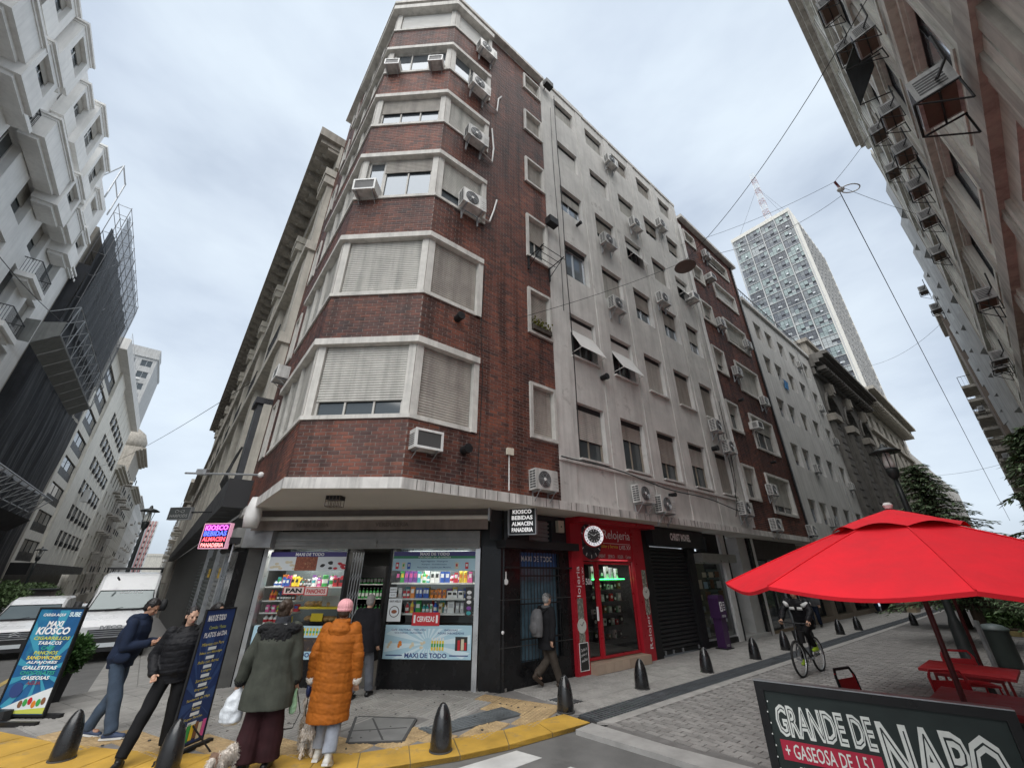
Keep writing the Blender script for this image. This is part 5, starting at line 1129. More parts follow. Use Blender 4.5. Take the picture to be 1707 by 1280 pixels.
# ---- cream classical (47.3 - 68)
t=bld('cream classical building with deep bracketed cornice further along the pedestrian street',RF,'stone building')
cl_=[49.5+i*3.2 for i in range(6)]
block(t,47.3,68,0,18.2,cl_,[(4.2,2.4),(8.2,2.4),(12.0,2.2),(15.2,1.5)],MCLA2,.3,.0,9,MGLASS,(0,.5),1,ww=1.5)
cornice(47.2,68.2,18.0,1.5,.9,3,MCLA2,t)
for i in range(30): MB().box(47.6+i*.69,47.95+i*.69,-1.1,-.05,17.6,17.99).build('modillion',MCLA2,t)
for z in (7.4,11.2,14.6): MB().box(47.3,68,-.25,0,z,z+.3).build('string_course',MCLA2,t)
MB().box(36.5,42,4,9,17.6,22).box(36.2,42.3,3.8,9.2,22,22.4).build('rooftop_house',MCLA2,t); MB().box(48,52,3,8,18.9,21.5).build('rooftop_house',MCLA2,t)
# further along, a plain block to close the row
t=bld('distant pale block closing the right hand row beyond the cream classical building',RF,'apartment block'); block(t,68.2,118,0,16.5,[71+i*4 for i in range(12)],[(4+i*3,1.5) for i in range(4)],MWHT2,.2,.1,9,ww=1.6)
# ---- glass office tower with mast
tx=120.9
TF=Fr(RF.w(tx,8,0)[:2],RF.rz-PI/2)    # front face looks back down the street
t=thing('office_tower','tall glass office tower with white grid and red white mast above the rooftops','tower',(TF.o.x,TF.o.y,0),TF.rz)
# local x runs toward the street (0 at the street corner), y away
TZ=105.9; TWd=17.4; TD=35.2
MGR=M('tower white grid',(.44,.44,.425),.6,.1,1); panes=[M('tower grey pane',(.20,.215,.22),.3,.2,.5,metal=.2),M('tower dark pane',(.12,.125,.135),.3,.2,.5,metal=.2),M('tower green pane',(.27,.32,.31),.3,.15,.5,metal=.2),M('tower pale pane',(.36,.38,.375),.4,.1,.5),M('tower slate pane',(.15,.16,.175),.3,.2,.5,metal=.2)]
MB().box(-TWd+.3,-.3,.3,TD-.3,0,TZ-.4).build('core',M('tower core',(.10,.10,.11),.8,.1),t); MB().box(-TWd-.2,.2,-.25,TD+.2,TZ-1.3,TZ).build('parapet',MCRM,t)
MB().box(-.35,.25,-.2,TD*.16,0,TZ-1.3).box(-.35,.25,TD*.96,TD,0,TZ-1.3).build('corner_pier',MCRM,t)
bw_=TWd/4; fh=3.2; pm2=[]
for k in range(7):
    m=MB(); rnd=random.Random(k)
    bias=[0,1,2,0,4,2,3][k]
    xs=[-bw_/2+.2+ (bw_-.4)*i/4 for i in range(5)]; zs=[.18,1.05,1.75,fh-.05]
    for i in range(4):
        for j in range(3):
            c=bias if rnd.random()<.80 else rnd.randrange(5)
            if j==1 and rnd.random()<.5 and i>0: continue
            m.quad((xs[i]+.03,.05,zs[j]+.03),(xs[i+1]-.03,.05,zs[j]+.03),(xs[i+1]-.03,.05,zs[j+1]-.03),(xs[i]+.03,.05,zs[j+1]-.03),c)
    m.box(-bw_/2,bw_/2,-.12,.02,0,.18,5)
    if k%2: m.box(-.1+k*.1,.4+k*.1,-.4,.02,1.05,1.4,6)
    pm2.append(m.mesh('window',panes+[MGR,MALU]))
nf=int((TZ-1.3)/fh)
for f in range(nf-1,4,-1):
    for b in range(4):
        obj('window',pm2[random.randrange(7)],t,(-TWd+bw_*(b+.5),0,TZ-1.3-fh*(nf-f)))
MB().box(-TWd,0,-.02,.3,0,TZ-1.3-fh*(nf-5)).build('lower_wall',MGR,t)
for b in range(5): MB().box(-TWd+bw_*b-.14,-TWd+bw_*b+.14,-.22,.05,0,TZ-1.3).build('mullion',MGR,t)
fin=MB(); fm_=MB(); fm_.box(.02,.55,-.08,.08,0,2.2,0); fm_.box(.02,.18,-.9,.9,2.5,3.2,0); fm_.quad((.01,-1.2,0),(.01,1.2,0),(.01,1.2,3.2),(.01,-1.2,3.2),2); fme=fm_.mesh('side_window',[MGRYW,MALU,panes[1]])
for f in range(nf-1,4,-1):
    for q in range(8): obj('side_window',fme,t,(0,TD*.2+q*3.4,TZ-1.3-fh*(nf-f)))
t2=thing('radio_mast','red and white lattice radio mast with guy wires on the office tower roof','mast',tuple(TF.w(-6.3,5,TZ)),TF.rz); m=MB(); m2=MB(); H=26
for k in range(20):
    z0=H*k/20;z1=H*(k+1)/20; w0=.9-.25*k/20;w1=.9-.25*(k+1)/20; tgt=m if (k//2)%2 else m2
    for sx,sy in ((1,1),(1,-1),(-1,1),(-1,-1)):
        tgt.cyl((sx*w0,sy*w0,z0),(sx*w1,sy*w1,z1),.06,n=4)
    tgt.cyl((-w0,-w0,z0),(w1,-w1,z1),.06,n=4); tgt.cyl((w0,-w0,z0),(-w1,-w1,z1),.06,n=4); tgt.cyl((w0,-w0,z0),(w1,w1,z1),.06,n=4); tgt.cyl((w1,-w1,z1),(-w1,-w1,z1),.06,n=4)
m.build('white_section',MWHITE,t2); m2.build('red_section',M('mast red',(.34,.20,.19),.6,.1),t2)
for p in ((-9,-4),(5.5,-4),(6,20)): MB().cyl((0,0,H*.75),(p[0],p[1],0),.035,n=4).build('guy_wire',MCABLE,t2)
# ============================================================ LEFT STREET, RIGHT SIDE: classical building with bracketed cornice
CL=Fr(LS(13.0,1.36)[:2],RZ_L)   # x runs toward the camera, so the building goes to negative x
t=thing('classical_building','soot stained classical building with bracketed cornice and rosettes, left of the brick corner','stone building',(CL.o.x,CL.o.y,0),CL.rz)
holes_c=[(-3.4-i*4.6,-1.4-i*4.6,a,b) for i in range(10) for a,b in ((5.2,8.0),(9.4,12.0),(13.2,15.2))]
wall(MB(),-48,0,3.6,17.2,holes_c,.35).build('wall',MCLA2,t)
for x0,x1,a,b in holes_c: o=wdup(t,None,x1-x0,b-a,(x0+x1)/2,a,.25,0,1,MBLKM,None,MGLASS,trans=(b-a)*.7)
m=MB(); m.prism([(0,0),(.0,0),(.0,0)],0,0); 
MB().box(-48,.06,-.98,.0,18.30,18.75).build('cornice',MCLA,t); MB().box(-48,.02,-.12,.0,17.0,18.29).build('frieze',MCLA2,t)
for i in range(50):
    x=-.35-i*.95; MB().box(x-.24,x+.24,-.86,-.121,18.08,18.299).box(x-.19,x+.19,-.55,-.121,17.92,18.079).build('modillion',MCLA,t)
    if i<40: MB().ell((x-.475,-.52,18.29),(.13,.13,.07),10,6).build('rosette',MCLA2,t)
for i in range(10):
    x=-.5-i*4.6
    MB().box(x-.5,x+.4,-.22,0,3.8,16.4).build('pilaster',MCLA2,t); MB().box(x-.65,x+.55,-.42,0,16.4,16.75).box(x-.6,x+.5,-.38,0,16.0,16.39).build('pilaster_cap',MCLA2,t)
for z in (8.7,12.6): MB().box(-48,0,-.35,0,z,z+.35).build('string_course',MCLA2,t)
for i in range(6): railing(-3.5-i*4.6,-1.3-i*4.6,-.3,9.1,.9,.12).build('balcony_railing',MRAIL,t)
MB().box(-48,0,0,9,17.3,18.3).build('roof_block',MCLA,t)
# dark shop level with marquee
MB().box(-60,.6,-.55,.0,3.55,4.25).build('dark_marquee',M('dark marquee',(.03,.03,.032),.6,.2,3),t)
MB().box(-60,1.8,.12,.5,-2.4,3.6).build('shop_wall',M('grimy shop wall',(.11,.11,.105),.7,.3,3),t)
def lsh(x0,x1,zb,zt,nm,mat,y=.06): return shutter_mb(x0,x1,zb,zt,y,.12,.03).build(nm,mat,t)
lsh(-2.9,-.9,-.35,2.7,'roller_shutter',M('steel shutter',(.20,.205,.2),.45,.2,4,metal=.3)); lsh(-6.6,-3.6,-.5,2.6,'roller_shutter',M('dark striped shutter',(.07,.08,.075),.5,.2,4)); lsh(-10.4,-7.2,-.6,2.5,'roller_shutter',MC['dark striped shutter'])
MB().box(-.75,.5,.02,.1,-.1,2.5).build('shop_door',MGLASS,t); frame_mb(-.8,.55,-.15,2.55,.07,-.02,.06).build('door_frame',MALU,t)
for x in (-3.25,-.85,-6.9): MB().box(x-.12,x+.12,-.04,.12,-.7,3.0).build('pillar',MSTEEL,t)
MB().box(-.9,1.7,-.2,.12,2.6,3.0).build('shutter_box',MC['grey shutter box'],t); MB().box(.75,1.75,-.06,.12,0,2.5).build('black_pillar',MBLK,t)
for i,x in enumerate((-1.1,-4.2)): 
    s_=signboard('small yellow notice on the %s roller shutter left of the kiosk'%('nearer' if i==0 else 'farther'),CL,x-.75,x-.1,1.95,2.2,.0,M('yellow notice',(.60,.38,.03),.6,.1)); text(s_,'SE ALQUILA',.0,.13,.07,MTXK,-.004,w=.5)
# black vertical sign box and wall clutter
t=thing('black_sign_box','tall black capped sign box on the wall left of the brick corner','sign box',tuple(LS(13.5,1.12,4.3)),RZ_L); MB().box(-.32,.32,-.12,.24,0,2.3).build('box',M('black zinc',(.045,.047,.052),.5,.25,5),t); MB().box(-.40,.40,-.2,.24,2.3,2.48).build('cap',M('black cap',(.03,.03,.035),.5,.1),t)
t=thing('cable_tangle','tangle of dark cables hanging above the dark marquee left of the brick corner','cables',tuple(LS(14,.95,4.3)),RZ_L); m=MB()
for i in range(12): 
    x=-random.random()*1.6; m.tube([(x,0,0),(x+random.uniform(-.3,.3),-.12,.3),(x-.2,-.05,.7),(x+random.uniform(-.3,.3),.05,1.2)],.03,5)
m.build('cable_bundle',MCABLE,t,kind='stuff')
t=thing('street_arm_lamp','thin horizontal pole with small cream lamp box reaching over the left street','wall arm',tuple(LS(11.2,1.25,4.2)),0); a=LS(11.0,1.3,4.15)-LS(11.2,1.25,4.2); m=MB(); b=LS(13.0,-.1,4.35)-LS(11.2,1.25,4.2); m.cyl(a,b,.025); m.build('pole',MSTEEL,t); MB().ell(a,.07).build('end_cap',MPIPEW,t); c=b.lerp(a,.25); MB().box(c.x-.15,c.x+.1,c.y-.06,c.y+.06,c.z-.03,c.z+.1).build('box',MSTEEL,t)
t=thing('white_bundle','white wrapped bundle of pipes under the left end of the canopy slab','pipe wrap',tuple(LS(10.55,1.3,2.95)),RZ_L); MB().loft([((0,0,0),.16,.14),((.03,0,.2),.2,.17),((-.02,0,.4),.17,.15),((0,0,.62),.12,.1)],12).build('wrap',MPIPEW,t,smooth=True)
t=thing('wall_camera','dark camera and lamp bracket cluster under the canopy at the left corner','camera',tuple(LS(10.7,1.1,2.62)),RZ_L); MB().box(-.35,.2,-.1,.1,.0,.12).build('arm',MBLKM,t); MB().cyl((-.2,0,-.05),(-.45,-.1,-.12),.07,n=10).build('lamp_head',MBLKM,t); MB().cyl((.1,0,0),(.1,0,-.35),.02).build('drop',MSTEEL,t)
# HARPODS blade sign
t=thing('dark_blade_sign','dark grey projecting shop sign with ribbon bow emblem over the left street','sign',tuple(LS(16,.10,3.52)),RZ_R-R_(48)); w_,h_=.72,.34
MB().box(-w_/2,w_/2,-.05,.05,0,h_).build('box',M('dark grey sign',(.06,.065,.065),.5,.1),t); frame_mb(-w_/2-.01,w_/2+.01,-.01,h_+.01,.012,-.058,.055).build('border',MGREY,t)
text(t,'HARPODS',0,.10,.09,M('grey outline letters',(.34,.34,.33),.5,0),-.054,w=.6); m=MB()
for s in (-1,1): m.tube([(s*(.02+.13*math.sin(PI*i/10)),-.055,.21+.04*math.sin(2*PI*i/10)+.02) for i in range(11)],.006,4)
m.build('bow_emblem',MC['grey outline letters'],t); MB().cyl((w_/2,0,.2),(w_/2+.9,0,.2),.02).build('bracket',MBLKM,t)
# rows further down on that side
for i,(s0,s1,zt,mat,lab,proj) in enumerate(((61,80,13.5,MCLA,'grey stone house with small balconies beyond the classical cornice on the left street',.6),(80.2,104,15.5,MCLA2,'beige ornate house with stacked balconies far down the left street',.9),(104.2,140,16.5,MCLA,'taller stained stone block far down the left street',.7),(140.2,260,21,MWHT2,'last pale block at the far end of the left street, right side',.5))):
    fr=Fr(LS(s0,1.3)[:2],RZ_L); t=bld(lab,fr,'house'); L_=s1-s0; n=max(3,int(L_/4)); cs=[-L_*(k+.5)/n for k in range(n)]; rows=[(z,1.9) for z in (1.2,4.6,7.9,11.2,14.4,17.5) if z+2.2<zt]
    block(t,-L_,0,-9,zt,cs,rows,mat,.3,0,9,MGLASS,(0,.6),1,ww=1.3)
    MB().box(-L_,0,-proj,0,zt-.5,zt).build('cornice',mat,t)
    for z,h in rows:
        for c in [c for c in cs if random.random()<.35]: MB().box(c-1.0,c+1.0,-proj-.25,0,z-.3,z-.1).build('balcony_slab',mat,t); railing(c-.95,c+.95,-proj-.2,z-.1,.9,.2).build('balcony_railing',MRAIL,t)
# ============================================================ LEFT STREET, LEFT SIDE
t=bld('ornate white apartment building with bay boxes, deep cornices and iron balconies at upper left',LO,'apartment building')
rows=[(z,2.1) for z in (2,5.3,8.6,11.9,15.2,18.5)]
cols=[9.5+i*3.55 for i in range(8)]
block(t,6,37.2,-1.5,24,cols,rows,MWHT,.45,0,10,MGLASS,(0,.25,.5),1,MWHITE,ww=1.7)
for z in (14.1,17.2):
    x=31.7; MB().box(x-1.3,x+1.3,-.75,.0,z-.32,z-.02).box(x-1.1,x+1.1,-.55,0,z-.5,z-.321).build('balcony_slab',MWHT,t); railing(x-1.25,x+1.25,-.7,z-.02,.95,.11,0).build('balcony_railing',MRAIL,t)
MB().box(19.3,22.6,-.7,0,20.0,20.25).build('balcony_slab',MWHT,t); railing(19.4,22.5,-.65,20.25,.95,.09,0).build('balcony_railing',MRAIL,t)
def bay(x0,x1,z0,z1,o,win=True,corn=True):
    m=MB(); k_=(10.5-o)/10.5; x0*=k_;x1*=k_;z0=2.05+(z0-2.05)*k_;z1=2.05+(z1-2.05)*k_
    wall(m,x0,x1,z0,z1,[((x0+x1)/2-.75,(x0+x1)/2+.75,z0+1.0,z1-.5)] if win else [],.3,-o)
    m.quad((x0,-o,z0),(x0,-o,z1),(x0,0,z1),(x0,0,z0)); m.quad((x1,-o,z0),(x1,0,z0),(x1,0,z1),(x1,-o,z1)); m.quad((x0,-o,z0),(x0,0,z0),(x1,0,z0),(x1,-o,z0)); m.quad((x0,-o,z1),(x1,-o,z1),(x1,0,z1),(x0,0,z1)); m.build('bay_wall',MWHT,t)
    if win: o_=wdup(t,None,1.5,z1-z0-1.5,(x0+x1)/2,z0+1,.2,.35,1,MWHITE,None,MGLASS,trans=.9); o_.location=((x0+x1)/2,-o,z0+1)
    if corn:
        for k in range(2): MB().box(x0-.03-.07*k,x1+.03+.07*k,-o-.04-.09*k,0,z1-.26+.13*k,z1-.13+.13*k-.001).build('cornice_step',MWHT,t)
    MB().box(x0+.12,x1-.12,-o+.2,-.05,z0-.2,z0-.002).build('bay_base',MWHT,t)
for x0,x1 in ((18.6,21.2),(25.3,29.8),(32.6,34.8)): 
    bay(x0,x1,22.3,23.9,.9,False,True)
for x0,x1,z0,z1,o in ((21.3,23.6,21.8,24.6,1.0),(30.2,32.4,21.9,24.7,1.0),(35.0,36.8,21.6,24.2,.9),(18.8,21.3,24.3,27.2,.5),(22.2,24.6,24.9,27.9,.75),(25.4,27.4,24.3,27.3,.5),(27.8,30.2,24.8,28.6,.8),(31.0,33.2,24.6,28.3,.5),(33.5,35.6,24.3,26.6,.6)): bay(x0,x1,z0,z1,o)
MB().box(17.5,36.8,.05,10,24.0,27.4).build('set_back_storey',MWHT,t); MB().box(18.0,20.6,.3,10,27.4,30).build('rooftop_house',MWHT,t)
m=MB()
for k in range(3): m.box(6,37.2,-.12-.1*k,0,21.0+.14*k,21.13+.14*k)
m.build('string_course',MWHT,t)
for i in range(40): MB().box(19+i*.46,19.22+i*.46,-.36,-.33,20.82,20.99).build('dentil',MWHT,t)
m=MB()
for x in (34.2,36.2): m.cyl((x,-.3,26.6),(x,-.3,30),.05,n=5)
m.cyl((34.2,-.3,29.9),(36.2,-.3,29.9),.05,n=5); m.cyl((34.2,-.3,28.4),(36.2,-.3,28.4),.04,n=5); m.cyl((34.2,-.3,30),(34.9,1.5,26.6),.04,n=5); m.build('roof_frame',MSTEEL,t)
t=bld('brown stained cornice end of the corner house at the extreme upper left',LO,'house',name='corner_house'); block(t,6,18.55,20.6,34,[8,12],[(22,2)],MBEID,.2,-.5,8,ww=1.5); 
# scaffolded building
MNET=M('black scaffold netting',(.028,.030,.036),.75,.55,1.3,.3,8,streak=.5); MNET2=M('grey scaffold netting',(.085,.09,.098),.8,.4,1.6,.3,8,streak=.4)
def seethrough(m,f):
    nt=m.node_tree; o=nt.nodes['Material Output']; b=nt.nodes['Principled BSDF']; tr=nt.nodes.new('ShaderNodeBsdfTransparent'); mi=nt.nodes.new('ShaderNodeMixShader'); mi.inputs[0].default_value=f
    nt.links.new(b.outputs[0],mi.inputs[1]); nt.links.new(tr.outputs[0],mi.inputs[2]); nt.links.new(mi.outputs[0],o.inputs['Surface'])
seethrough(MNET2,.34); seethrough(MNET,.06)
t=bld('building wrapped in black scaffold netting with tube scaffold on the left street',LO,'scaffolded building',name='scaffolded_building')
MB().box(37.3,59,0,10,-2,26).build('wall',MCLA,t)
def net(x0,x1,z0,z1,y,mat,seed,amp=.16):
    m=MB(); nx,nz=60,30; r=random.Random(seed); ph=[r.uniform(0,6) for _ in range(8)]
    def P(i,j):
        u,v=i/nx,j/nz; x=x0+(x1-x0)*u; z=z0+(z1-z0)*v
        d=amp*(.5*math.sin(x*1.9+ph[0]+.4*z)+.35*math.sin(x*4.1+ph[1]-.25*z)+.3*math.sin(x*7.7+ph[2]+.6*math.sin(z*.5))+.25*math.sin(z*1.1+ph[3]))
        return (x,y+d,z)
    g=[[P(i,j) for j in range(nz+1)] for i in range(nx+1)]
    for i in range(nx):
        for j in range(nz): m.quad(g[i][j],g[i+1][j],g[i+1][j+1],g[i][j+1])
    return m.build('netting',mat,t,smooth=True)
net(37.4,55,-1,15.2,-.62,MNET,3,.1); net(37.4,55,15.4,26.4,-.62,MNET,4,.1); net(37.8,54.7,18.5,28.4,-1.0,MNET2,5,.08)
MB().quad((37.35,-.65,-1),(37.35,-.65,22.6),(37.35,0,22.6),(37.35,0,-1)).build('netting',MNET,t)
sc=MB()
for x in [37.6+1.9*i for i in range(10)]:
    for y in (-.95,-.15): sc.cyl((x,y,18),(x,y,29),.026,n=5)
for z in (20,22,24,26,28,28.9):
    for y in (-.95,-.15): sc.cyl((37.6,y,z),(54.7,y,z),.022,n=5)
    for x in [37.6+1.9*i for i in range(10)]: sc.cyl((x,-.95,z),(x,-.15,z),.022,n=5)
for i in range(9): sc.cyl((37.6+1.9*i,-.95,22+2*(i%3)),(39.5+1.9*i,-.95,24+2*(i%3)),.02,n=5)
sc.build('scaffold_tube',M('dull scaffold tube',(.15,.15,.155),.6,.2,5),t,kind='stuff')
MFAN=M('grey catch board',(.20,.205,.195),.75,.2,2,streak=.2)
for i in range(8):     # catch fan sloping up and out
    x=34.6+i*2.0; m=MB(); q=[(x,-.75,14.7),(x+1.85,-.75,14.7),(x+1.85,-1.75,15.6),(x,-1.75,15.6)]; m.add(q+[(a,b,c+.1) for a,b,c in q],[(0,1,2,3),(7,6,5,4),(0,4,5,1),(1,5,6,2),(2,6,7,3),(3,7,4,0)]); m.build('catch_board',MFAN,t)
for y0,y1 in ((-.1,-.72),(-.76,-1.75)): 
    m=MB(); m.add([(34.5,y0,14.7+(.0 if y0>-.5 else .0)),(34.5,y1,14.7 if y0>-.5 else 15.6),(34.5,y1,16.3 if y0>-.5 else 16.6),(34.5,y0,16.2)],[(0,1,2,3)]); m.build('catch_board',MFAN,t)
m=MB()
for i in range(9):
    x=34.6+i*2.0; m.cyl((x,-.7,17),(x,-1.95,17.9),.03,n=5); m.cyl((x,-1.75,15.6),(x,-1.95,17.9),.028,n=5)
    if i<8: m.cyl((x,-1.95,17.9),(x+2,-1.75,15.6),.025,n=5)
m.cyl((34.6,-1.95,17.9),(50.6,-1.95,17.9),.03,n=5); m.cyl((34.6,-1.75,15.7),(50.6,-1.75,15.7),.03,n=5); m.build('fan_frame',MSTEEL,t,kind='stuff')
m=MB()
for i in range(10):
    x=31+i*2.0; m.cyl((x,-.7,5.4),(x,-2.4,7.4),.035,n=5); m.cyl((x,-.7,8.2),(x,-2.4,7.4),.03,n=5)
    if i<9: m.cyl((x,-2.4,7.4),(x+2.0,-1.5,6.4),.026,n=5); m.cyl((x,-1.5,6.4),(x+2,-2.4,7.4),.026,n=5)
m.cyl((31,-2.4,7.4),(49.2,-2.4,7.4),.04,n=5); m.cyl((31,-1.5,6.4),(49.2,-1.5,6.4),.035,n=5); m.build('lower_fan_frame',MSTEEL,t,kind='stuff')
MB().add([(31,-.65,5.0),(50,-.65,5.0),(50,-1.6,5.9),(31,-1.6,5.9)],[(0,1,2,3)]).build('lower_netting',MNET,t)
# cream modern block with black loggias
t=bld('cream concrete block with black loggias, wide pier and rows of dark windows behind the scaffold',LO,'office block')
rows=[(z,1.75) for z in (5.2,8.3,11.4,14.5,17.6,20.7)]; cols=[75.6+i*3.6 for i in range(6)]
lg=[(60.2,67.2,z,z+1.9) for z in (3.2,5.9,8.6,11.3,14.0,16.7,19.4,22.0)]
wall(MB(),59.2,97.3,3.0,25.5,[(c-1.5,c+1.5,z,z+h) for c in cols for z,h in rows]+lg,.14).build('wall',MCRM,t)
for c in cols:
    for z,h in rows: wdup(t,None,3.0,h,c,z,.08,.0,2,MBLKM,None,MGLASS,trans=.6); MB().box(c-1.45,c-.4,-.25,.06,z+.02,z+.5).build('planter_rail',MBLKM,t)
for a,b,z0,z1 in lg: wdup(t,None,7.0,1.9,63.7,z0,.09,0,2,MBLKM,None,MGLASS); MB().box(a,b,.05,.12,z0,z0+.8).build('loggia_panel',MBLKM,t)
for i in range(7): MB().box(73.75+i*3.6-.25,73.75+i*3.6+.25,-.03,0,3,25.4).build('pier',MCRM,t)
MB().box(67.4,73.2,-.25,0,2.6,26.6).build('wide_pier',MCRM,t)
MB().box(59.2,97.5,-.9,8,25.5,26.9).build('roof_slab',MWHT2,t); m=MB(); m.box(59.2,97.3,-.05,8,-6,-5); 
MB().box(59.2,97.3,-1.3,.0,2.0,3.0).build('dark_canopy',MBLKM,t); MB().box(59.2,97.3,.8,1.0,-4,2).build('dark_ground_floor',M('dark ground floor',(.06,.055,.05),.6,.3,3),t)
MB().quad((59.2,0,0),(59.2,9,0),(59.2,9,25.5),(59.2,0,25.5)).build('side_wall',MCRM,t)
railing(60,72,-.6,26.9,1.1,.5).build('roof_railing',MSTEEL,t); MB().box(76,76.6,-1.0,-.4,10.5,12).build('wall_sign',MC['pale marble'],t)
# rows of ornate houses further down
for i,(s0,s1,zt,mat,proj,lab) in enumerate(((97.6,116,19.5,MCLA2,1.1,'beige ornate house with dark bow balconies beyond the cream block'),(116.2,138,27,MCLA,1.5,'tall ornate stone house with domed corner and deep cornice down the left street'),(138.2,170,22,MCLA2,1.2,'second beige house with heavy balconies far down the left street'),(170.2,250,24,MWHT2,.8,'long pale block far down the left street, left side'))):
    fr=Fr(LO.w(s0,0,0)[:2],LO.rz); t=bld(lab,fr,'house'); L_=s1-s0; n=max(3,int(L_/4.2)); cs=[L_*(k+.5)/n for k in range(n)]; rows=[(z,2.1) for z in (-1,2.5,6,9.5,13,16.5,20) if z+2.4<zt]
    block(t,0,L_,-9,zt,cs,rows,mat,.35,0,9,MGLASS,(0,.5),1,ww=1.4)
    for k in range(3): MB().box(0,L_,-proj*(k+1)/3,0,zt-.9+.3*k,zt-.62+.3*k).build('cornice_step',mat,t)
    for z,h in rows:
        for c in [c for c in cs if random.random()<(.45 if i<2 else .2)]: MB().box(c-1.2,c+1.2,-proj*random.uniform(.4,1)-.1,0,z-.45,z-.1).build('balcony_slab',MBEID,t); railing(c-1.15,c+1.15,-proj-.1,z-.1,.95,.2).build('balcony_railing',MRAIL,t)
    if i==1: MB().lathe([(3,0),(3.2,1.5),(2.4,3.4),(.8,4.6),(.2,6)],16,(3,2,zt)).build('dome',MCLA,t,smooth=True)
# far white tower behind it
_f=Fr(LS(140,-40)[:2],-R_(AL)); t=thing('white_tower_block','white stepped apartment tower behind the cream block on the left street','tower block',(_f.o.x,_f.o.y,0),_f.rz)
block(t,0,24.2,-6,57,[3,7,11,15,18.6,22.2],[(20+3.4*k,1.8) for k in range(11)],MGRYW,.25,0,20,MGLASS,(0,),1,ww=2.4)
for k in range(10):
    for x0 in (6.0,14.6): MB().box(x0,x0+7.6,-.6,0,19.4+3.4*k,19.6+3.4*k).build('balcony_slab',MWHT,t)
MB().box(-.2,24.4,-.4,20,56.6,57.4).build('cornice',MGRYW,t); MB().box(5,13,1,10,57.4,61).build('rooftop_house',MGRYW,t); MB().box(17,24,1,10,57.4,60).build('rooftop_house',MGRYW,t); MB().cyl((14,4,57),(14,4,66),.08).build('aerial',MSTEEL,t)
# end of the left street
def farblk(lab,s,l0,l1,zt,mat,rows,cols,name='tower_block',round_=False):
    fr=Fr(LS(s,l0)[:2],RZ_R-PI*0-0); t=thing(name,lab,'tower block',(fr.o.x,fr.o.y,0),RZ_R); w=l1-l0
    return t,w
def far_front(lab,s,l0,l1,zb,zt,mat,n,fl,name='tower_block',stripes=None):
    # a wall facing back up the left street
    fr=Fr(LS(s,l0)[:2],-R_(AL)); t=thing(name,lab,'tower block',(fr.o.x,fr.o.y,0),fr.rz); w=l1-l0
    cs=[w*(k+.5)/n for k in range(n)]; fhh=(zt-zb-1)/fl
    block(t,0,w,zb,zt,cs,[(zb+fhh*(k+.25),fhh*.45) for k in range(fl)],mat,.4,0,12,MGLASS,(0,),0,ww=w/n*.75)
    return t,w
t,w=far_front('distant grey tower closing the left street',322,-21,-11.5,-14,29,MGRYW,4,13)
t,w=far_front('distant tower with red and white vertical stripes closing the left street',345,-13.5,-7.5,-14,32,MWHT2,3,14)
for k in range(4): MB().box(w*(k+.1)/4,w*(k+.55)/4,-.5,-.05,-14,32).build('red_stripe',M('dull red stripe',(.38,.20,.19),.7,.1),t)
t=thing('round_white_block','distant white curved balcony block at the end of the left street','apartment block',tuple(LS(300,-16.5)),0)
for k in range(11):
    z=-12+k*3.4; MB().lathe([(5.2,0),(5.2,1.5)],20,(0,0,z)).build('balcony_band',MWHT,t); MB().lathe([(4.6,1.5),(4.6,3.39)],20,(0,0,z)).build('window_band',MGLASS,t)
    for q in range(14):
        a=2*PI*q/14; MB().box(4.6*math.cos(a)-.12,4.6*math.cos(a)+.12,4.6*math.sin(a)-.12,4.6*math.sin(a)+.12,z+1.5,z+3.4).build('window_post',MWHT,t)
MB().lathe([(5.3,0),(5.3,.6),(3,1.4)],20,(0,0,-12+11*3.4)).build('roof',MWHT2,t)
t=thing('pale_far_house','distant pale houses behind the van between the two rows','house',tuple(LS(380,-6)),-R_(AL)); MB().box(-4,9,0,10,-16,14).build('wall',MCLA2,t); MB().box(-4,9,-.3,0,13,14.5).build('cornice',MCLA2,t)
# ============================================================ RIGHT STREET, RIGHT SIDE (x is minus distance)
t=bld('beige and brown cement building with deep mouldings and many air conditioners at upper right',RO,'office building')
cols=[-(7.82+3.55*i) for i in range(6)]; rows=[(8.85,1.85),(12.5,1.85),(16.1,1.85),(19.6,1.8),(22.7,1.4)]
hl=[(c-.95,c+.95,z,z+h) for c in cols for z,h in rows]+[(c-.95,c+.95,4.6,7.2) for c in cols]
wall(MB(),-26.2,-1.5,0,25.6,hl,.16).build('wall',MBEI,t)
for c in cols:
    for z,h in rows: wdup(t,None,1.9,h,c,z,.09,0,1,MBLKM,None,MGLSKY)
    wdup(t,None,1.9,2.6,c,4.6,.09,0,1,MBLKM,None,MGLASS)
    for k in range(2):
        o=.025+.025*k; g_=.04+.12*(1-k)
        for z,h in rows: frame_mb(c-.95-.12-g_,c+.95+.12+g_,z-.12-g_,z+h+.12+g_,.11,-o,.02).build('window_moulding',MBEI,t)
for i in range(7):
    c=-(6.05+3.55*i); MB().box(c-.38,c+.38,-.07,0,0,25.4).build('pilaster',MBEI,t); MB().box(c-.14,c+.14,-.11,-.071,0,25.3).build('pilaster_rib',MBEID,t)
MB().box(-5.55,-5.25,-.09,0,0,25.4).build('pilaster_rib',MBEID,t)
for z,_ in rows: 
    MB().box(-26.2,-1.5,-.16,.0,z+2.14,z+2.36).build('moulding_ledge',MBEI,t); MB().box(-26.2,-1.5,-.125,.0,z+2.45,z+2.8).build('moulding_band',MBEID,t)
MB().box(-26.4,-1.5,-.14,.0,7.6,8.1).build('moulding_band',MBEID,t)
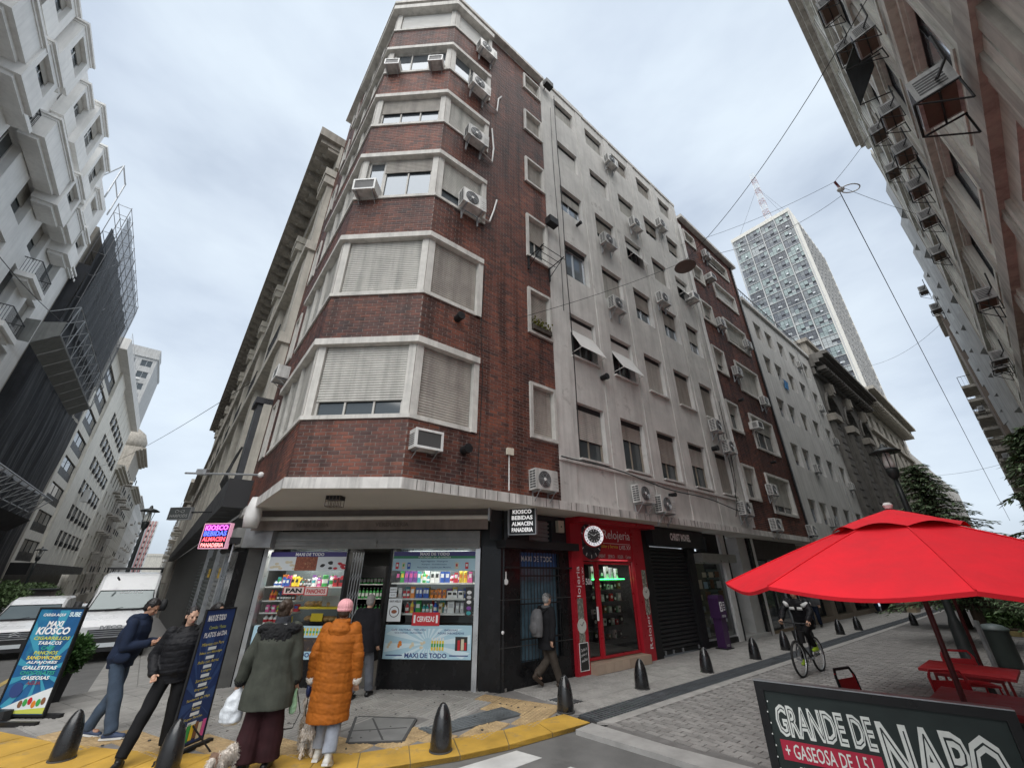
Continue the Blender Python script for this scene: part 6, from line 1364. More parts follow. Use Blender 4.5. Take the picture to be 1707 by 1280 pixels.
cornice(-26.3,-1.5,25.0,.55,.9,3,MBEID,t); MB().box(-26.2,-1.5,0,8,25.5,25.9).build('roof',MBEI,t); MB().quad((-26.2,0,0),(-26.2,0,25.6),(-26.2,8,25.6),(-26.2,8,0)).build('side_wall',MBEI,t)
# big AC units with cradles on this wall
def make_cradle():
    t=thing('caged_air_conditioner','x','air conditioner'); w,h,d=.8,.5,.5
    MB().box(-w/2,w/2,-d,.0,0,h).build('case',M('grimy white case',(.42,.42,.41),.5,.3,6,streak=.4),t); MB().box(-w/2+.05,w/2-.05,-d+.05,-.05,-.012,-.001).build('drip_pan',M('rusty pan',(.12,.09,.07),.8,.3),t)
    m=MB()
    for i in range(6): m.box(-w/2-.006,-w/2,-d+.06,-.1,.08+i*.06,.11+i*.06); m.box(w/2,w/2+.006,-d+.06,-.1,.08+i*.06,.11+i*.06); 
    for i in range(6): m.box(-w/2+.06,w/2-.06,-d-.006,-d,.08+i*.06,.11+i*.06)
    m.build('louvre',MACG,t); m=MB()
    for x in (-w/2-.03,w/2+.03):
        m.cyl((x,-d-.05,-.05),(x,.0,-.05),.02,n=5); m.cyl((x,-d-.05,-.05),(x,-.02,-.55),.016,n=5); m.cyl((x,-.02,-.05),(x,-.02,-.55),.016,n=5)
    m.cyl((-w/2-.03,-d-.05,-.05),(w/2+.03,-d-.05,-.05),.02,n=5); m.cyl((-w/2,-d*.5,-.05),(w/2,-d*.5,-.05),.016,n=5); m.build('cradle',MBLKM,t)
    MB().tube([(.42,-.2,.2),(.55,-.2,.1),(.6,-.05,.3),(.62,-.02,.9)],.025,6).build('pipe',MCABLE,t); return t
CRD=make_cradle(); fs=True
for s,z,lab in ((6.55,7.75,'big grimy unit in a black cradle nearest the upper right corner'),(13.9,7.95,'dark cradle unit low on the brown wall beside the reflecting window'),(8.2,11.6,'large unit in cradle between the second floor windows of the brown wall'),(11.0,15.0,'left one of two small units below the third floor of the brown wall'),(9.6,15.1,'right one of two small units below the third floor of the brown wall'),(10.6,11.7,'unit in cradle under the tilted shutter of the brown wall'),(12.2,11.8,'unit behind the tilted shutter of the brown wall'),(13.6,11.6,'third unit in the row along the brown wall'),(14.6,15.0,'upper unit near the far end of the brown wall'),(15.4,11.7,'fourth unit in the row along the brown wall'),(17.0,15.2,'unit near the brown roof edge above the street wires'),(9.4,18.7,'unit just below the roofline of the brown wall, left one'),(7.6,18.6,'unit just below the roofline of the brown wall, right one'),(18.2,12.0,'last unit before the white angular building'),(20.5,8.3,'low unit over the pale far part of the brown wall'),(19.0,8.1,'second low unit over the far part of the brown wall')):
    o=CRD if fs else dup(CRD); fs=False; o.location=RO.w(-s,-.25,z); o.rotation_euler=(R_(random.uniform(-2,2)),0,RO.rz); k_=.8 if s<7 else .66; o.scale=(k_,k_,k_); o['label']=lab; o['group']='air conditioners on the brown wall'
t=thing('tilted_shutter','dark awning shutter propped open from the brown wall at upper right','shutter',tuple(RO.w(-10.6,-.1,14.3)),RO.rz); t.scale=(.75,.6,.75); m=MB(); m.add([(-.9,0,0),(.9,0,0),(.9,-1.0,-1.3),(-.9,-1.0,-1.3),(-.9,0,.04),(.9,0,.04),(.9,-1.0,-1.26),(-.9,-1.0,-1.26)],[(0,1,2,3),(7,6,5,4),(0,4,5,1),(1,5,6,2),(2,6,7,3),(3,7,4,0)]); m.build('panel',M('dark green shutter',(.05,.055,.05),.6,.2),t)
for x in (-.85,.85): MB().cyl((x,0,-1.6),(x,-1.0,-1.3),.02).build('stay',MBLKM,t)
# white angular building, brown slot, balcony block
t=bld('white modern building with folded triangular bays behind the brown wall',RO,'apartment building')
fol=MB(); MB().box(-47.5,-26.3,.4,8,0,24.5).build('wall',MGRYW,t)
for k in range(7):
    z=2.6+k*3.15
    for j in range(5):
        x=-26.4-j*4.2; m=MB(); m.add([(x,.4,z),(x-4.1,.4,z),(x-2.9,-.25,z),(x,.4,z+2.3),(x-4.1,.4,z+2.3),(x-2.9,-.25,z+2.3)],[(0,2,1),(3,4,5),(0,3,5,2),(2,5,4,1)]); m.build('folded_bay',MGRYW,t)
        MB().add([(x-3.0,-.19,z+.7),(x-4.05,.345,z+.7),(x-4.05,.345,z+2.1),(x-3.0,-.19,z+2.1)],[(0,1,2,3)]).build('window',MGLASS,t)
MB().box(-47.5,-26.3,.0,8,24.5,25).build('roof_slab',MWHT2,t)
t=bld('brown brick party block with dark top between the white bays and the balconies',RO,'building'); MB().box(-53,-47.6,-.35,8,0,23.4).build('wall',M('brown rough wall',(.17,.135,.11),.9,.3,2,.3),t); MB().box(-53,-47.6,-.6,.0,22.6,23.6).build('cornice',MBEID,t)
t=bld('stained balcony block with concrete balconies and railings along the right edge',RO,'apartment building'); L_=70
block(t,-128,-53.1,0,22.2,[-(56.5+5.2*i) for i in range(14)],[(3+3.05*k,2.1) for k in range(6)],MCLA2,.35,.3,8,MGLASS,(0,.5,1),1,ww=1.7)
for i in range(14):
    for k in range(6):
        c=-(56.5+5.2*i); z=2.9+3.05*k; MB().box(c-1.7,c+1.7,-1.25,.3,z-.25,z).build('balcony_slab',MCLA,t)
        if i<6 or k>3: railing(c-1.65,c+1.65,-1.2,z,.95,.22,.3).build('balcony_railing',MRAIL,t)
MB().box(-128,-53.1,-.4,.3,21.8,22.5).build('cornice',MCLA,t)
for s,z,lab in ((30.5,15.5,'white box unit high on the white folded building'),(34.5,18.8,'white box unit near the top of the white folded building'),(52,14.8,'unit on the side of the brown party block'),(55.2,11.2,'unit low on the stained balcony block')):
    o=dup(CRD,RO.w(-s,-.6,z),RO.rz,lab)
t=thing('shop_banner','faded blue banner on the balcony block at right','banner',tuple(RO.w(-58.6,.2,12.2)),RO.rz); MB().box(-1.6,1.6,-.1,0,0,2.6).build('cloth',M('faded blue cloth',(.10,.22,.42),.8,.6,1.5),t); MB().box(-1.65,1.65,-.12,-.1,2.6,2.66).build('rail',MSTEEL,t)
# end of the right street
t=thing('far_street_block','distant pale blocks closing the pedestrian street behind the trees','apartment block',tuple(RS(260,-3)),R_(-AR)); block(t,-6,8,0,14,[-4,-1,2,5],[(2+3*k,1.6) for k in range(4)],MWHT2,.3,0,10,ww=1.4)
# ============================================================ STREET OBJECTS
MBOL=M('gloss black bollard paint',(.014,.014,.015),.28,.25,5,spec=.6,coat=.3)
def make_bollard():
    t=thing('bollard','x','bollard')
    prof=[(.135,0),(.14,.02),(.137,.1),(.128,.22),(.108,.33),(.078,.42),(.045,.475),(.02,.495),(.004,.5)]
    MB().lathe(prof,28).build('body',MBOL,t,smooth=True); MB().lathe([(.15,0),(.15,.012),(.14,.014)],28).build('foot_ring',M('scuffed base',(.06,.06,.06),.7,.2),t); return t
BOL=make_bollard(); ff=True
bl=[(-.92,6.67,'glossy black bollard in the yellow kerb in front of the kiosk'),(.89,8.29,'black bollard at the start of the iron drain, next to the yellow kerb'),(2.59,9.75,'black bollard in front of the red watch shop step'),(4.52,11.2,'black bollard in front of the closed black shutter'),(6.52,12.79,'black bollard just left of the cyclist\'s front, by the purple box'),(8.21,14.19,'black bollard immediately left of the bicycle front wheel'),(9.95,15.65,'black bollard partly hidden behind the bicycle rear wheel'),(12.39,17.61,'first small bollard to the right of the cyclist'),(14.05,18.86,'second small bollard to the right of the cyclist'),
 (-5.53,6.4,'black bollard beside the blue MAXI KIOSCO stand'),(-3.98,6.05,'black bollard behind the foot of the blue menu banner'),(17.9,20.6,'farthest small bollard, before the trunk of the parasol pole')]
for x,y,l in bl:
    o=BOL if ff else dup(BOL); ff=False; o.location=(x,y,0 if math.hypot(x+3.9,y-6)>2 or x>-3 else .0); o['label']=l; o['group']='black bollards along the kerb'; o.rotation_euler=(0,0,random.random()*6); 
    if x<-3.9: o.scale=(.9,.9,.98)
def pt(s,l): return RS(s,l)
for s,l,lab in ((13.6,-.75,'black bollard between the red tables and the lamp post'),(9.35,-.85,'black bollard top behind the near red table'),(20,-.2,'black bollard beside the grey bin')):
    o=dup(BOL); p=pt(s,l); o.location=(p.x,p.y,0); o['label']=lab; o['group']='black bollards along the kerb'
# ---- red parasols
MPAR=M('red parasol cloth',(.80,.024,.038),.8,.14,2.2,.55,9,spec=.2,stain=(2.2,.66,(.60,.02,.03)))
MPOLE=M('dark red pole',(.10,.012,.014),.4,.15,4)
def parasol(loc,R0,zr,zt,rot,label):
    t=thing('parasol',label,'parasol',loc,rot); n=8; sub=10
    m=MB(); rings=[]
    for k in range(9):
        f=.16+.84*k/8; row=[]
        for i in range(n*sub):
            a=2*PI*i/(n*sub); q=(i%sub)/sub; seg=math.cos(PI/n)/math.cos(((a)%(2*PI/n))-PI/n)   # straight edges between ribs
            r=R0*f*seg*1.0; sag=.05*f*math.sin(PI*q)
            z=zt-(zt-zr)*(f**1.12)-sag-(.03*math.sin(PI*q) if k==8 else 0)
            row.append((r*math.cos(a),r*math.sin(a),z))
        rings.append(row)
    N_=n*sub
    for k in range(8):
        for i in range(N_): m.quad(rings[k][i],rings[k+1][i],rings[k+1][(i+1)%N_],rings[k][(i+1)%N_])
    for i in range(N_):   # small hem
        a=rings[8][i];b=rings[8][(i+1)%N_]; m.quad(a,(a[0]*.995,a[1]*.995,a[2]-.035),(b[0]*.995,b[1]*.995,b[2]-.035),b)
    m.build('canopy',MPAR,t,smooth=True)
    m=MB()
    for i in range(n): m.tube([tuple(Vector(rings[k][i*sub])+Vector((0,0,.006))) for k in range(9)],.008,5)
    m.build('seam',MPAR,t,smooth=True)
    m=MB(); rr=[]
    for k in range(4):
        f=.02+.30*k/3; row=[]
        for i in range(N_):
            a=2*PI*i/N_; q=(i%sub)/sub; seg=math.cos(PI/n)/math.cos(((a)%(2*PI/n))-PI/n); r=R0*f*seg
            row.append((r*math.cos(a),r*math.sin(a),zt-(zt-zr)*(f**1.12)+.055+(.05*math.sin(PI*q)-.03 if k==3 else 0)))
        rr.append(row)
    for k in range(3):
        for i in range(N_): m.quad(rr[k][i],rr[k+1][i],rr[k+1][(i+1)%N_],rr[k][(i+1)%N_])
    m.build('vent_cap',MPAR,t,smooth=True)
    MB().lathe([(.035,zt+.06),(.05,zt+.1),(.03,zt+.13)],12).build('finial',MPIPEW,t)
    m=MB(); m.lathe([(.026,0),(.026,zt+.05)],12); m.lathe([(.05,zr-.15),(.06,zr-.05),(.04,zr+.02)],12); m.build('pole',MPOLE,t)
    for i in range(n):
        a=2*PI*i/n; MB().cyl((.04*math.cos(a),.04*math.sin(a),zt-.05),(R0*.98*math.cos(a),R0*.98*math.sin(a),zr-.0),.011,n=5).build('rib',MPOLE,t)
        MB().cyl((.05*math.cos(a),.05*math.sin(a),zr-.1),(R0*.5*math.cos(a),R0*.5*math.sin(a),zr+(zt-zr)*.52),.009,n=5).build('strut',MPOLE,t)
    MB().lathe([(.3,0),(.3,.06),(.08,.1),(.04,.3)],20).build('base',MBLKM,t); return t
pa=math.atan2(-.835,-.55)
P1=(4.6,5.05,-.01); U1=parasol(P1,1.98,1.945,2.72,pa,'big red octagonal parasol open over the near red tables')
U2=dup(U1,(8.2,8.4,-.01),pa+.3,'second red parasol behind, mostly hidden by the first one'); 
for o in (U1,U2): o['group']='red parasols'
# ---- restaurant board fence
t=thing('restaurant_board','black framed dark green board reading GRANDE DE NAPO in white letters','board',(2.66,5.3,0),math.atan2(-1.05,1.55))
BW,BHt=1.88,.98
MB().box(0,BW,.0,.03,.08,BHt).build('panel',M('dark green board',(.022,.032,.030),.5,.25,5),t); frame_mb(-.03,BW+.03,.05,BHt+.03,.075,-.03,.06).build('frame',M('black board frame',(.012,.012,.013),.35,.2),t); MB().box(-.03,BW+.03,-.032,.062,BHt+.03,BHt+.04).build('top_edge',MSTEEL,t)
for x in (.1,BW-.1): MB().box(x-.03,x+.03,-.25,.3,0,.05).build('foot',MBLKM,t)
MWL=M('cream white lettering',(.72,.74,.70),.6,.1,20); MBK=M('board shadow lettering',(.02,.028,.028),.6,0)
def boardtext(s,x,z,h,w,par=t):
    text(par,s,x,z,h,MWL,-.003,w=w,bold=.0,align='LEFT'); kk=tuple(LASTK)
    text(par,s,x,z,h,MWL,-.0035,bold=.045,align='LEFT',kk=kk); text(par,s,x+.004,z,h,MBK,-.005,bold=-.028,align='LEFT',kk=kk)
boardtext('GRANDE DE',.11,.69,.235,.78); boardtext('NAPO',.94,.56,.43,.80)
MB().box(.10,.90,-.004,-.0005,.37,.53).build('red_strip',M('carmine strip',(.42,.02,.05),.6,.1,6),t); text(t,'+ GASEOSA DE 1.5 L',.13,.45,.115,MWL,-.007,w=.72,bold=.01,align='LEFT'); text(t,'PRECIO EFECTIVO',.22,.31,.05,MWL,-.004,w=.5,align='LEFT')
text(t,'PIZZA',1.1,.2,.12,MWL,-.004,w=.6,align='LEFT')
for i in range(7): MB().ell((.055+random.uniform(-.01,.01),-.033,.3+i*.09),(.006,.003,.008),6,4).build('paint_speck',MWL,t)
# ---- tables and chairs
MRT=M('red table paint',(.36,.022,.028),.42,.15,4); MRC=M('bright red chair',(.46,.02,.03),.4,.12,4)
def make_table():
    t=thing('cafe_table','x','table'); MB().box(-.5,.5,-.5,.5,.715,.75).build('top',MRT,t); MB().box(-.36,.36,-.36,.36,.66,.714).build('apron',MRT,t)
    for sx in (-1,1):
        for sy in (-1,1): MB().cyl((sx*.34,sy*.34,.7),(sx*.37,sy*.37,0),.018,n=8).build('leg',MRT,t)
    return t
def make_chair(back,name,label):
    t=thing(name,label,'chair'); MB().box(-.21,.21,-.2,.2,.43,.46).build('seat',MRC,t)
    for sx in (-1,1): MB().cyl((sx*.19,-.18,.43),(sx*.21,-.22,0),.014,n=6).build('leg',MRC,t); MB().tube([(sx*.21,.26,0),(sx*.2,.2,.45),(sx*.2,.26,.82)],.014,6).build('leg',MRC,t)
    m=MB(); m.tube([(-.21,.2,.46),(-.21,.25,.78),(-.17,.27,.86),(.17,.27,.86),(.21,.25,.78),(.21,.2,.46)],.018,8); m.build('back_frame',back,t,smooth=True); MB().add([(-.2,.21,.5),(.2,.21,.5),(.2,.248,.75),(-.2,.248,.75),(-.2,.222,.5),(.2,.222,.5),(.2,.26,.75),(-.2,.26,.75)],[(0,1,2,3),(7,6,5,4),(0,4,5,1),(2,6,7,3),(1,5,6,2),(3,7,4,0)]).build('back_panel',MRC,t); return t
tb=make_table(); d0=R_(90-AR)
for i,(x,y,rz,l) in enumerate(((5.45,5.6,d0,'red table nearest the board under the big parasol'),(6.95,7.35,d0,'red table behind the near one beside the second parasol pole'),(6.35,5.35,d0,'red table at the right edge beside the near one'))):
    o=tb if i==0 else dup(tb); o.location=(x,y,0); o.rotation_euler=(0,0,rz); o['label']=l; o['group']='red cafe tables'
c1=make_chair(MBLKM,'cafe_chair','red chair with black tube back standing alone behind the board'); c1.location=(4.72,6.5,0); c1.rotation_euler=(0,0,R_(25))
c2=make_chair(MRC,'cafe_chair','bright red chair with rounded back between the two red tables'); c2.location=(5.85,6.35,0); c2.rotation_euler=(0,0,R_(-12)); 
c3=dup(c2,(7.55,7.95,0),R_(-20),'dark red chair behind the far red table near the lamp post'); c4=dup(c2,(6.7,5.9,0),R_(60),'red chair at the right edge between the tables')
for c in (c1,c2,c3,c4): c['group']='red cafe chairs'
# ---- street lamps
MLG=M('frosted lamp glass',(.72,.72,.68),.3,.05); MIR=M('dark green black iron',(.022,.026,.026),.45,.2,5)
def make_lamp(H,label):
    t=thing('street_lamp',label,'street lamp'); m=MB(); m.lathe([(.20,0),(.20,.12),(.15,.2),(.13,.9),(.085,1.1),(.07,H-1.6),(.055,H-.95)],16); m.build('post',MIR,t,smooth=True)
    m=MB(); m.lathe([(.05,H-.95),(.12,H-.85),(.15,H-.7),(.13,H-.62)],16); m.build('cup',MIR,t,smooth=True)
    m=MB(); m.lathe([(.11,H-.62),(.13,H-.5),(.10,H-.25),(.06,H-.12)],14); m.build('lantern',MLG,t,smooth=True)
    m=MB(); 
    for i in range(4): a=PI/4+i*PI/2; m.cyl((.13*math.cos(a),.13*math.sin(a),H-.65),(.2*math.cos(a),.2*math.sin(a),H-.14),.014,n=5)
    m.build('cage',MIR,t)
    m=MB(); m.lathe([(.36,H-.17),(.37,H-.14),(.22,H-.06),(.08,H-.02),(.05,H+.08),(.01,H+.12)],22); m.build('hood',MIR,t,smooth=True); return t
l1=make_lamp(5.45,'dark iron street lamp with wide disc hood above the parasol'); l1.location=(11.05,11.55,0)
p=LS(26,-1.0,SL(26)); l2=dup(l1,p,0,'iron street lamp with flared lantern rising behind the white van'); l2.scale=(1,1,1.02)
p=LO.w(59,-1.6,SL(59)-.3); l3=dup(l1,p,0,'dark old street lamp before the cream block on the far left pavement'); l3.scale=(1.2,1.2,1.2)
for o in (l1,l2,l3): o['group']='iron street lamps'
# hanging lamp on wires
hl=RS(11.5,-4.55,11.7)
t=thing('hanging_street_lamp','round disc street lamp hanging on a wire in front of the grey wall','street lamp',tuple(hl)); t.scale=(.68,.68,.68); m=MB(); m.lathe([(.50,0),(.52,.02),(.50,.06),(.22,.16),(.10,.2),(.08,.32),(.02,.36)],28); m.build('disc_hood',M('rusty brown hood',(.10,.075,.065),.6,.2,5),t,smooth=True); m=MB(); m.lathe([(.48,-.006),(.02,-.012)],28); m.build('lens',M('brown lens',(.13,.095,.085),.5,.25,6),t)
w0=hl+Vector((0,0,.24))
cable('street_wire',sagline(RF.w(2.55,0,7.95),w0,.12),.008,'wire from the brick wall to the hanging disc lamp'); far=RO.w(-4.6,-.2,9.6)
cable('street_wire',sagline(w0,RO.w(-7.2,-.1,11.6),.45),.008,'wire from the hanging disc lamp over the street to the brown wall')
cable('street_wire',sagline(w0+Vector((0,0,.1)),RS(15,-.3,13.9),.5),.007,'upper wire from the disc lamp to the small lamp over the street'); cable('street_wire',sagline(RF.w(13.8,0,17.5),RS(15,-.3,14.6),.25),.007,'wire running from the far brick part to the small lamp over the street')
cable('street_wire',sagline(RS(15,-.3,14.6),RO.w(-15,0,16.2),.1),.007,'wire from the small lamp up to the brown roof'); cable('street_wire',sagline(RS(15,-.3,14.5),RO.w(-21,0,15.5),.1),.007,'lower wire from the small lamp to the brown wall')
t=thing('small_ring_lamp','small ring lamp hung where the wires cross over the pedestrian street','street lamp',tuple(RS(15,-.28,14.2))); m=MB(); m.tube([(.32+.3*math.cos(2*PI*i/16),.18*math.sin(2*PI*i/16)-.1,-.05) for i in range(17)],.02,5); m.build('ring',MWHITE,t); MB().tube([(0,0,.4),(.05,0,.2),(.02,-.05,.0)],.04,6).build('stem',MPOLE,t); MB().ell((.02,-.05,-.05),(.12,.1,.08)).build('lamp_body',MWHITE,t)
cable('street_wire',sagline(RS(15,-.28,14.1),RS(60,-.9,6.5),.8,20),.013,'long thick cable falling from the ring lamp along the pedestrian street'); 
cable('street_wire',sagline(RF.w(55,0,24),RO.w(-47,0,22),1.0),.012,'thin wire across the sky beside the office tower'); cable('street_wire',sagline(RF.w(60,0,12),RO.w(-58,0,11.5),.5),.012,'thin wire across the sky above the trees')
cable('street_wire',sagline(LO.w(78,0,15.2),LS(19.5,1.1,9.8),.8),.014,'thin wire crossing the left street from the tower block to the cornice house'); cable('street_wire',sagline(LO.w(24,0,16),LO.w(37,-1,17.5),.3),.02,'short wire in front of the white building beside the netting')
# ---- purple terminal
t=thing('card_terminal','purple vending pillar with white marks standing outside the small display shop','terminal',(6.5,14.45,0),RZ_R); t.scale=(.85,.85,.95)
MP=M('purple plastic',(.055,.02,.075),.4,.12,5); m=MB(); m.box(-.26,.26,-.22,.22,0,.03); m.build('base_plate',MBLKM,t); m=MB(); m.box(-.19,.19,-.15,.15,.03,.85); m.build('pillar',MP,t)
m=MB(); m.prism([(-.24,.85),(.24,.85),(.24,1.42),(.16,1.52),(-.16,1.52),(-.24,1.42)],-.2,.18); m.build('head',MP,t); MB().box(-.2,-.02,-.21,-.201,1.05,1.33).build('screen',MTXW,t); text(t,'5',-.11,1.19,.2,MP,-.213,bold=.03); text(t,'BOCA',.0,.92,.07,MTXW,-.205,w=.26,bold=.02); text(t,'ENTEL',0,.1,.06,MTXW,-.155,w=.2)
for i in range(4): MB().box(.04+.03*(i%2),.18,-.206,-.201,1.08+i*.07,1.11+i*.07).build('printed_mark',MTXW,t)
# ---- bins, planters, trees
t=thing('litter_bin','grey green cylindrical litter bin with domed lid behind the red tables','litter bin',(12.1,11.7,0)); t.scale=(.85,.85,.9); MG=M('grey green bin',(.05,.065,.06),.45,.15,5); MB().lathe([(.28,0),(.30,.05),(.30,.85),(.32,.87)],20).build('drum',MG,t,smooth=True); MB().lathe([(.33,.87),(.33,.92),(.2,1.0),(.02,1.03)],20).build('lid',M('pale bin lid',(.12,.15,.145),.4,.1),t,smooth=True); MB().box(-.45,-.38,-.05,.05,0,1.1).build('post',MSTEEL,t)
def leafcloud(n,fn,size,seed,up=0):
    r=random.Random(seed); m=MB()
    for i in range(n):
        p,d0=fn(r); d=Vector((r.uniform(-1,1),r.uniform(-1,1),r.uniform(-1,1)+up)).normalized(); d=(d+Vector(d0)).normalized()*size*r.uniform(.6,1.4); u=d.cross(Vector((r.uniform(-1,1),r.uniform(-1,1),r.uniform(-1,1)))).normalized()*size*.22
        p=Vector(p); m.add([p-u*.3,p+d*.5-u,p+d,p+d*.5+u],[(0,1,2,3)])
    return m
MLEAF=M('dark conifer needles',(.12,.185,.075),.7,.35,3,isl=.5); MLEAF2=M('blue green cedar needles',(.15,.22,.11),.7,.35,3,isl=.5); MLEAF3=M('green shrub leaf',(.065,.12,.035),.6,.35,4,isl=.5); MBARK=M('brown bark',(.07,.05,.035),.9,.3,8,.5,30)
def cedar(name,label,loc,H,Rm,seed,mat,z0=.6,nb=120,sz=.16):
    t=thing(name,label,'tree',loc); r=random.Random(seed)
    MB().tube([(0,0,0),(.05,.02,H*.35),(-.03,.04,H*.7),(0,0,H)],[.16,.12,.07,.015],8).build('trunk',MBARK,t)
    br=MB(); lf=MB()
    for i in range(nb):
        f=(i+r.random())/nb; z=z0+(H-z0)*f; a=i*2.4+r.uniform(-.4,.4); L=Rm*(1-f*.86)*r.uniform(.55,1.2); pts=[]
        for k in range(6):
            u=k/5; pts.append(Vector((math.cos(a)*L*u,math.sin(a)*L*u,z+L*(.22*u-.30*u*u)+r.uniform(-.03,.03))))
        br.tube(pts,[.03*(1-u/6)+.004 for u in range(6)],4)
        for k in range(1,6):
            b=pts[k-1].lerp(pts[k],.5)
            for q in range(int(14+9*(1-f))):
                side=r.choice((-1,1)); w=Vector((-math.sin(a),math.cos(a),0))*side*r.uniform(.02,.30)*L*.42*(1.1-abs(k/5-.5)); c=pts[k-1].lerp(pts[k],r.random())+w*r.random()+Vector((0,0,r.uniform(-.06,.03)))
                d=(Vector((math.cos(a),math.sin(a),-.35))*.7+w.normalized()*.6+Vector((0,0,r.uniform(-.5,.2)))).normalized()*sz*r.uniform(.6,1.4); up=d.cross(Vector((r.uniform(-.5,.5),r.uniform(-.5,.5),1))).normalized()*sz*.16
                lf.add([c-up*.4,c+d*.45-up,c+d,c+d*.45+up],[(0,1,2,3)])
    br.build('branch_mass',MBARK,t,kind='stuff'); lf.build('crown',mat,t,kind='stuff'); return t
p=RS(21,-2.0); cedar('cedar_tree','feathery dark cedar tree behind the lamp and parasol',(p.x,p.y,0),5.7,2.5,5,MLEAF2,z0=1.0,nb=210,sz=.14)
p=RS(27,-3.0); cedar('cedar_tree','lower green conifer behind the lamp post left of the cedar',(p.x,p.y,0),4.6,2.2,8,MLEAF,z0=.8,nb=150,sz=.2)
p=RS(17,.75); cedar('cedar_tree','cedar branches reaching in from the right edge',(p.x,p.y,0),5.6,1.9,9,MLEAF2,z0=1.2,nb=150,sz=.18)
def shrubbed(name,label,loc,L_,W_,H_,rz,seed,mat,n,kerb=None,sz=.12):
    t=thing(name,label,'planter',loc,rz)
    MB().box(-L_/2,L_/2,-W_/2,W_/2,0,.16).build('kerb',kerb or MCONCB,t); MB().box(-L_/2+.1,L_/2-.1,-W_/2+.1,W_/2-.1,.16,.2).build('soil',M('soil',(.05,.035,.025),.95,.3,8),t)
    def fn(r): 
        x=r.uniform(-L_/2+.1,L_/2-.1);y=r.uniform(-W_/2+.1,W_/2-.1); return (x,y,.2+r.random()**1.4*H_*(.7+.3*math.sin(x*3+y*2))),(x*.1,y*.3,.4)
    leafcloud(n,fn,sz,seed).build('leaf_mass',mat,t,kind='stuff'); return t
p=RS(31,-1.4); shrubbed('hedge_planter','low green hedge in a yellow kerbed bed in the middle of the pedestrian street',(p.x,p.y,0),12,2.2,1.1,d0,3,MLEAF3,5000,M('yellow bed kerb',(.45,.36,.16),.8,.2,4),.2)
p=RS(16.3,.95); shrubbed('hedge_planter','bed of dark strappy plants at the right edge behind the tables',(p.x,p.y,0),9,1.6,.9,d0,4,MLEAF,6500,None,.24)
for s,l,lab in ((19,.1,'dark thin post standing in the plant bed at right'),(22,-.1,'thicker grey post behind the plant bed'),(25,-.4,'farther thin bluish post right of the parasol pole')):
    p=RS(s,l); t=thing('metal_post',lab,'post',(p.x,p.y,0)); MB().lathe([(.06,0),(.055,3.0)],10).build('shaft',MSTEEL if s>20 else MBLKM,t); MB().lathe([(.1,0),(.1,.05)],10).build('foot',MBLKM,t)
p=RS(36,-6.2); t=thing('planter_wall','tan stone planter block with plants before the far shops','planter',(p.x,p.y,0),d0); MB().box(-.6,.6,-.4,.4,0,1.5).build('block',M('tan stone',(.33,.26,.17),.8,.25,4),t); leafcloud(500,lambda r:((r.uniform(-.6,.6),r.uniform(-.4,.4),1.5+r.random()*.4),(0,0,.4)),.15,7).build('leaf_mass',MLEAF3,t,kind='stuff')
# ---- left: stands, planter shrub, vehicles
t=thing('kiosk_stand','blue standing poster with MAXI KIOSCO and a list of goods at the left edge','advertising stand',(-7.71,7.85,0),R_(0)); w_=.76;z0=.06;h_=1.46
MB().box(-w_/2,w_/2,0,.03,z0,z0+h_).build('panel',M('blue poster print',(.02,.12,.30),.4,.35,2.2,stain=(1.6,.56,(.03,.25,.38))),t); frame_mb(-w_/2-.015,w_/2+.015,z0-.015,z0+h_+.015,.025,-.012,.04).build('frame',MBLKM,t)
m=MB()
for i in range(0,20,2):
    a=2*PI*i/20+.2;b=a+.2; c=Vector((.05,0,.62)); 
    def cl2(an):
        dx,dz=math.cos(an),math.sin(an); tt=min((w_/2-.02+(.05 if dx<0 else -.05))/abs(dx) if abs(dx)>1e-6 else 9,((z0+h_-.03-.62) if dz>0 else .5)/abs(dz) if abs(dz)>1e-6 else 9); return (c.x+dx*tt,-.003,c.z+dz*tt)
    m.add([(c.x,-.003,c.z),cl2(a),cl2(b)],[(0,1,2)])
m.build('ray_print',M('light blue ray',(.05,.30,.44),.4,.1),t)
text(t,'CARGA AQUI',-.10,1.42,.05,MTXW,-.006,w=.38,bold=.03,shear=.2); text(t,'SUBE',.25,1.43,.07,M('pale sube lettering',(.65,.8,.85),.5,0),-.006,w=.19,bold=.04); text(t,'MAXI',-.02,1.29,.085,MTXW,-.006,w=.27,bold=.04,shear=.15); text(t,'KIOSCO',-.01,1.19,.11,MTXW,-.006,w=.56,bold=.04,shear=.15)
MYG=M('yellow green lettering',(.55,.58,.10),.5,0); MTG=M('teal lettering',(.04,.34,.25),.5,0)
for i,(s,mm) in enumerate((('CIGARRILLOS',MYG),('TABACOS',MTXW),('CAFE',MTG),('PANCHOS',MYG),('SANDWICHES',MTXY),('ALFAJORES',MTXW),('GALLETITAS',MTXW),('CHOCOLATES',MTG),('GASEOSAS',MTXW),('AGUA',M('dark red lettering',(.25,.06,.08),.5,0)))): text(t,s,0.02,1.085-i*.068,.05,mm,-.006,w=min(.6,.056*len(s)),bold=.03,shear=.15)
m=MB(); m.prism([(-.37,.08),(.37,.08),(.37,.42),(.2,.36),(-.1,.24),(-.37,.12)],-.005,-.002); m.build('white_swoosh',MPOSTW,t); m=MB(); m.prism([(-.37,.08),(.37,.08),(.37,.16),(-.37,.10)],-.0065,-.0052); m.build('green_swoosh',MYG,t); o=MB().lathe([(.10,0),(.10,.004)],20).build('round_badge',MTXN,t); o.rotation_euler=(PI/2,0,0); o.location=(-.2,-.006,.38)
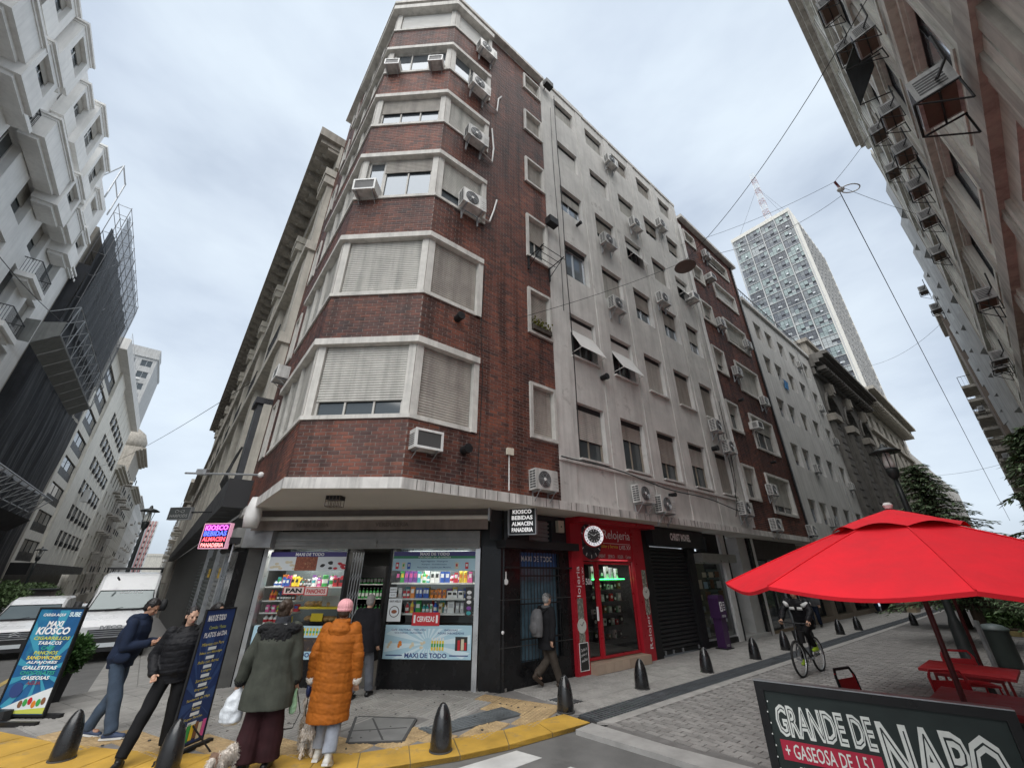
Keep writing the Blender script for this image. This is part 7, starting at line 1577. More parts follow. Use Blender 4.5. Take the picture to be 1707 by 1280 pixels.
for i,c in enumerate(('brown','green','red','orange','green','brown')): MB().ell((-.05+i*.07,-.008,.2+.02*(i%3)),(.035,.003,.05),8,5).build('food_print',pm_(c),t)
MB().box(-.5,.6,.05,.12,-.0,.06).box(-.5,.6,-.3,-.24,0,.05).build('base_bar',MBLKM,t); MB().cyl((-.3,.05,.05),(-.3,.05,.4),.02).build('stay',MBLKM,t); MB().cyl((.3,.05,.05),(.3,.05,.4),.02).build('stay',MBLKM,t)
m=MB(); m.loft([((-.28,-.05,0),.22,.14),((-.28,-.05,.14),.2,.12)],10); m.build('sand_bag',MBLKM,t)
ang=math.atan2(.47,.08); t=thing('menu_banner','tall dark blue MAXI DE TODO menu banner on a tripod stand','advertising stand',(-4.12,6.5,0),ang); w_=.50;z0=.10;h_=1.50
MB().box(-w_/2,w_/2,0,.012,z0,z0+h_).build('panel',M('navy banner print',(.018,.04,.14),.45,.12,4),t); frame_mb(-w_/2-.012,w_/2+.012,z0-.012,z0+h_+.012,.016,-.008,.02).build('frame',MBLKM,t)
m=MB()
for i in range(16):
    a=PI*i/16*2;b=a+.17; c=Vector((0,0,.55)); f=lambda an:(max(-w_/2+.02,min(w_/2-.02,.8*math.cos(an))),-.002,max(z0+.25,min(1.3,.55+.8*math.sin(an)))); m.add([(0,-.002,.55),f(a),f(b)],[(0,1,2)])
m.build('ray_print',M('mid blue ray',(.035,.075,.21),.45,.1),t)
text(t,'MAXI DE TODO',-.05,1.50,.075,MTXW,-.005,w=.30,bold=.03); text(t,'Comidas / Pastas',0,1.385,.04,MYG,-.005,w=.28); text(t,'PLATOS del DIA',0,1.30,.06,MTXW,-.005,w=.38,bold=.02)
for i,s in enumerate(('Milanesa con Pure','Fideos con Albondigas','Pollo con Arroz','Lasagna','Sorrentinos','Empanadas','Sandwich de Miga','Tortas','Super Pancho')): text(t,s,0,1.19-i*.102,.036,MTXY,-.005,w=min(.36,.022*len(s))); MB().box(-.065,.065,-.006,-.0045,1.135-i*.102-.018,1.135-i*.102+.018).build('price_slip',MPOSTW,t)
for i,c in enumerate(('orange','red','cream','green','yellow','brown','cream','pink')): MB().box(-w_/2+.02+i*.058,-w_/2+.07+i*.058,-.006,-.003,z0+.03+.01*(i%3),z0+.2+.02*(i%2)).build('dish_print',pm_(c),t)
for a in (0,2.1,4.2): MB().cyl((0,.05,.35),(.34*math.cos(a+1),.05+.34*math.sin(a+1),.0),.01,n=5).build('tripod_leg',MBLKM,t)
MB().cyl((0,.05,.3),(0,.03,1.6),.012,n=6).build('mast',MBLKM,t); MB().box(-.3,.5,.04,.1,0,.035).build('base_bar',MBLKM,t)
t=thing('potted_shrub','bushy green shrub in a tall black pot behind the blue kiosk stand','potted plant',(-8.2,8.8,-.01)); t.scale=(.82,.82,.82); MB().loft([((0,0,0),.2,.2),((0,0,.55),.27,.27),((0,0,.6),.29,.29)],4).build('pot',MBLKM,t); m=MB(); 
def fn(r): a=r.uniform(0,6.28);rr=r.random()**.5*.40;z=.55+r.random()*.65; k=1-abs(z-.9)/.75; return (rr*k*math.cos(a),rr*k*math.sin(a),z),(math.cos(a)*.8,math.sin(a)*.8,.3)
leafcloud(3800,fn,.11,11).build('foliage',M('fresh green needles',(.045,.11,.025),.6,.35,5,isl=.5),t,kind='stuff'); MB().cyl((0,0,.5),(0,0,1.0),.03).build('stem',MBARK,t)
for s,l,hh,lab,k in ((62,-8.6,3.2,'dark green clipped street trees before the dark ground floor at far left',1),(50,-8.9,3.0,'leafy dark shrub mass on the far left pavement',2),(115,-4.5,6,'green street tree far down the left street beyond the van',3)):
    p=LS(s,l,SL(s)); t=thing('street_tree',lab,'tree',tuple(p)); MB().tube([(0,0,0),(.05,0,hh*.4),(0,.05,hh*.7)],[.12,.09,.05],6).build('trunk',MBARK,t)
    def fn2(r): 
        a=r.uniform(0,6.28);b=r.uniform(-1,1);q=r.random()**.4*hh*.42; return (q*math.cos(a)*math.sqrt(1-b*b)*1.5,q*math.sin(a)*math.sqrt(1-b*b)*1.5,hh*.72+q*b*.8),(0,0,.2)
    leafcloud(2600,fn2,.3,20+k).build('crown',MLEAF,t,kind='stuff')
# vehicles --------------------------------------------------
MCARW=M('white car paint',(.82,.82,.82),.3,.06,2,coat=.5); MTYRE=M('tyre rubber',(.02,.02,.02),.8,.1); MBUMP=M('black bumper plastic',(.03,.03,.032),.6,.15); MWSC=M('windscreen glass',(.09,.115,.115),.05,.1,1,metal=.3,spec=.8); MHL=M('headlamp glass',(.45,.47,.48),.1,.05,metal=.4); MDKG=M('dark car glass',(.03,.035,.04),.06,0,spec=.9)
def loftbody(secs):
    """secs: list along y (front to back) of lists of (x,z) outline points, same count"""
    m=MB(); n=len(secs[0][1]); vs=[]
    for y,pts in secs: vs+=[(x,y,z) for x,z in pts]
    fs=[(i*n+j,i*n+(j+1)%n,(i+1)*n+(j+1)%n,(i+1)*n+j) for i in range(len(secs)-1) for j in range(n)]
    fs+=[tuple(range(n-1,-1,-1)),tuple(range((len(secs)-1)*n,len(secs)*n))]
    fs=[f[::-1] for f in fs]
    return m.add(vs,fs)
def sec(w,z0,z1,wt,r=.08):   # body section: bottom half-width w, top half-width wt
    return [(-w+.05,z0),(w-.05,z0),(w,z0+.12),(w,z0+(z1-z0)*.55),(wt,z1-r),(wt-r,z1),(-wt+r,z1),(-wt,z1-r),(-w,z0+(z1-z0)*.55),(-w,z0+.12)]
def wheel(t,x,y,r=.34,w=.2):
    o=MB().cyl((x-w/2,y,r),(x+w/2,y,r),r,n=22).build('wheel',MTYRE,t); MB().cyl((x-w/2-.01,y,r),(x+w/2+.01,y,r),r*.62,n=16).build('rim',MALU,o)
def van(t,W_,H_,L_,name_text,hood_z,ws_top,nose,roofrise,low):
    """front at y=0, length toward +y"""
    hw=W_/2
    body=loftbody([(0.0,sec(hw-.10,.32,hood_z-.28,hw-.16)),(.12,sec(hw-.02,.28,hood_z-.10,hw-.10)),(.55*nose,sec(hw,.26,hood_z,hw-.06)),(nose,sec(hw,.26,hood_z+.12,hw-.07)),(nose+.75,sec(hw,.26,ws_top,hw-.14)),(nose+1.15,sec(hw,.26,H_-.05,hw-.14)),(L_*.6,sec(hw,.26,H_,hw-.13)),(L_-.1,sec(hw,.26,H_-.02,hw-.13)),(L_,sec(hw-.04,.3,H_-.1,hw-.18))])
    body.build('body',MCARW,t)
    a=(nose-.02,hood_z+.16);b=(nose+.70,ws_top-.02)
    m=MB(); w0=hw-.14;w1=hw-.24; m.add([(-w0,a[0]-.03,a[1]),(w0,a[0]-.03,a[1]),(w1,b[0]-.03,b[1]),(-w1,b[0]-.03,b[1])],[(0,1,2,3)]); m.build('windscreen',MWSC,t)
    m=MB(); m.tube([(-w0-.01,a[0]-.02,a[1]),(-w1-.01,b[0]-.02,b[1]),(w1+.01,b[0]-.02,b[1]),(w0+.01,a[0]-.02,a[1]),(-w0-.01,a[0]-.02,a[1])],.025,5); m.build('windscreen_seal',MBLKM,t)
    for sx in (-1,1):
        m=MB(); x=sx*(hw+.004); q=[(x,nose+.35,hood_z+.2),(x,nose+1.5,hood_z+.2),(x-sx*.10,nose+1.5,ws_top-.12),(x-sx*.10,nose+.85,ws_top-.12)]; m.add(q,[(0,1,2,3) if sx>0 else (3,2,1,0)]); m.build('side_window',MDKG,t)
        m=MB(); m.loft([((sx*(hw+.17),nose+.28,hood_z+.05),.1,.07),((sx*(hw+.19),nose+.26,hood_z+.2),.115,.08),((sx*(hw+.18),nose+.28,hood_z+.42),.1,.07)],10); m.build('mirror',MBUMP,t,smooth=True)
        MB().cyl((sx*(hw-.05),nose+.3,hood_z+.18),(sx*(hw+.12),nose+.28,hood_z+.2),.03).build('mirror_arm',MBUMP,t)
        m=MB(); m.add([(sx*(hw-.40),-.012,hood_z-.50),(sx*(hw-.05),.10,hood_z-.46),(sx*(hw-.03),.16,hood_z-.16),(sx*(hw-.30),.05,hood_z-.32)],[(0,1,2,3) if sx>0 else (3,2,1,0)]); m.build('headlight',MHL,t)
    MB().box(-hw+.02,hw-.02,-.09,.16,low,low+.38).build('bumper',MBUMP,t); MB().box(-hw+.38,hw-.38,-.03,.06,low+.42,low+.62).build('grille',MBUMP,t)
    for i in range(3): MB().box(-hw+.4,hw-.4,-.036,-.031,low+.45+i*.055,low+.475+i*.055).build('grille_bar',MSTEEL,t)
    MB().box(-.26,.26,-.105,-.091,low+.12,low+.24).build('number_plate',MPOSTW,t)
    for s0 in (-.4,.3): MB().tube([(s0,a[0]-.08,a[1]-.03),(s0+.45,a[0]-.04,a[1]+.06)],.012,4).build('wiper',MBLKM,t)
    for sx in (-1,1):
        for y in (nose*.75,L_-1.0): wheel(t,sx*(hw-.08),y)
    return t
p=LS(20.3,-.62,SL(20.3)-.05); t=thing('delivery_van','white high roof delivery van parked at the kerb of the left street','van',tuple(p),-R_(AL)); t.rotation_mode='XYZ'; t.rotation_euler=(-.04,0,R_(-AL)-0)
t.rotation_euler=(0,0,R_(38.9)); van(t,1.95,2.62,5.6,'IVECAM',1.28,2.02,.85,.5,.30)
text(t,'IVECAM',.12,1.93,.09,MTXW,1.42,w=.62,bold=.03); text(t,'IVECO',-.05,.98,.10,MSTEEL,-.03,w=.55,bold=.03)
m=MB()
for y in (1.9,3.2,4.6): m.cyl((-.8,y,2.75),(.8,y,2.75),.03)
for x in (-.8,.8): m.cyl((x,1.8,2.75),(x,5,2.75),.03); m.cyl((x,2,2.6),(x,2,2.75),.025); m.cyl((x,4.5,2.6),(x,4.5,2.75),.025)
m.build('roof_rack',MBLKM,t); MB().tube([(-.35,1.55,2.35),(-.42,1.45,2.45)],.03,5).build('aerial',MBLKM,t)
p=LS(24,-3.30,SL(24)-.05); t=thing('white_small_van','white small van with double chevron badge parked behind the blue stand','van',tuple(p),R_(38.9)); van(t,1.85,1.85,4.4,'',1.02,1.62,.95,.2,.22)
for k in range(2): MB().tube([(-.13,-.04,.70+k*.07),(0,-.03,.76+k*.07),(.13,-.02,.70+k*.07)],.014,5).build('badge',MALU,t)
MB().ell((.70,.02,.66),(.10,.05,.06)).build('lit_headlight',M('warm headlamp',(1,.75,.4),.4,0,emit=1.2),t)
p=LS(40,-3.6,SL(40)-.05); t=thing('white_car','white car farther down the left street between the two vans','car',tuple(p),R_(38.9)); van(t,1.75,1.5,4.2,'',.92,1.40,1.1,.1,.2)
for i,(s,l,c,lab) in enumerate(((52,-4.6,'red','parked dark red car far down the left street'),(60,-1.2,'silver','grey car far down the left street near the kerb'),(70,-4.2,'black','black car at the far end of the left street'))):
    p=LS(s,l,SL(s)-.05); t=thing('parked_car',lab,'car',tuple(p),R_(38.9)); keep=MCARW; MCARW=pm_(c); van(t,1.75,1.45,4.2,'',.9,1.36,1.1,.1,.2); MCARW=keep
# motorbike-like clutter: news stand at far left pavement
t=thing('news_kiosk','dark grey street kiosk box on the far left pavement behind the parked cars','street kiosk',tuple(LS(56,-8.0,SL(56)-.05)),R_(38.9)); MB().box(-1.3,1.3,0,3,0,2.6).build('box',MGREY,t); MB().box(-1.5,1.5,-.5,3.1,2.6,2.8).build('roof',MBLKM,t); MB().box(-1.1,1.1,-.02,0,.9,2.2).build('panel',MPOSTW,t)
# ============================================================ PEOPLE
MSKIN=M('skin',(.50,.30,.21),.55,.08,30); MSKIN2=M('tanned skin',(.38,.21,.14),.55,.08,30); MHAIRB=M('black hair',(.012,.010,.010),.45,.3,40); MHAIRD=M('dark brown hair',(.045,.028,.018),.5,.3,40); MHAIRG=M('grey hair',(.30,.29,.28),.6,.3,40)
MEYE=M('dark eye',(.02,.015,.012),.2,0); MLIP=M('lip',(.36,.15,.12),.5,.05)
def cloth(n,c,r=.8,**k): return M(n,c,r,.25,9,.35,160,spec=.12,**k)
def blob(mb,name,mat,parent,voxel=.012,sm=4,quilt=None,extra=None,noise=None,frac=.5):
    me=mb.mesh(name,mat); o=bpy.data.objects.new('tmp',me)
    r=o.modifiers.new('r','REMESH'); r.mode='VOXEL'; r.voxel_size=voxel; s=o.modifiers.new('s','SMOOTH'); s.iterations=sm; s.factor=frac
    me2=evalmesh(o); bpy.data.objects.remove(o); bpy.data.meshes.remove(me)
    if quilt or noise:
        nn=[v.normal.copy() for v in me2.vertices]
        for v,n_ in zip(me2.vertices,nn):
            d=0
            if quilt:
                p,a=quilt[:2]; zz=v.co.z+.012*math.sin(v.co.x*9)+(quilt[2]*abs(v.co.x) if len(quilt)>2 else 0); q=abs(math.sin(PI*zz/p)); d+=a*(q**.3-1)
                d+=a*.45*mnoise.noise(Vector((v.co.x*22+v.co.z*14,v.co.y*22,v.co.z*34)))
            if noise: d+=noise[1]*mnoise.noise(v.co*noise[0])
            v.co+=n_*d
    if extra and extra.v:
        bm=bmesh.new(); bm.from_mesh(me2); vs=[bm.verts.new(p) for p in extra.v]
        for f in extra.f:
            try: bm.faces.new([vs[i] for i in f])
            except ValueError: pass
        bm.to_mesh(me2); bm.free()
    me2.materials.clear(); me2.materials.append(mat); me2.polygons.foreach_set('use_smooth',[True]*len(me2.polygons)); me2.name=name
    return obj(name,me2,parent)
def V(*a): return Vector(a)
def hand_mb(w,d,side,curl=.5,sc=1.0,normal=None):
    """five separate bent fingers and a thumb, built round wrist w along direction d"""
    m=MB(); d=Vector(d).normalized(); nrm=(Vector(normal) if normal else Vector((0,1,0))); nrm=(nrm-d*nrm.dot(d)).normalized(); sd=d.cross(nrm).normalized()*side
    c=w+d*.045*sc; m.ell(c,(.03*sc,.03*sc,.042*sc),8,6); m.cap(w,w+d*.07*sc,.026*sc,.03*sc,8)
    for i,(o_,l) in enumerate(((-.028,.062),(-.010,.075),(.010,.070),(.027,.054))):
        b=w+d*.085*sc+sd*o_*sc; k1=b+(d*math.cos(curl*.6)+nrm*math.sin(curl*.6))*l*.45*sc; k2=k1+(d*math.cos(curl*1.4)+nrm*math.sin(curl*1.4))*l*.35*sc; k3=k2+(d*math.cos(curl*2.2)+nrm*math.sin(curl*2.2))*l*.28*sc
        m.tube([w+d*.05*sc+sd*o_*.8*sc,b,k1,k2,k3],[.010*sc,.0098*sc,.0088*sc,.008*sc,.006*sc],7)
    t0=w+d*.025*sc-sd*.026*sc; t1=t0+(d*.7-sd*.75+nrm*.3).normalized()*.036*sc; t2=t1+(d*.9-sd*.2+nrm*.5).normalized()*.03*sc
    m.tube([t0,t1,t2],[.0125*sc,.011*sc,.007*sc],7); return m
def person(label,loc,rz,J,skin=MSKIN,hair=MHAIRB,hairstyle='short',head_dir=0,head_tilt=0,cfg=None,group=None,hands=(.6,.6),sc=1.0,vox=.012):
    t=thing('person',label,'person',loc,rz,group); t.scale=(sc,sc,sc)
    D=dict(pel=V(0,0,.93),chest=V(0,0,1.28),neck=V(0,.0,1.47),head=V(0,.02,1.62),shR=V(.18,0,1.41),shL=V(-.18,0,1.41),elR=V(.24,-.02,1.13),elL=V(-.24,-.02,1.13),wrR=V(.25,.05,.88),wrL=V(-.25,.05,.88),
      hipR=V(.09,0,.90),hipL=V(-.09,0,.90),knR=V(.10,.02,.50),knL=V(-.10,.02,.50),anR=V(.10,-.02,.09),anL=V(-.10,-.02,.09),footR=0,footL=0)
    D.update(J); g=D
    m=MB()
    m.ell(g['pel'],(.155,.11,.13),12,8); m.ell(g['chest'],(.17,.115,.19),12,8); m.cap(g['pel'],g['chest'],.12,.125,12); m.ell(g['chest'].lerp(g['neck'],.6),(.15,.085,.07),12,8); m.cap(g['neck']-V(0,0,.05),g['neck'].lerp(g['head'],.6),.055,.05,10)
    for s in 'RL':
        m.cap(g['sh'+s],g['el'+s],.052,.04); m.cap(g['el'+s],g['wr'+s],.04,.027); m.cap(g['hip'+s],g['kn'+s],.085,.058); m.cap(g['kn'+s],g['an'+s],.056,.038)
        a=g['an'+s]; f=g['foot'+s]; m.cap(a-V(0,0,.04),a+V(math.sin(f)*.13,math.cos(f)*.13,-.055),.038,.03)
    rot=Matrix.Rotation(head_dir,3,'Z')@Matrix.Rotation(head_tilt,3,'X'); hc=g['head']
    def hp(x,y,z): return hc+rot@V(x,y,z)
    m.ell(hp(0,-.008,.03),(.075,.094,.088),14,10,rot=rot); m.ell(hp(0,.028,-.035),(.056,.062,.078),12,8,rot=rot); m.ell(hp(0,.045,-.085),(.03,.03,.022),8,6,rot=rot)
    m.cap(hp(0,.094,.012),hp(0,.108,-.022),.010,.015,8)
    for s in (-1,1): m.ell(hp(s*.076,-.005,-.005),(.012,.02,.032),8,6,rot=rot); m.ell(hp(s*.034,.066,-.02),(.022,.02,.02),8,6,rot=rot); m.ell(hp(s*.034,.083,.028),(.02,.01,.008),8,6,rot=rot)
    ex=MB()
    for s,sd,cu in (('R',1,hands[0]),('L',-1,hands[1])):
        d=(g['wr'+s]-g['el'+s]).normalized(); hm=hand_mb(g['wr'+s],d,sd,cu,1.0,g.get('hn'+s,(0,1,0) if abs(d.y)<.8 else (0,0,-1))); ex.add(hm.v,hm.f)
    body=blob(m,'body',skin,t,.010 if vox<.014 else .016,3,extra=ex)
    for s in (-1,1): MB().ell(hp(s*.032,.084,.006),(.013,.007,.008),8,6,rot=rot).build('eye',MEYE,t,smooth=True)
    MB().ell(hp(0,.092,-.053),(.024,.009,.008),8,6,rot=rot).build('lips',MLIP,t,smooth=True)
    if hairstyle:
        h=MB()
        h.ell(hp(0,-.022,.042),(.085,.096,.093),14,10,rot=rot)
        if hairstyle=='short': h.ell(hp(0,-.045,-.01),(.080,.065,.075),12,8,rot=rot); h.ell(hp(0,.03,.085),(.058,.042,.03),10,6,rot=rot)
        if hairstyle in('tied','bun'): h.ell(hp(0,-.05,-.01),(.083,.07,.09),12,8,rot=rot); h.ell(hp(0,-.115,.0 if hairstyle=='tied' else .05),(.05,.05,.05),10,8,rot=rot)
        if hairstyle=='tied': h.cap(hp(0,-.11,0),hp(.02,-.12,-.16),.04,.025)
        if hairstyle=='long': h.ell(hp(0,-.05,-.04),(.09,.075,.13),12,8,rot=rot)
        blob(h,'hair',hair,t,.009,2,noise=(60,.006))
    for c in cfg or []:
        k=c[0]
        if k=='hat':
            h=MB(); h.ell(hp(0,-.012,.062),(.098,.112,.092),18,10,rot=rot); h.ell(hp(0,-.01,.02),(.100,.114,.045),18,8,rot=rot); o=blob(h,'beanie',c[1],t,.007,3)
            hi=rot.inverted()
            for v in o.data.vertices:
                q=hi@(v.co-hc); a=math.atan2(q.x,q.y); n_=Vector((q.x,q.y,0)).normalized(); v.co+=rot@(n_*(.006*abs(math.sin(a*11))))
        elif k=='cap':
            h=MB(); h.ell(hp(0,-.01,.06),(.088,.104,.075),14,8,rot=rot); h.ell(hp(0,.11,.055),(.06,.06,.01),12,6,rot=rot); blob(h,'cap',c[1],t,.008,2)
        elif k=='coat':   # ('coat',mat,hem z,hem rx,hem ry,ease,quilt,cuff mat,sleeve r)
            _,mat,hz,hrx,hry,ease,quilt,sr=c[:8]
            h=MB(); P=g['pel'];Cc=g['chest'];Nk=g['neck']; hem=V(P.x*1.0,P.y,hz); hem=P+(V(0,0,hz-P.z)); hem.x=P.x*.9; hem.y=P.y
            h.loft([(hem,hrx,hry),(hem.lerp(P,.5),hrx*.97+ease*.1,hry*.98),(P+V(0,0,.02),.175+ease,.13+ease),(P.lerp(Cc,.5),.165+ease,.125+ease),(Cc,.185+ease,.135+ease),(Cc.lerp(Nk,.5)+V(0,0,.01),.185+ease*.6,.115+ease*.6),(Nk-V(0,0,.035),.11+ease*.4,.085+ease*.4),(Nk+V(0,0,.02),.075+ease*.2,.07+ease*.2)],22)
            for s in 'RL':
                sh=g['sh'+s]; e=g['el'+s]; w=g['wr'+s]; h.cap(sh,e,.062+sr,.052+sr,12); h.cap(e,e.lerp(w,.93),.052+sr,.042+sr,12)
            o=blob(h,c[9] if len(c)>9 else 'coat',mat,t,.010 if vox<.014 else .018,5,quilt=quilt,noise=(7,.010) if not quilt else (6,.006))
            cm=c[8] if len(c)>8 else None
            if cm:
                for s in 'RL':
                    e=g['el'+s]; w=g['wr'+s]; q=MB(); q.cap(e.lerp(w,.90),e.lerp(w,.97),.042+sr,.044+sr,12); blob(q,'fur_cuff',cm,t,.009,2,noise=(70,.010))
        elif k=='legs':   # ('legs',mat,thigh r,knee r,ankle r,end)
            _,mat,a,b,cc,end=c[:6]; h=MB(); h.ell(g['pel'],(.165,.125,.14),14,8)
            for s in 'RL':
                kn=g['kn'+s];an=g['an'+s]; h.cap(g['hip'+s],kn,a,b,14); h.cyl(kn,kn.lerp(an,end),b,cc,14); h.ell(kn,b,12,8)
            blob(h,'trousers',mat,t,.011 if vox<.014 else .018,4,noise=(8,.012))
        elif k=='shoes':
            for s in 'RL':
                a=g['an'+s]; f=g['foot'+s]; fw=V(math.sin(f),math.cos(f),0); tz=g.get('pitch'+s,0); dz=V(0,0,-math.sin(tz)); 
                h=MB(); base=a-V(0,0,.045); h.cap(base-fw*.05-dz*.05,base+fw*.06+dz*.06,.045,.045,10); h.cap(base+fw*.06+dz*.06-V(0,0,.005),base+fw*.165+dz*.165-V(0,0,.012),.043,.034,10); h.cap(a+V(0,0,.05),base,.047,.045,10)
                o=blob(h,'shoe',c[1],t,.009,2)
                if len(c)>2:
                    q=MB(); rr=[]
                    for zz in (-.085,-.062): rr.append([(a.x+fw.x*u-fw.y*w_*1.0,a.y+fw.y*u+fw.x*w_,a.z+zz-math.sin(tz)*u) for u,w_ in ((-.10,-.035),(-.10,.035),(.05,.045),(.17,.035),(.20,0),(.17,-.035),(.05,-.045))])
                    q.add(rr[0]+rr[1],[tuple(range(6,-1,-1)),tuple(range(7,14))]+[(i,(i+1)%7,7+(i+1)%7,7+i) for i in range(7)]); q.build('sole',c[2],o)
        elif k=='hood':   # ('hood',mat,(c),(r),quilt)
            h=MB(); h.ell(g['neck']+V(*c[2]),c[3],16,10); h.loft([(g['neck']+V(0,-.01,-.05),.115,.10),(g['neck']+V(0,-.02,.03),.125,.11),(g['neck']+V(0,-.01,.06),.10,.09)],16); blob(h,'hood',c[1],t,.010,3,quilt=c[4] if len(c)>4 else None,noise=(20,.010))
        elif k=='fur':
            h=MB(); 
            for cc_,rr_ in c[2]: h.ell(g['neck']+V(*cc_),rr_,14,8)
            blob(h,'fur_hood',c[1],t,.011,2,noise=(45,.02))
        elif k=='collar':
            h=MB(); h.loft([(g['neck']+V(0,0,-.06),c[2],c[2]*.9),(g['neck']+V(0,0,0),c[2]*.95,c[2]*.85),(g['neck']+V(0,.0,c[3]),c[2]*.85,c[2]*.8)],16); blob(h,c[4] if len(c)>4 else 'collar',c[1],t,.009,2,noise=(25,.008))
    return t,g
MOR=cloth('orange quilted nylon',(.33,.098,.014),.6); MPARK=cloth('grey green parka cloth',(.060,.064,.052),.8); MFURB=M('black fur',(.008,.008,.009),.95,.3,60); MFURW=M('cream fur',(.62,.58,.52),.9,.15,60)
MBLKQ=cloth('black quilted nylon',(.016,.016,.018),.42); MBLKC=cloth('black cotton',(.014,.014,.015),.85); MNAVY=cloth('navy fleece',(.018,.026,.050),.85); MJEAN=cloth('blue denim',(.060,.085,.125),.8); MGREYT=cloth('pale grey trousers',(.27,.29,.33),.8); MMAR=cloth('dark maroon trousers',(.035,.014,.016),.85); MDGT=cloth('grey trousers',(.13,.14,.16),.8); MBRT=cloth('brown trousers',(.07,.058,.048),.8)
MPINK=cloth('pink knit',(.72,.36,.38),.9); MSHW=M('off white shoe',(.55,.53,.48),.6,.15); MSHB=M('blue shoe',(.035,.055,.11),.6,.15); MSHK=M('black shoe',(.015,.015,.015),.4,.15); MSOLE=M('white sole',(.65,.65,.63),.6,.1)
# 1 orange coat
person('person in orange quilted coat and pink beanie seen from behind in front of the kiosk',(-2.29,6.25,0),.06,dict(elR=V(.28,-.03,1.12),wrR=V(.285,.03,.83),elL=V(-.28,-.02,1.12),wrL=V(-.30,.06,.84),anR=V(.12,-.14,.11),knR=V(.10,.02,.50),anL=V(-.09,.14,.09),knL=V(-.09,.13,.50),pitchR=.35),hair=MHAIRD,hairstyle='short',head_dir=.12,
  cfg=[('legs',MGREYT,.098,.085,.085,.93),('coat',MOR,.42,.26,.205,.075,(.105,.011),.026,MFURW),('hood',MOR,(0,-.10,-.07),(.15,.09,.10),(.06,.009)),('hat',MPINK),('shoes',MSHW,MSOLE)],sc=.985)
# 2 parka
person('person in grey green parka with black fur hood and wide trousers, seen from behind',(-2.98,6.02,0),.10,dict(elL=V(-.30,-.02,1.12),wrL=V(-.37,.04,.86),elR=V(.25,.0,1.12),wrR=V(.27,.08,.86),anR=V(.12,.06,.09),knR=V(.11,.05,.5),anL=V(-.10,-.08,.09)),hair=MHAIRD,hairstyle='bun',head_dir=-.15,
  cfg=[('legs',MMAR,.105,.115,.135,.98),('coat',MPARK,.60,.30,.22,.07,None,.028,MFURB),('fur',MFURB,[((0,-.10,-.12),(.20,.09,.13)),((-.15,-.06,-.05),(.12,.10,.06)),((.15,-.06,-.05),(.12,.10,.06)),((0,-.13,-.22),(.10,.06,.10))]),('collar',cloth('light grey hoodie',(.36,.36,.36),.9),.125,.0,'hoodie_edge'),('collar',cloth('dark grey hoodie',(.05,.052,.06),.9),.105,.09,'hoodie_collar'),('shoes',MSHK)],sc=1.0)
# 3 woman leaning
person('person in black puffer jacket and black trousers leaning beside the menu banner, looking down',(-4.52,6.5,0),math.atan2(-.55,-.83),dict(pel=V(.02,-.04,.92),head=V(0,.03,1.61),elR=V(.31,-.10,1.13),wrR=V(.24,.10,.93),elL=V(-.30,-.08,1.13),wrL=V(-.22,.11,.94),hipR=V(.10,-.02,.89),hipL=V(-.08,-.04,.89),knR=V(.20,.14,.50),anR=V(.30,.30,.08),knL=V(-.10,.0,.48),anL=V(-.12,.0,.08),footR=.4),hairstyle='tied',head_dir=.45,head_tilt=-.2,
  cfg=[('legs',MBLKC,.10,.085,.07,.96),('coat',MBLKQ,.80,.20,.155,.06,(.075,.009),.024,None,'jacket'),('fur',MFURB,[((0,-.04,-.02),(.13,.11,.06)),((-.09,.0,-.04),(.07,.09,.05)),((.09,.0,-.04),(.07,.09,.05))]),('shoes',MSHK)],sc=.94)
# 4 man with phone
tm,gm_=person('person in navy hooded top and blue jeans looking down at a phone',(-5.72,7.1,0),math.atan2(-.95,.25),dict(pel=V(0,-.06,.94),chest=V(0,-.01,1.28),neck=V(0,.03,1.46),head=V(0,.10,1.60),shR=V(.19,.01,1.40),shL=V(-.19,.01,1.40),elR=V(.23,.02,1.10),elL=V(-.23,.02,1.10),wrR=V(.10,.26,1.13),wrL=V(-.08,.27,1.13),hnR=(0,0,1),hnL=(0,0,1),hipR=V(.09,-.06,.91),hipL=V(-.09,-.06,.91),knR=V(.11,.06,.50),anR=V(.12,.16,.09),knL=V(-.11,-.06,.49),anL=V(-.12,-.24,.10),pitchL=.2),skin=MSKIN2,hairstyle='short',head_tilt=-.55,hands=(.9,.9),
  cfg=[('legs',MJEAN,.098,.082,.075,1.03),('coat',MNAVY,.83,.185,.15,.045,None,.018,None,'hooded_top'),('hood',MNAVY,(0,-.11,-.03),(.12,.08,.09)),('shoes',MSHB,MSOLE)],sc=.985)
t=thing('mobile_phone','mobile phone held in both hands by the person in the navy top','phone',(0,0,0)); t.location=Vector((-5.72,7.1,0))+Matrix.Rotation(math.atan2(-.95,.25),3,'Z')@(V(.01,.37,1.16)*.985); t.rotation_euler=(R_(-35),0,math.atan2(-.95,.25)); MB().box(-.037,.037,-.004,.004,-.075,.075).build('case',MBLKM,t); MB().box(-.034,.034,-.0055,-.0042,-.07,.07).build('screen',M('phone screen',(.4,.45,.5),.2,0,emit=.3),t)
t=thing('crossbody_bag','dark navy pouch hanging at the hip of the person with the phone','bag',(0,0,0),math.atan2(-.95,.25)); t.location=Vector((-5.72,7.1,0))+Matrix.Rotation(math.atan2(-.95,.25),3,'Z')@V(.20,.02,.96); h=MB(); h.ell((0,0,0),(.05,.11,.08),14,8); blob(h,'pouch',MNAVY,t,.012,2); MB().tube([(-.02,.05,.08),(-.1,.1,.35),(-.3,.08,.47)],.012,5).build('strap',MBLKM,t)
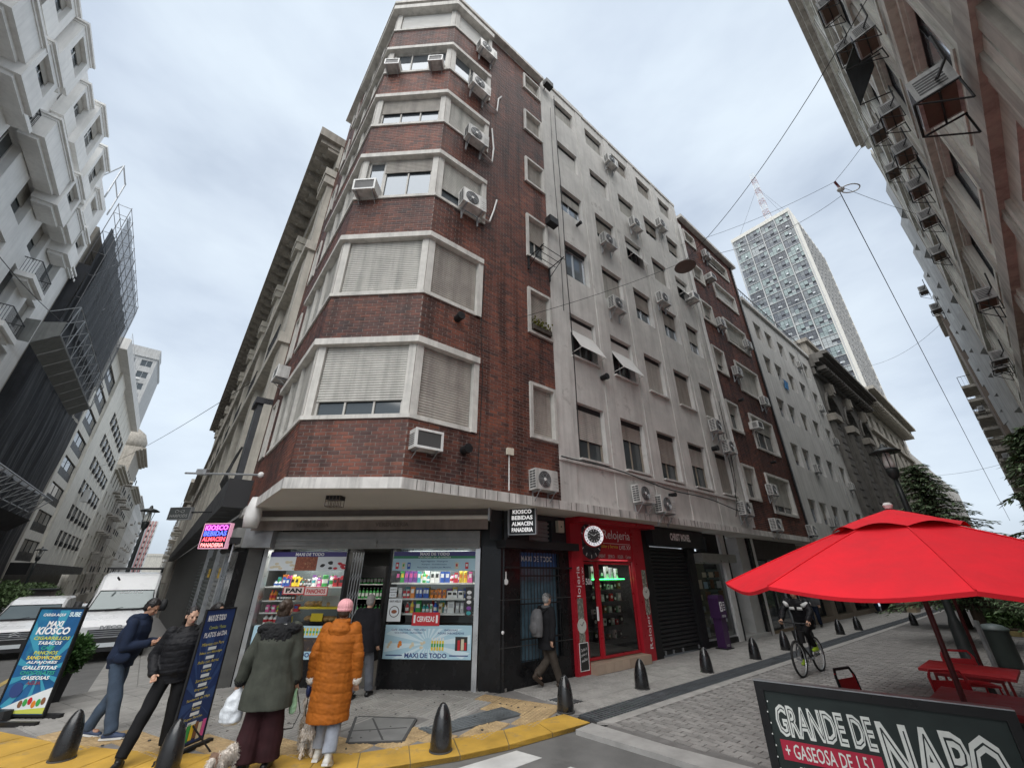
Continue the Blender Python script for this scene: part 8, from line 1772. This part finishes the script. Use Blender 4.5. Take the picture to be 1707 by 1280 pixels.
# 5 behind
person('person with black hair and pale scarf half hidden behind the menu banner',(-5.0,7.75,0),math.atan2(-.9,-.2),dict(),hairstyle='tied',head_tilt=-.3,cfg=[('legs',MBLKC,.095,.08,.07,.96),('coat',MBLKQ,.75,.2,.15,.06,None,.02,None,'jacket'),('collar',cloth('pale teal scarf',(.30,.42,.42),.9),.12,.03,'scarf'),('shoes',MSHK)],sc=.92)
# 6 old man in doorway, 7 shopkeeper
person('older person with grey hair, black jacket and grey trousers entering the kiosk doorway',(-2.82,9.0,0),-.15,dict(head=V(0,.06,1.60),anR=V(.12,.18,.09),knR=V(.11,.12,.5),anL=V(-.08,-.12,.09)),hair=MHAIRG,cfg=[('legs',MDGT,.10,.085,.08,.95),('coat',cloth('black wool',(.02,.02,.024),.9),.74,.23,.175,.06,None,.024,None,'jacket'),('shoes',MSHK)],sc=.975)
person('person in dark clothes with patterned scarf standing inside the kiosk doorway',(-2.62,10.05,.05),math.atan2(.15,-.98),dict(elR=V(.25,.0,1.12),wrR=V(.08,.22,1.06),elL=V(-.25,0,1.12),wrL=V(-.07,.22,1.05)),hairstyle='short',head_tilt=-.2,cfg=[('legs',MBLKC,.095,.08,.07,.96),('coat',MBLKC,.80,.19,.15,.04,None,.018,None,'jacket'),('collar',cloth('patterned scarf',(.22,.19,.10),.9),.125,.02,'scarf'),('shoes',MSHK)],sc=.97)
# 8 walker with backpack
rw_=math.atan2(-.80,.60)
person('person in black coat walking to the right past the barred window with a grey backpack',(.72,9.78,0),rw_,dict(head=V(0,.05,1.61),knR=V(.09,.10,.50),anR=V(.09,.26,.09),knL=V(-.09,.10,.47),anL=V(-.09,-.24,.22),pitchL=.7,wrL=V(-.24,.16,.92),wrR=V(.24,-.06,.88)),hair=MHAIRG,cfg=[('legs',MBRT,.098,.085,.075,.95),('coat',cloth('black wool coat',(.016,.016,.018),.9),.68,.21,.165,.05,None,.022),('collar',cloth('grey scarf',(.12,.12,.12),.9),.115,.03,'scarf'),('cap',cloth('grey cap',(.10,.10,.10),.8)),('shoes',M('brown boot',(.05,.035,.025),.6,.2))],sc=.965)
t=thing('backpack','grey nylon backpack on the back of the walking person','backpack',tuple(Vector((.72,9.78,1.13))+Matrix.Rotation(rw_,3,'Z')@V(0,-.25,0)),rw_); h=MB(); h.loft([((0,0,-.24),.14,.09),((0,-.01,-.1),.165,.115),((0,-.01,.1),.16,.11),((0,.01,.22),.12,.08),((0,.02,.26),.06,.05)],14); h.ell((0,-.10,-.08),(.12,.05,.12),12,8); blob(h,'bag',cloth('grey backpack nylon',(.13,.13,.135),.6),t,.012,2)
for s in (-1,1): MB().tube([(s*.1,.06,.2),(s*.13,.2,.27),(s*.14,.38,.1),(s*.14,.3,-.15)],.018,5).build('strap',MBLKM,t)
# 9 cyclist and bicycle
rb=math.atan2(.80,-.60); bf=Vector((6.44,10.72,0)); 
t=thing('bicycle','black bicycle ridden toward the camera on the pedestrian street','bicycle',tuple(bf),rb)   # local +y forward; front axle at y=0
def bikewheel(y):
    m=MB(); r=.335; m.tube([(0,y+r*math.cos(2*PI*i/36),r+r*math.sin(2*PI*i/36)) for i in range(37)],.024,8); w=m.build('wheel',MTYRE,t,smooth=True)
    m=MB(); m.tube([(0,y+.305*math.cos(2*PI*i/36),r+.305*math.sin(2*PI*i/36)) for i in range(37)],.011,6); m.build('rim',MALU,w); m=MB()
    for i in range(18): a=2*PI*i/18; m.cyl((.02*(-1)**i,y,r),(0,y+.3*math.cos(a),r+.3*math.sin(a)),.0025,n=4)
    m.cyl((-.05,y,r),(.05,y,r),.025); m.build('spokes',MSTEEL,w)
bikewheel(0); bikewheel(-1.06)
MF=M('black bike paint',(.016,.016,.018),.3,.1); bb=V(0,-.66,.29); st=V(0,-.80,.82); hd=V(0,-.17,.88); hd2=V(0,-.13,.74)
m=MB(); m.cyl(bb,st,.018); m.cyl(st-V(0,-.02,.06),hd,.018); m.cyl(bb,hd2,.022); m.cyl(hd,hd2,.024); 
for s in (-.05,.05): m.cyl(bb,V(s,-1.06,.335),.010); m.cyl(st-V(0,0,.06),V(s,-1.06,.335),.009); m.cyl(hd2,V(s,0,.335),.013)
m.build('frame',MF,t); m=MB(); m.cyl(hd,hd+V(0,-.02,.14),.015); m.tube([(-.30,-.20,1.03),(-.15,-.17,1.02),(0,-.14,1.02),(.15,-.17,1.02),(.30,-.20,1.03)],.013,6); m.build('handlebar',MF,t); m=MB(); m.cyl(st,st+V(0,-.02,.1),.014); m.ell(st+V(0,-.03,.12),(.075,.13,.03),12,6); m.build('saddle',MBLKC,t)
m=MB(); m.cyl(V(-.06,-.66,.29),V(.06,-.66,.29),.03); m.cyl(V(.07,-.66,.29),V(.07,-.56,.15),.012); m.cyl(V(-.07,-.66,.29),V(-.07,-.76,.43),.012); m.box(.06,.16,-.60,-.52,.135,.155); m.box(-.16,-.06,-.80,-.72,.42,.44); m.tube([(.05,-.66+.09*math.cos(i*PI/8),.29+.09*math.sin(i*PI/8)) for i in range(17)],.008,5); m.build('crankset',MSTEEL,t)
m=MB(); m.loft([((0,-.30,.62),.11,.09),((0,-.28,.85),.13,.11)],10); m.build('front_bag',MBLKM,t)
co=bf+Matrix.Rotation(rb,3,'Z')@V(0,-.78,0)
person('person in dark jacket with white shoulder stripes riding the black bicycle',(co.x,co.y,0),rb,dict(pel=V(0,-.06,.98),chest=V(0,.08,1.32),neck=V(0,.16,1.49),head=V(0,.20,1.64),shR=V(.20,.13,1.44),shL=V(-.20,.13,1.44),elR=V(.30,.27,1.24),elL=V(-.30,.27,1.24),wrR=V(.28,.50,1.07),wrL=V(-.28,.50,1.07),hipR=V(.09,-.05,.95),hipL=V(-.09,-.05,.95),knR=V(.11,.30,.66),anR=V(.12,.20,.24),knL=V(-.11,.36,.84),anL=V(-.12,.04,.52)),skin=MSKIN,hairstyle='short',hands=(1.3,1.3),
  cfg=[('legs',MBLKC,.092,.07,.055,.92),('coat',MBLKQ,.86,.18,.145,.05,(.09,.010),.02,None,'jacket'),('shoes',M('lime shoe',(.42,.62,.04),.5,.1))])
q=[o for o in bpy.data.objects if o.get('label','').startswith('person in dark jacket with white')][0]
m=MB(); 
for s in (-1,1): m.tube([(s*.16,.30,1.36),(s*.24,.20,1.41),(s*.27,.12,1.40)],.045,8); 
m.box(-.14,-.03,.25,.27,1.27,1.33); m.box(.03,.14,.25,.27,1.27,1.33); m.build('white_stripe',MSOLE,q,smooth=True)
# 10, 11 and far people
person('pedestrian in grey jacket and navy trousers walking behind the cyclist',(13.0,19.7,0),rb+.2,dict(knR=V(.1,.1,.5),anR=V(.1,.2,.09),anL=V(-.1,-.15,.12)),cfg=[('legs',MNAVY,.10,.085,.075,.96),('coat',cloth('grey jacket',(.12,.12,.125),.8),.80,.2,.16,.05,None,.022,None,'jacket'),('shoes',MSHK)],vox=.02)
person('distant pedestrian in navy overalls by the far shop windows',(21.3,26.6,0),1.0,dict(),cfg=[('legs',MNAVY,.11,.1,.09,.96),('coat',cloth('bright navy',(.02,.03,.12),.8),.80,.2,.16,.05,None,.022,None,'jacket'),('shoes',MSHK)],vox=.02)
for i,(s,l,c,lab) in enumerate(((46,-4.0,(.35,.30,.30),'tiny pedestrian in pale top beyond the small white van'),(47,-3.5,(.30,.12,.10),'tiny pedestrian in reddish top beyond the small white van'))):
    p=LS(s,l,SL(s)-.06); person(lab,tuple(p),2+i,dict(),cfg=[('legs',MBLKC,.10,.085,.075,.96),('coat',cloth('far top %d'%i,c),.8,.2,.16,.05,None,.022,None,'jacket'),('shoes',MSHK)],vox=.025)
# ---- things held
bp_=Vector((-2.98,6.02,0))+Matrix.Rotation(.10,3,'Z')@V(-.385,.06,.80)
t=thing('plastic_bag','white translucent plastic carrier bag hanging from the left hand of the parka wearer','bag',tuple(bp_)); t.scale=(.82,.82,.82); h=MB(); h.loft([((0,0,-.45),.09,.06),((-.02,0,-.41),.155,.10),((-.01,0,-.27),.165,.11),((0,0,-.14),.12,.08),((0,0,-.07),.065,.045),((0,0,.0),.03,.025)],18); o=blob(h,'bag',M('white plastic film',(.62,.65,.68),.32,.12,14,.6,40,spec=.6),t,.009,2,noise=(11,.022)); MB().tube([(-.03,0,-.03),(-.045,0,.03),(0,0,.05),(.045,0,.03),(.03,0,-.03)],.009,5).build('handle',MC['white plastic film'],t)
hr=Vector((-2.98,6.02,0))+Matrix.Rotation(.10,3,'Z')@V(.285,.11,.76)
t=thing('waste_bag','small pale green plastic bag hanging from the right hand of the parka wearer','bag',tuple(hr)); h=MB(); h.loft([((0,0,-.26),.03,.02),((0,0,-.2),.05,.03),((0,0,-.1),.035,.025),((0,0,0),.015,.012)],10); blob(h,'bag',M('pale green film',(.30,.48,.30),.4,.1),t,.007,2,noise=(25,.012))
hl_=Vector((-2.29,6.25,0))+Matrix.Rotation(.06,3,'Z')@(V(-.315,.09,.76)*.985)
t=thing('leash_handle','dark blue retractable dog leash handle in the left hand of the orange coat wearer','leash',tuple(hl_)); h=MB(); h.ell((0,0,-.04),(.035,.06,.085),12,8); blob(h,'handle',M('navy plastic',(.02,.03,.09),.35,.1),t,.008,2); MB().tube([(0,0,-.1),(-.08,.2,-.35),(-.1,.45,-.5)],.006,4).build('cord',MCABLE,t)
cable('dog_leash',[tuple(hr+V(.0,.02,-.0)),tuple(hr+V(.04,.15,-.28)),tuple(hr+V(-.0,.1,-.42)),(-3.1,6.0,.34)],.006,'dark slack dog lead hanging below the hands of the parka wearer',group='dog leads')
# ---- dogs
MDOG=M('white dog fur',(.76,.70,.63),.95,.25,14); MDOG2=M('cream brown dog fur',(.40,.27,.20),.95,.3,9)
def dog(label,loc,rz,mat,mat2,sc,down):
    t=thing('dog',label,'dog',loc,rz); t.scale=(sc,sc,sc)   # +y forward; shoulder height about 0.33
    m=MB(); m.ell((0,.12,.31),(.085,.11,.105),12,8); m.ell((0,-.13,.30),(.078,.10,.088),12,8); m.cap((0,.12,.31),(0,-.13,.305),.085,.075,12)
    hz=-.24*down; m.cap((0,.17,.34),(0,.25,.46+hz),.062,.052,10); m.ell((0,.26,.50+hz),(.065,.07,.062),12,8); m.cap((0,.30,.49+hz),(0,.36,.465+hz),.036,.028,8)
    for s in (-1,1):
        m.cap((s*.055,.16,.27),(s*.058,.15,.15),.036,.024,8); m.cap((s*.058,.15,.15),(s*.058,.165,.03),.022,.02,8); m.ell((s*.058,.18,.02),(.022,.032,.02),8,6)
        m.cap((s*.055,-.15,.27),(s*.062,-.10,.18),.052,.032,8); m.cap((s*.062,-.10,.18),(s*.06,-.19,.10),.026,.02,8); m.cap((s*.06,-.19,.10),(s*.06,-.175,.025),.018,.018,8); m.ell((s*.06,-.155,.018),(.022,.034,.018),8,6)
        m.ell((s*.062,.255,.485+hz),(.018,.03,.05),8,6)
    m.tube([(0,-.21,.33),(0,-.27,.35),(0,-.30,.31),(0,-.31,.25)],[.03,.035,.035,.02],8)
    b=blob(m,'body',mat,t,.009,2,noise=(50,.012)); vs=[v.co.copy() for v in b.data.vertices]; ns=[v.normal.copy() for v in b.data.vertices]
    r=random.Random(int(sc*100)); f=MB()
    for i in range(5200):
        k=r.randrange(len(vs)); p=vs[k]
        if p.z<.06: continue
        n_=ns[k]; d=(n_+V(r.uniform(-.5,.5),-.5+r.uniform(-.4,.3),-.9+r.uniform(-.3,.3))).normalized()*r.uniform(.025,.06); u=d.cross(n_+V(.01,.02,.03)).normalized()*.006; f.add([p-u,p+u,p+d],[(0,1,2)])
    f.build('fur',mat,t,kind='stuff')
    if mat2:
        m=MB(); 
        for i in range(600):
            z=.27+r.random()*.16; x=r.gauss(0,.028); m.add([(x,-.215-r.random()*.04,z),(x+.007,-.22-r.random()*.03,z),(x+r.uniform(-.01,.01),-.25,z-.05)],[(0,1,2)])
        m.build('rump_fur',mat2,t,kind='stuff')
    MB().ell((0,.388,.472+hz),(.014,.012,.011),8,6).build('nose',MEYE,t,smooth=True)
    for s in (-1,1): MB().ell((s*.03,.318,.515+hz),(.009,.008,.009),8,6).build('eye',MEYE,t,smooth=True)
    MB().tube([(.056*math.cos(2*PI*i/12),.215+.02*math.sin(2*PI*i/12),.41+hz*.6+.05*math.sin(2*PI*i/12)) for i in range(13)],.008,5).build('collar_band',MBLKM,t)
dog('white fluffy dog standing left of the orange coat wearer\'s legs',(-2.62,6.55,0),.5,MDOG,None,1.0,0)
dog('cream dog with brown rump beneath the plastic bag',(-3.15,5.72,0),-.1,MDOG,MDOG2,.78,1)

bpy.data.scenes.remove(TMP)
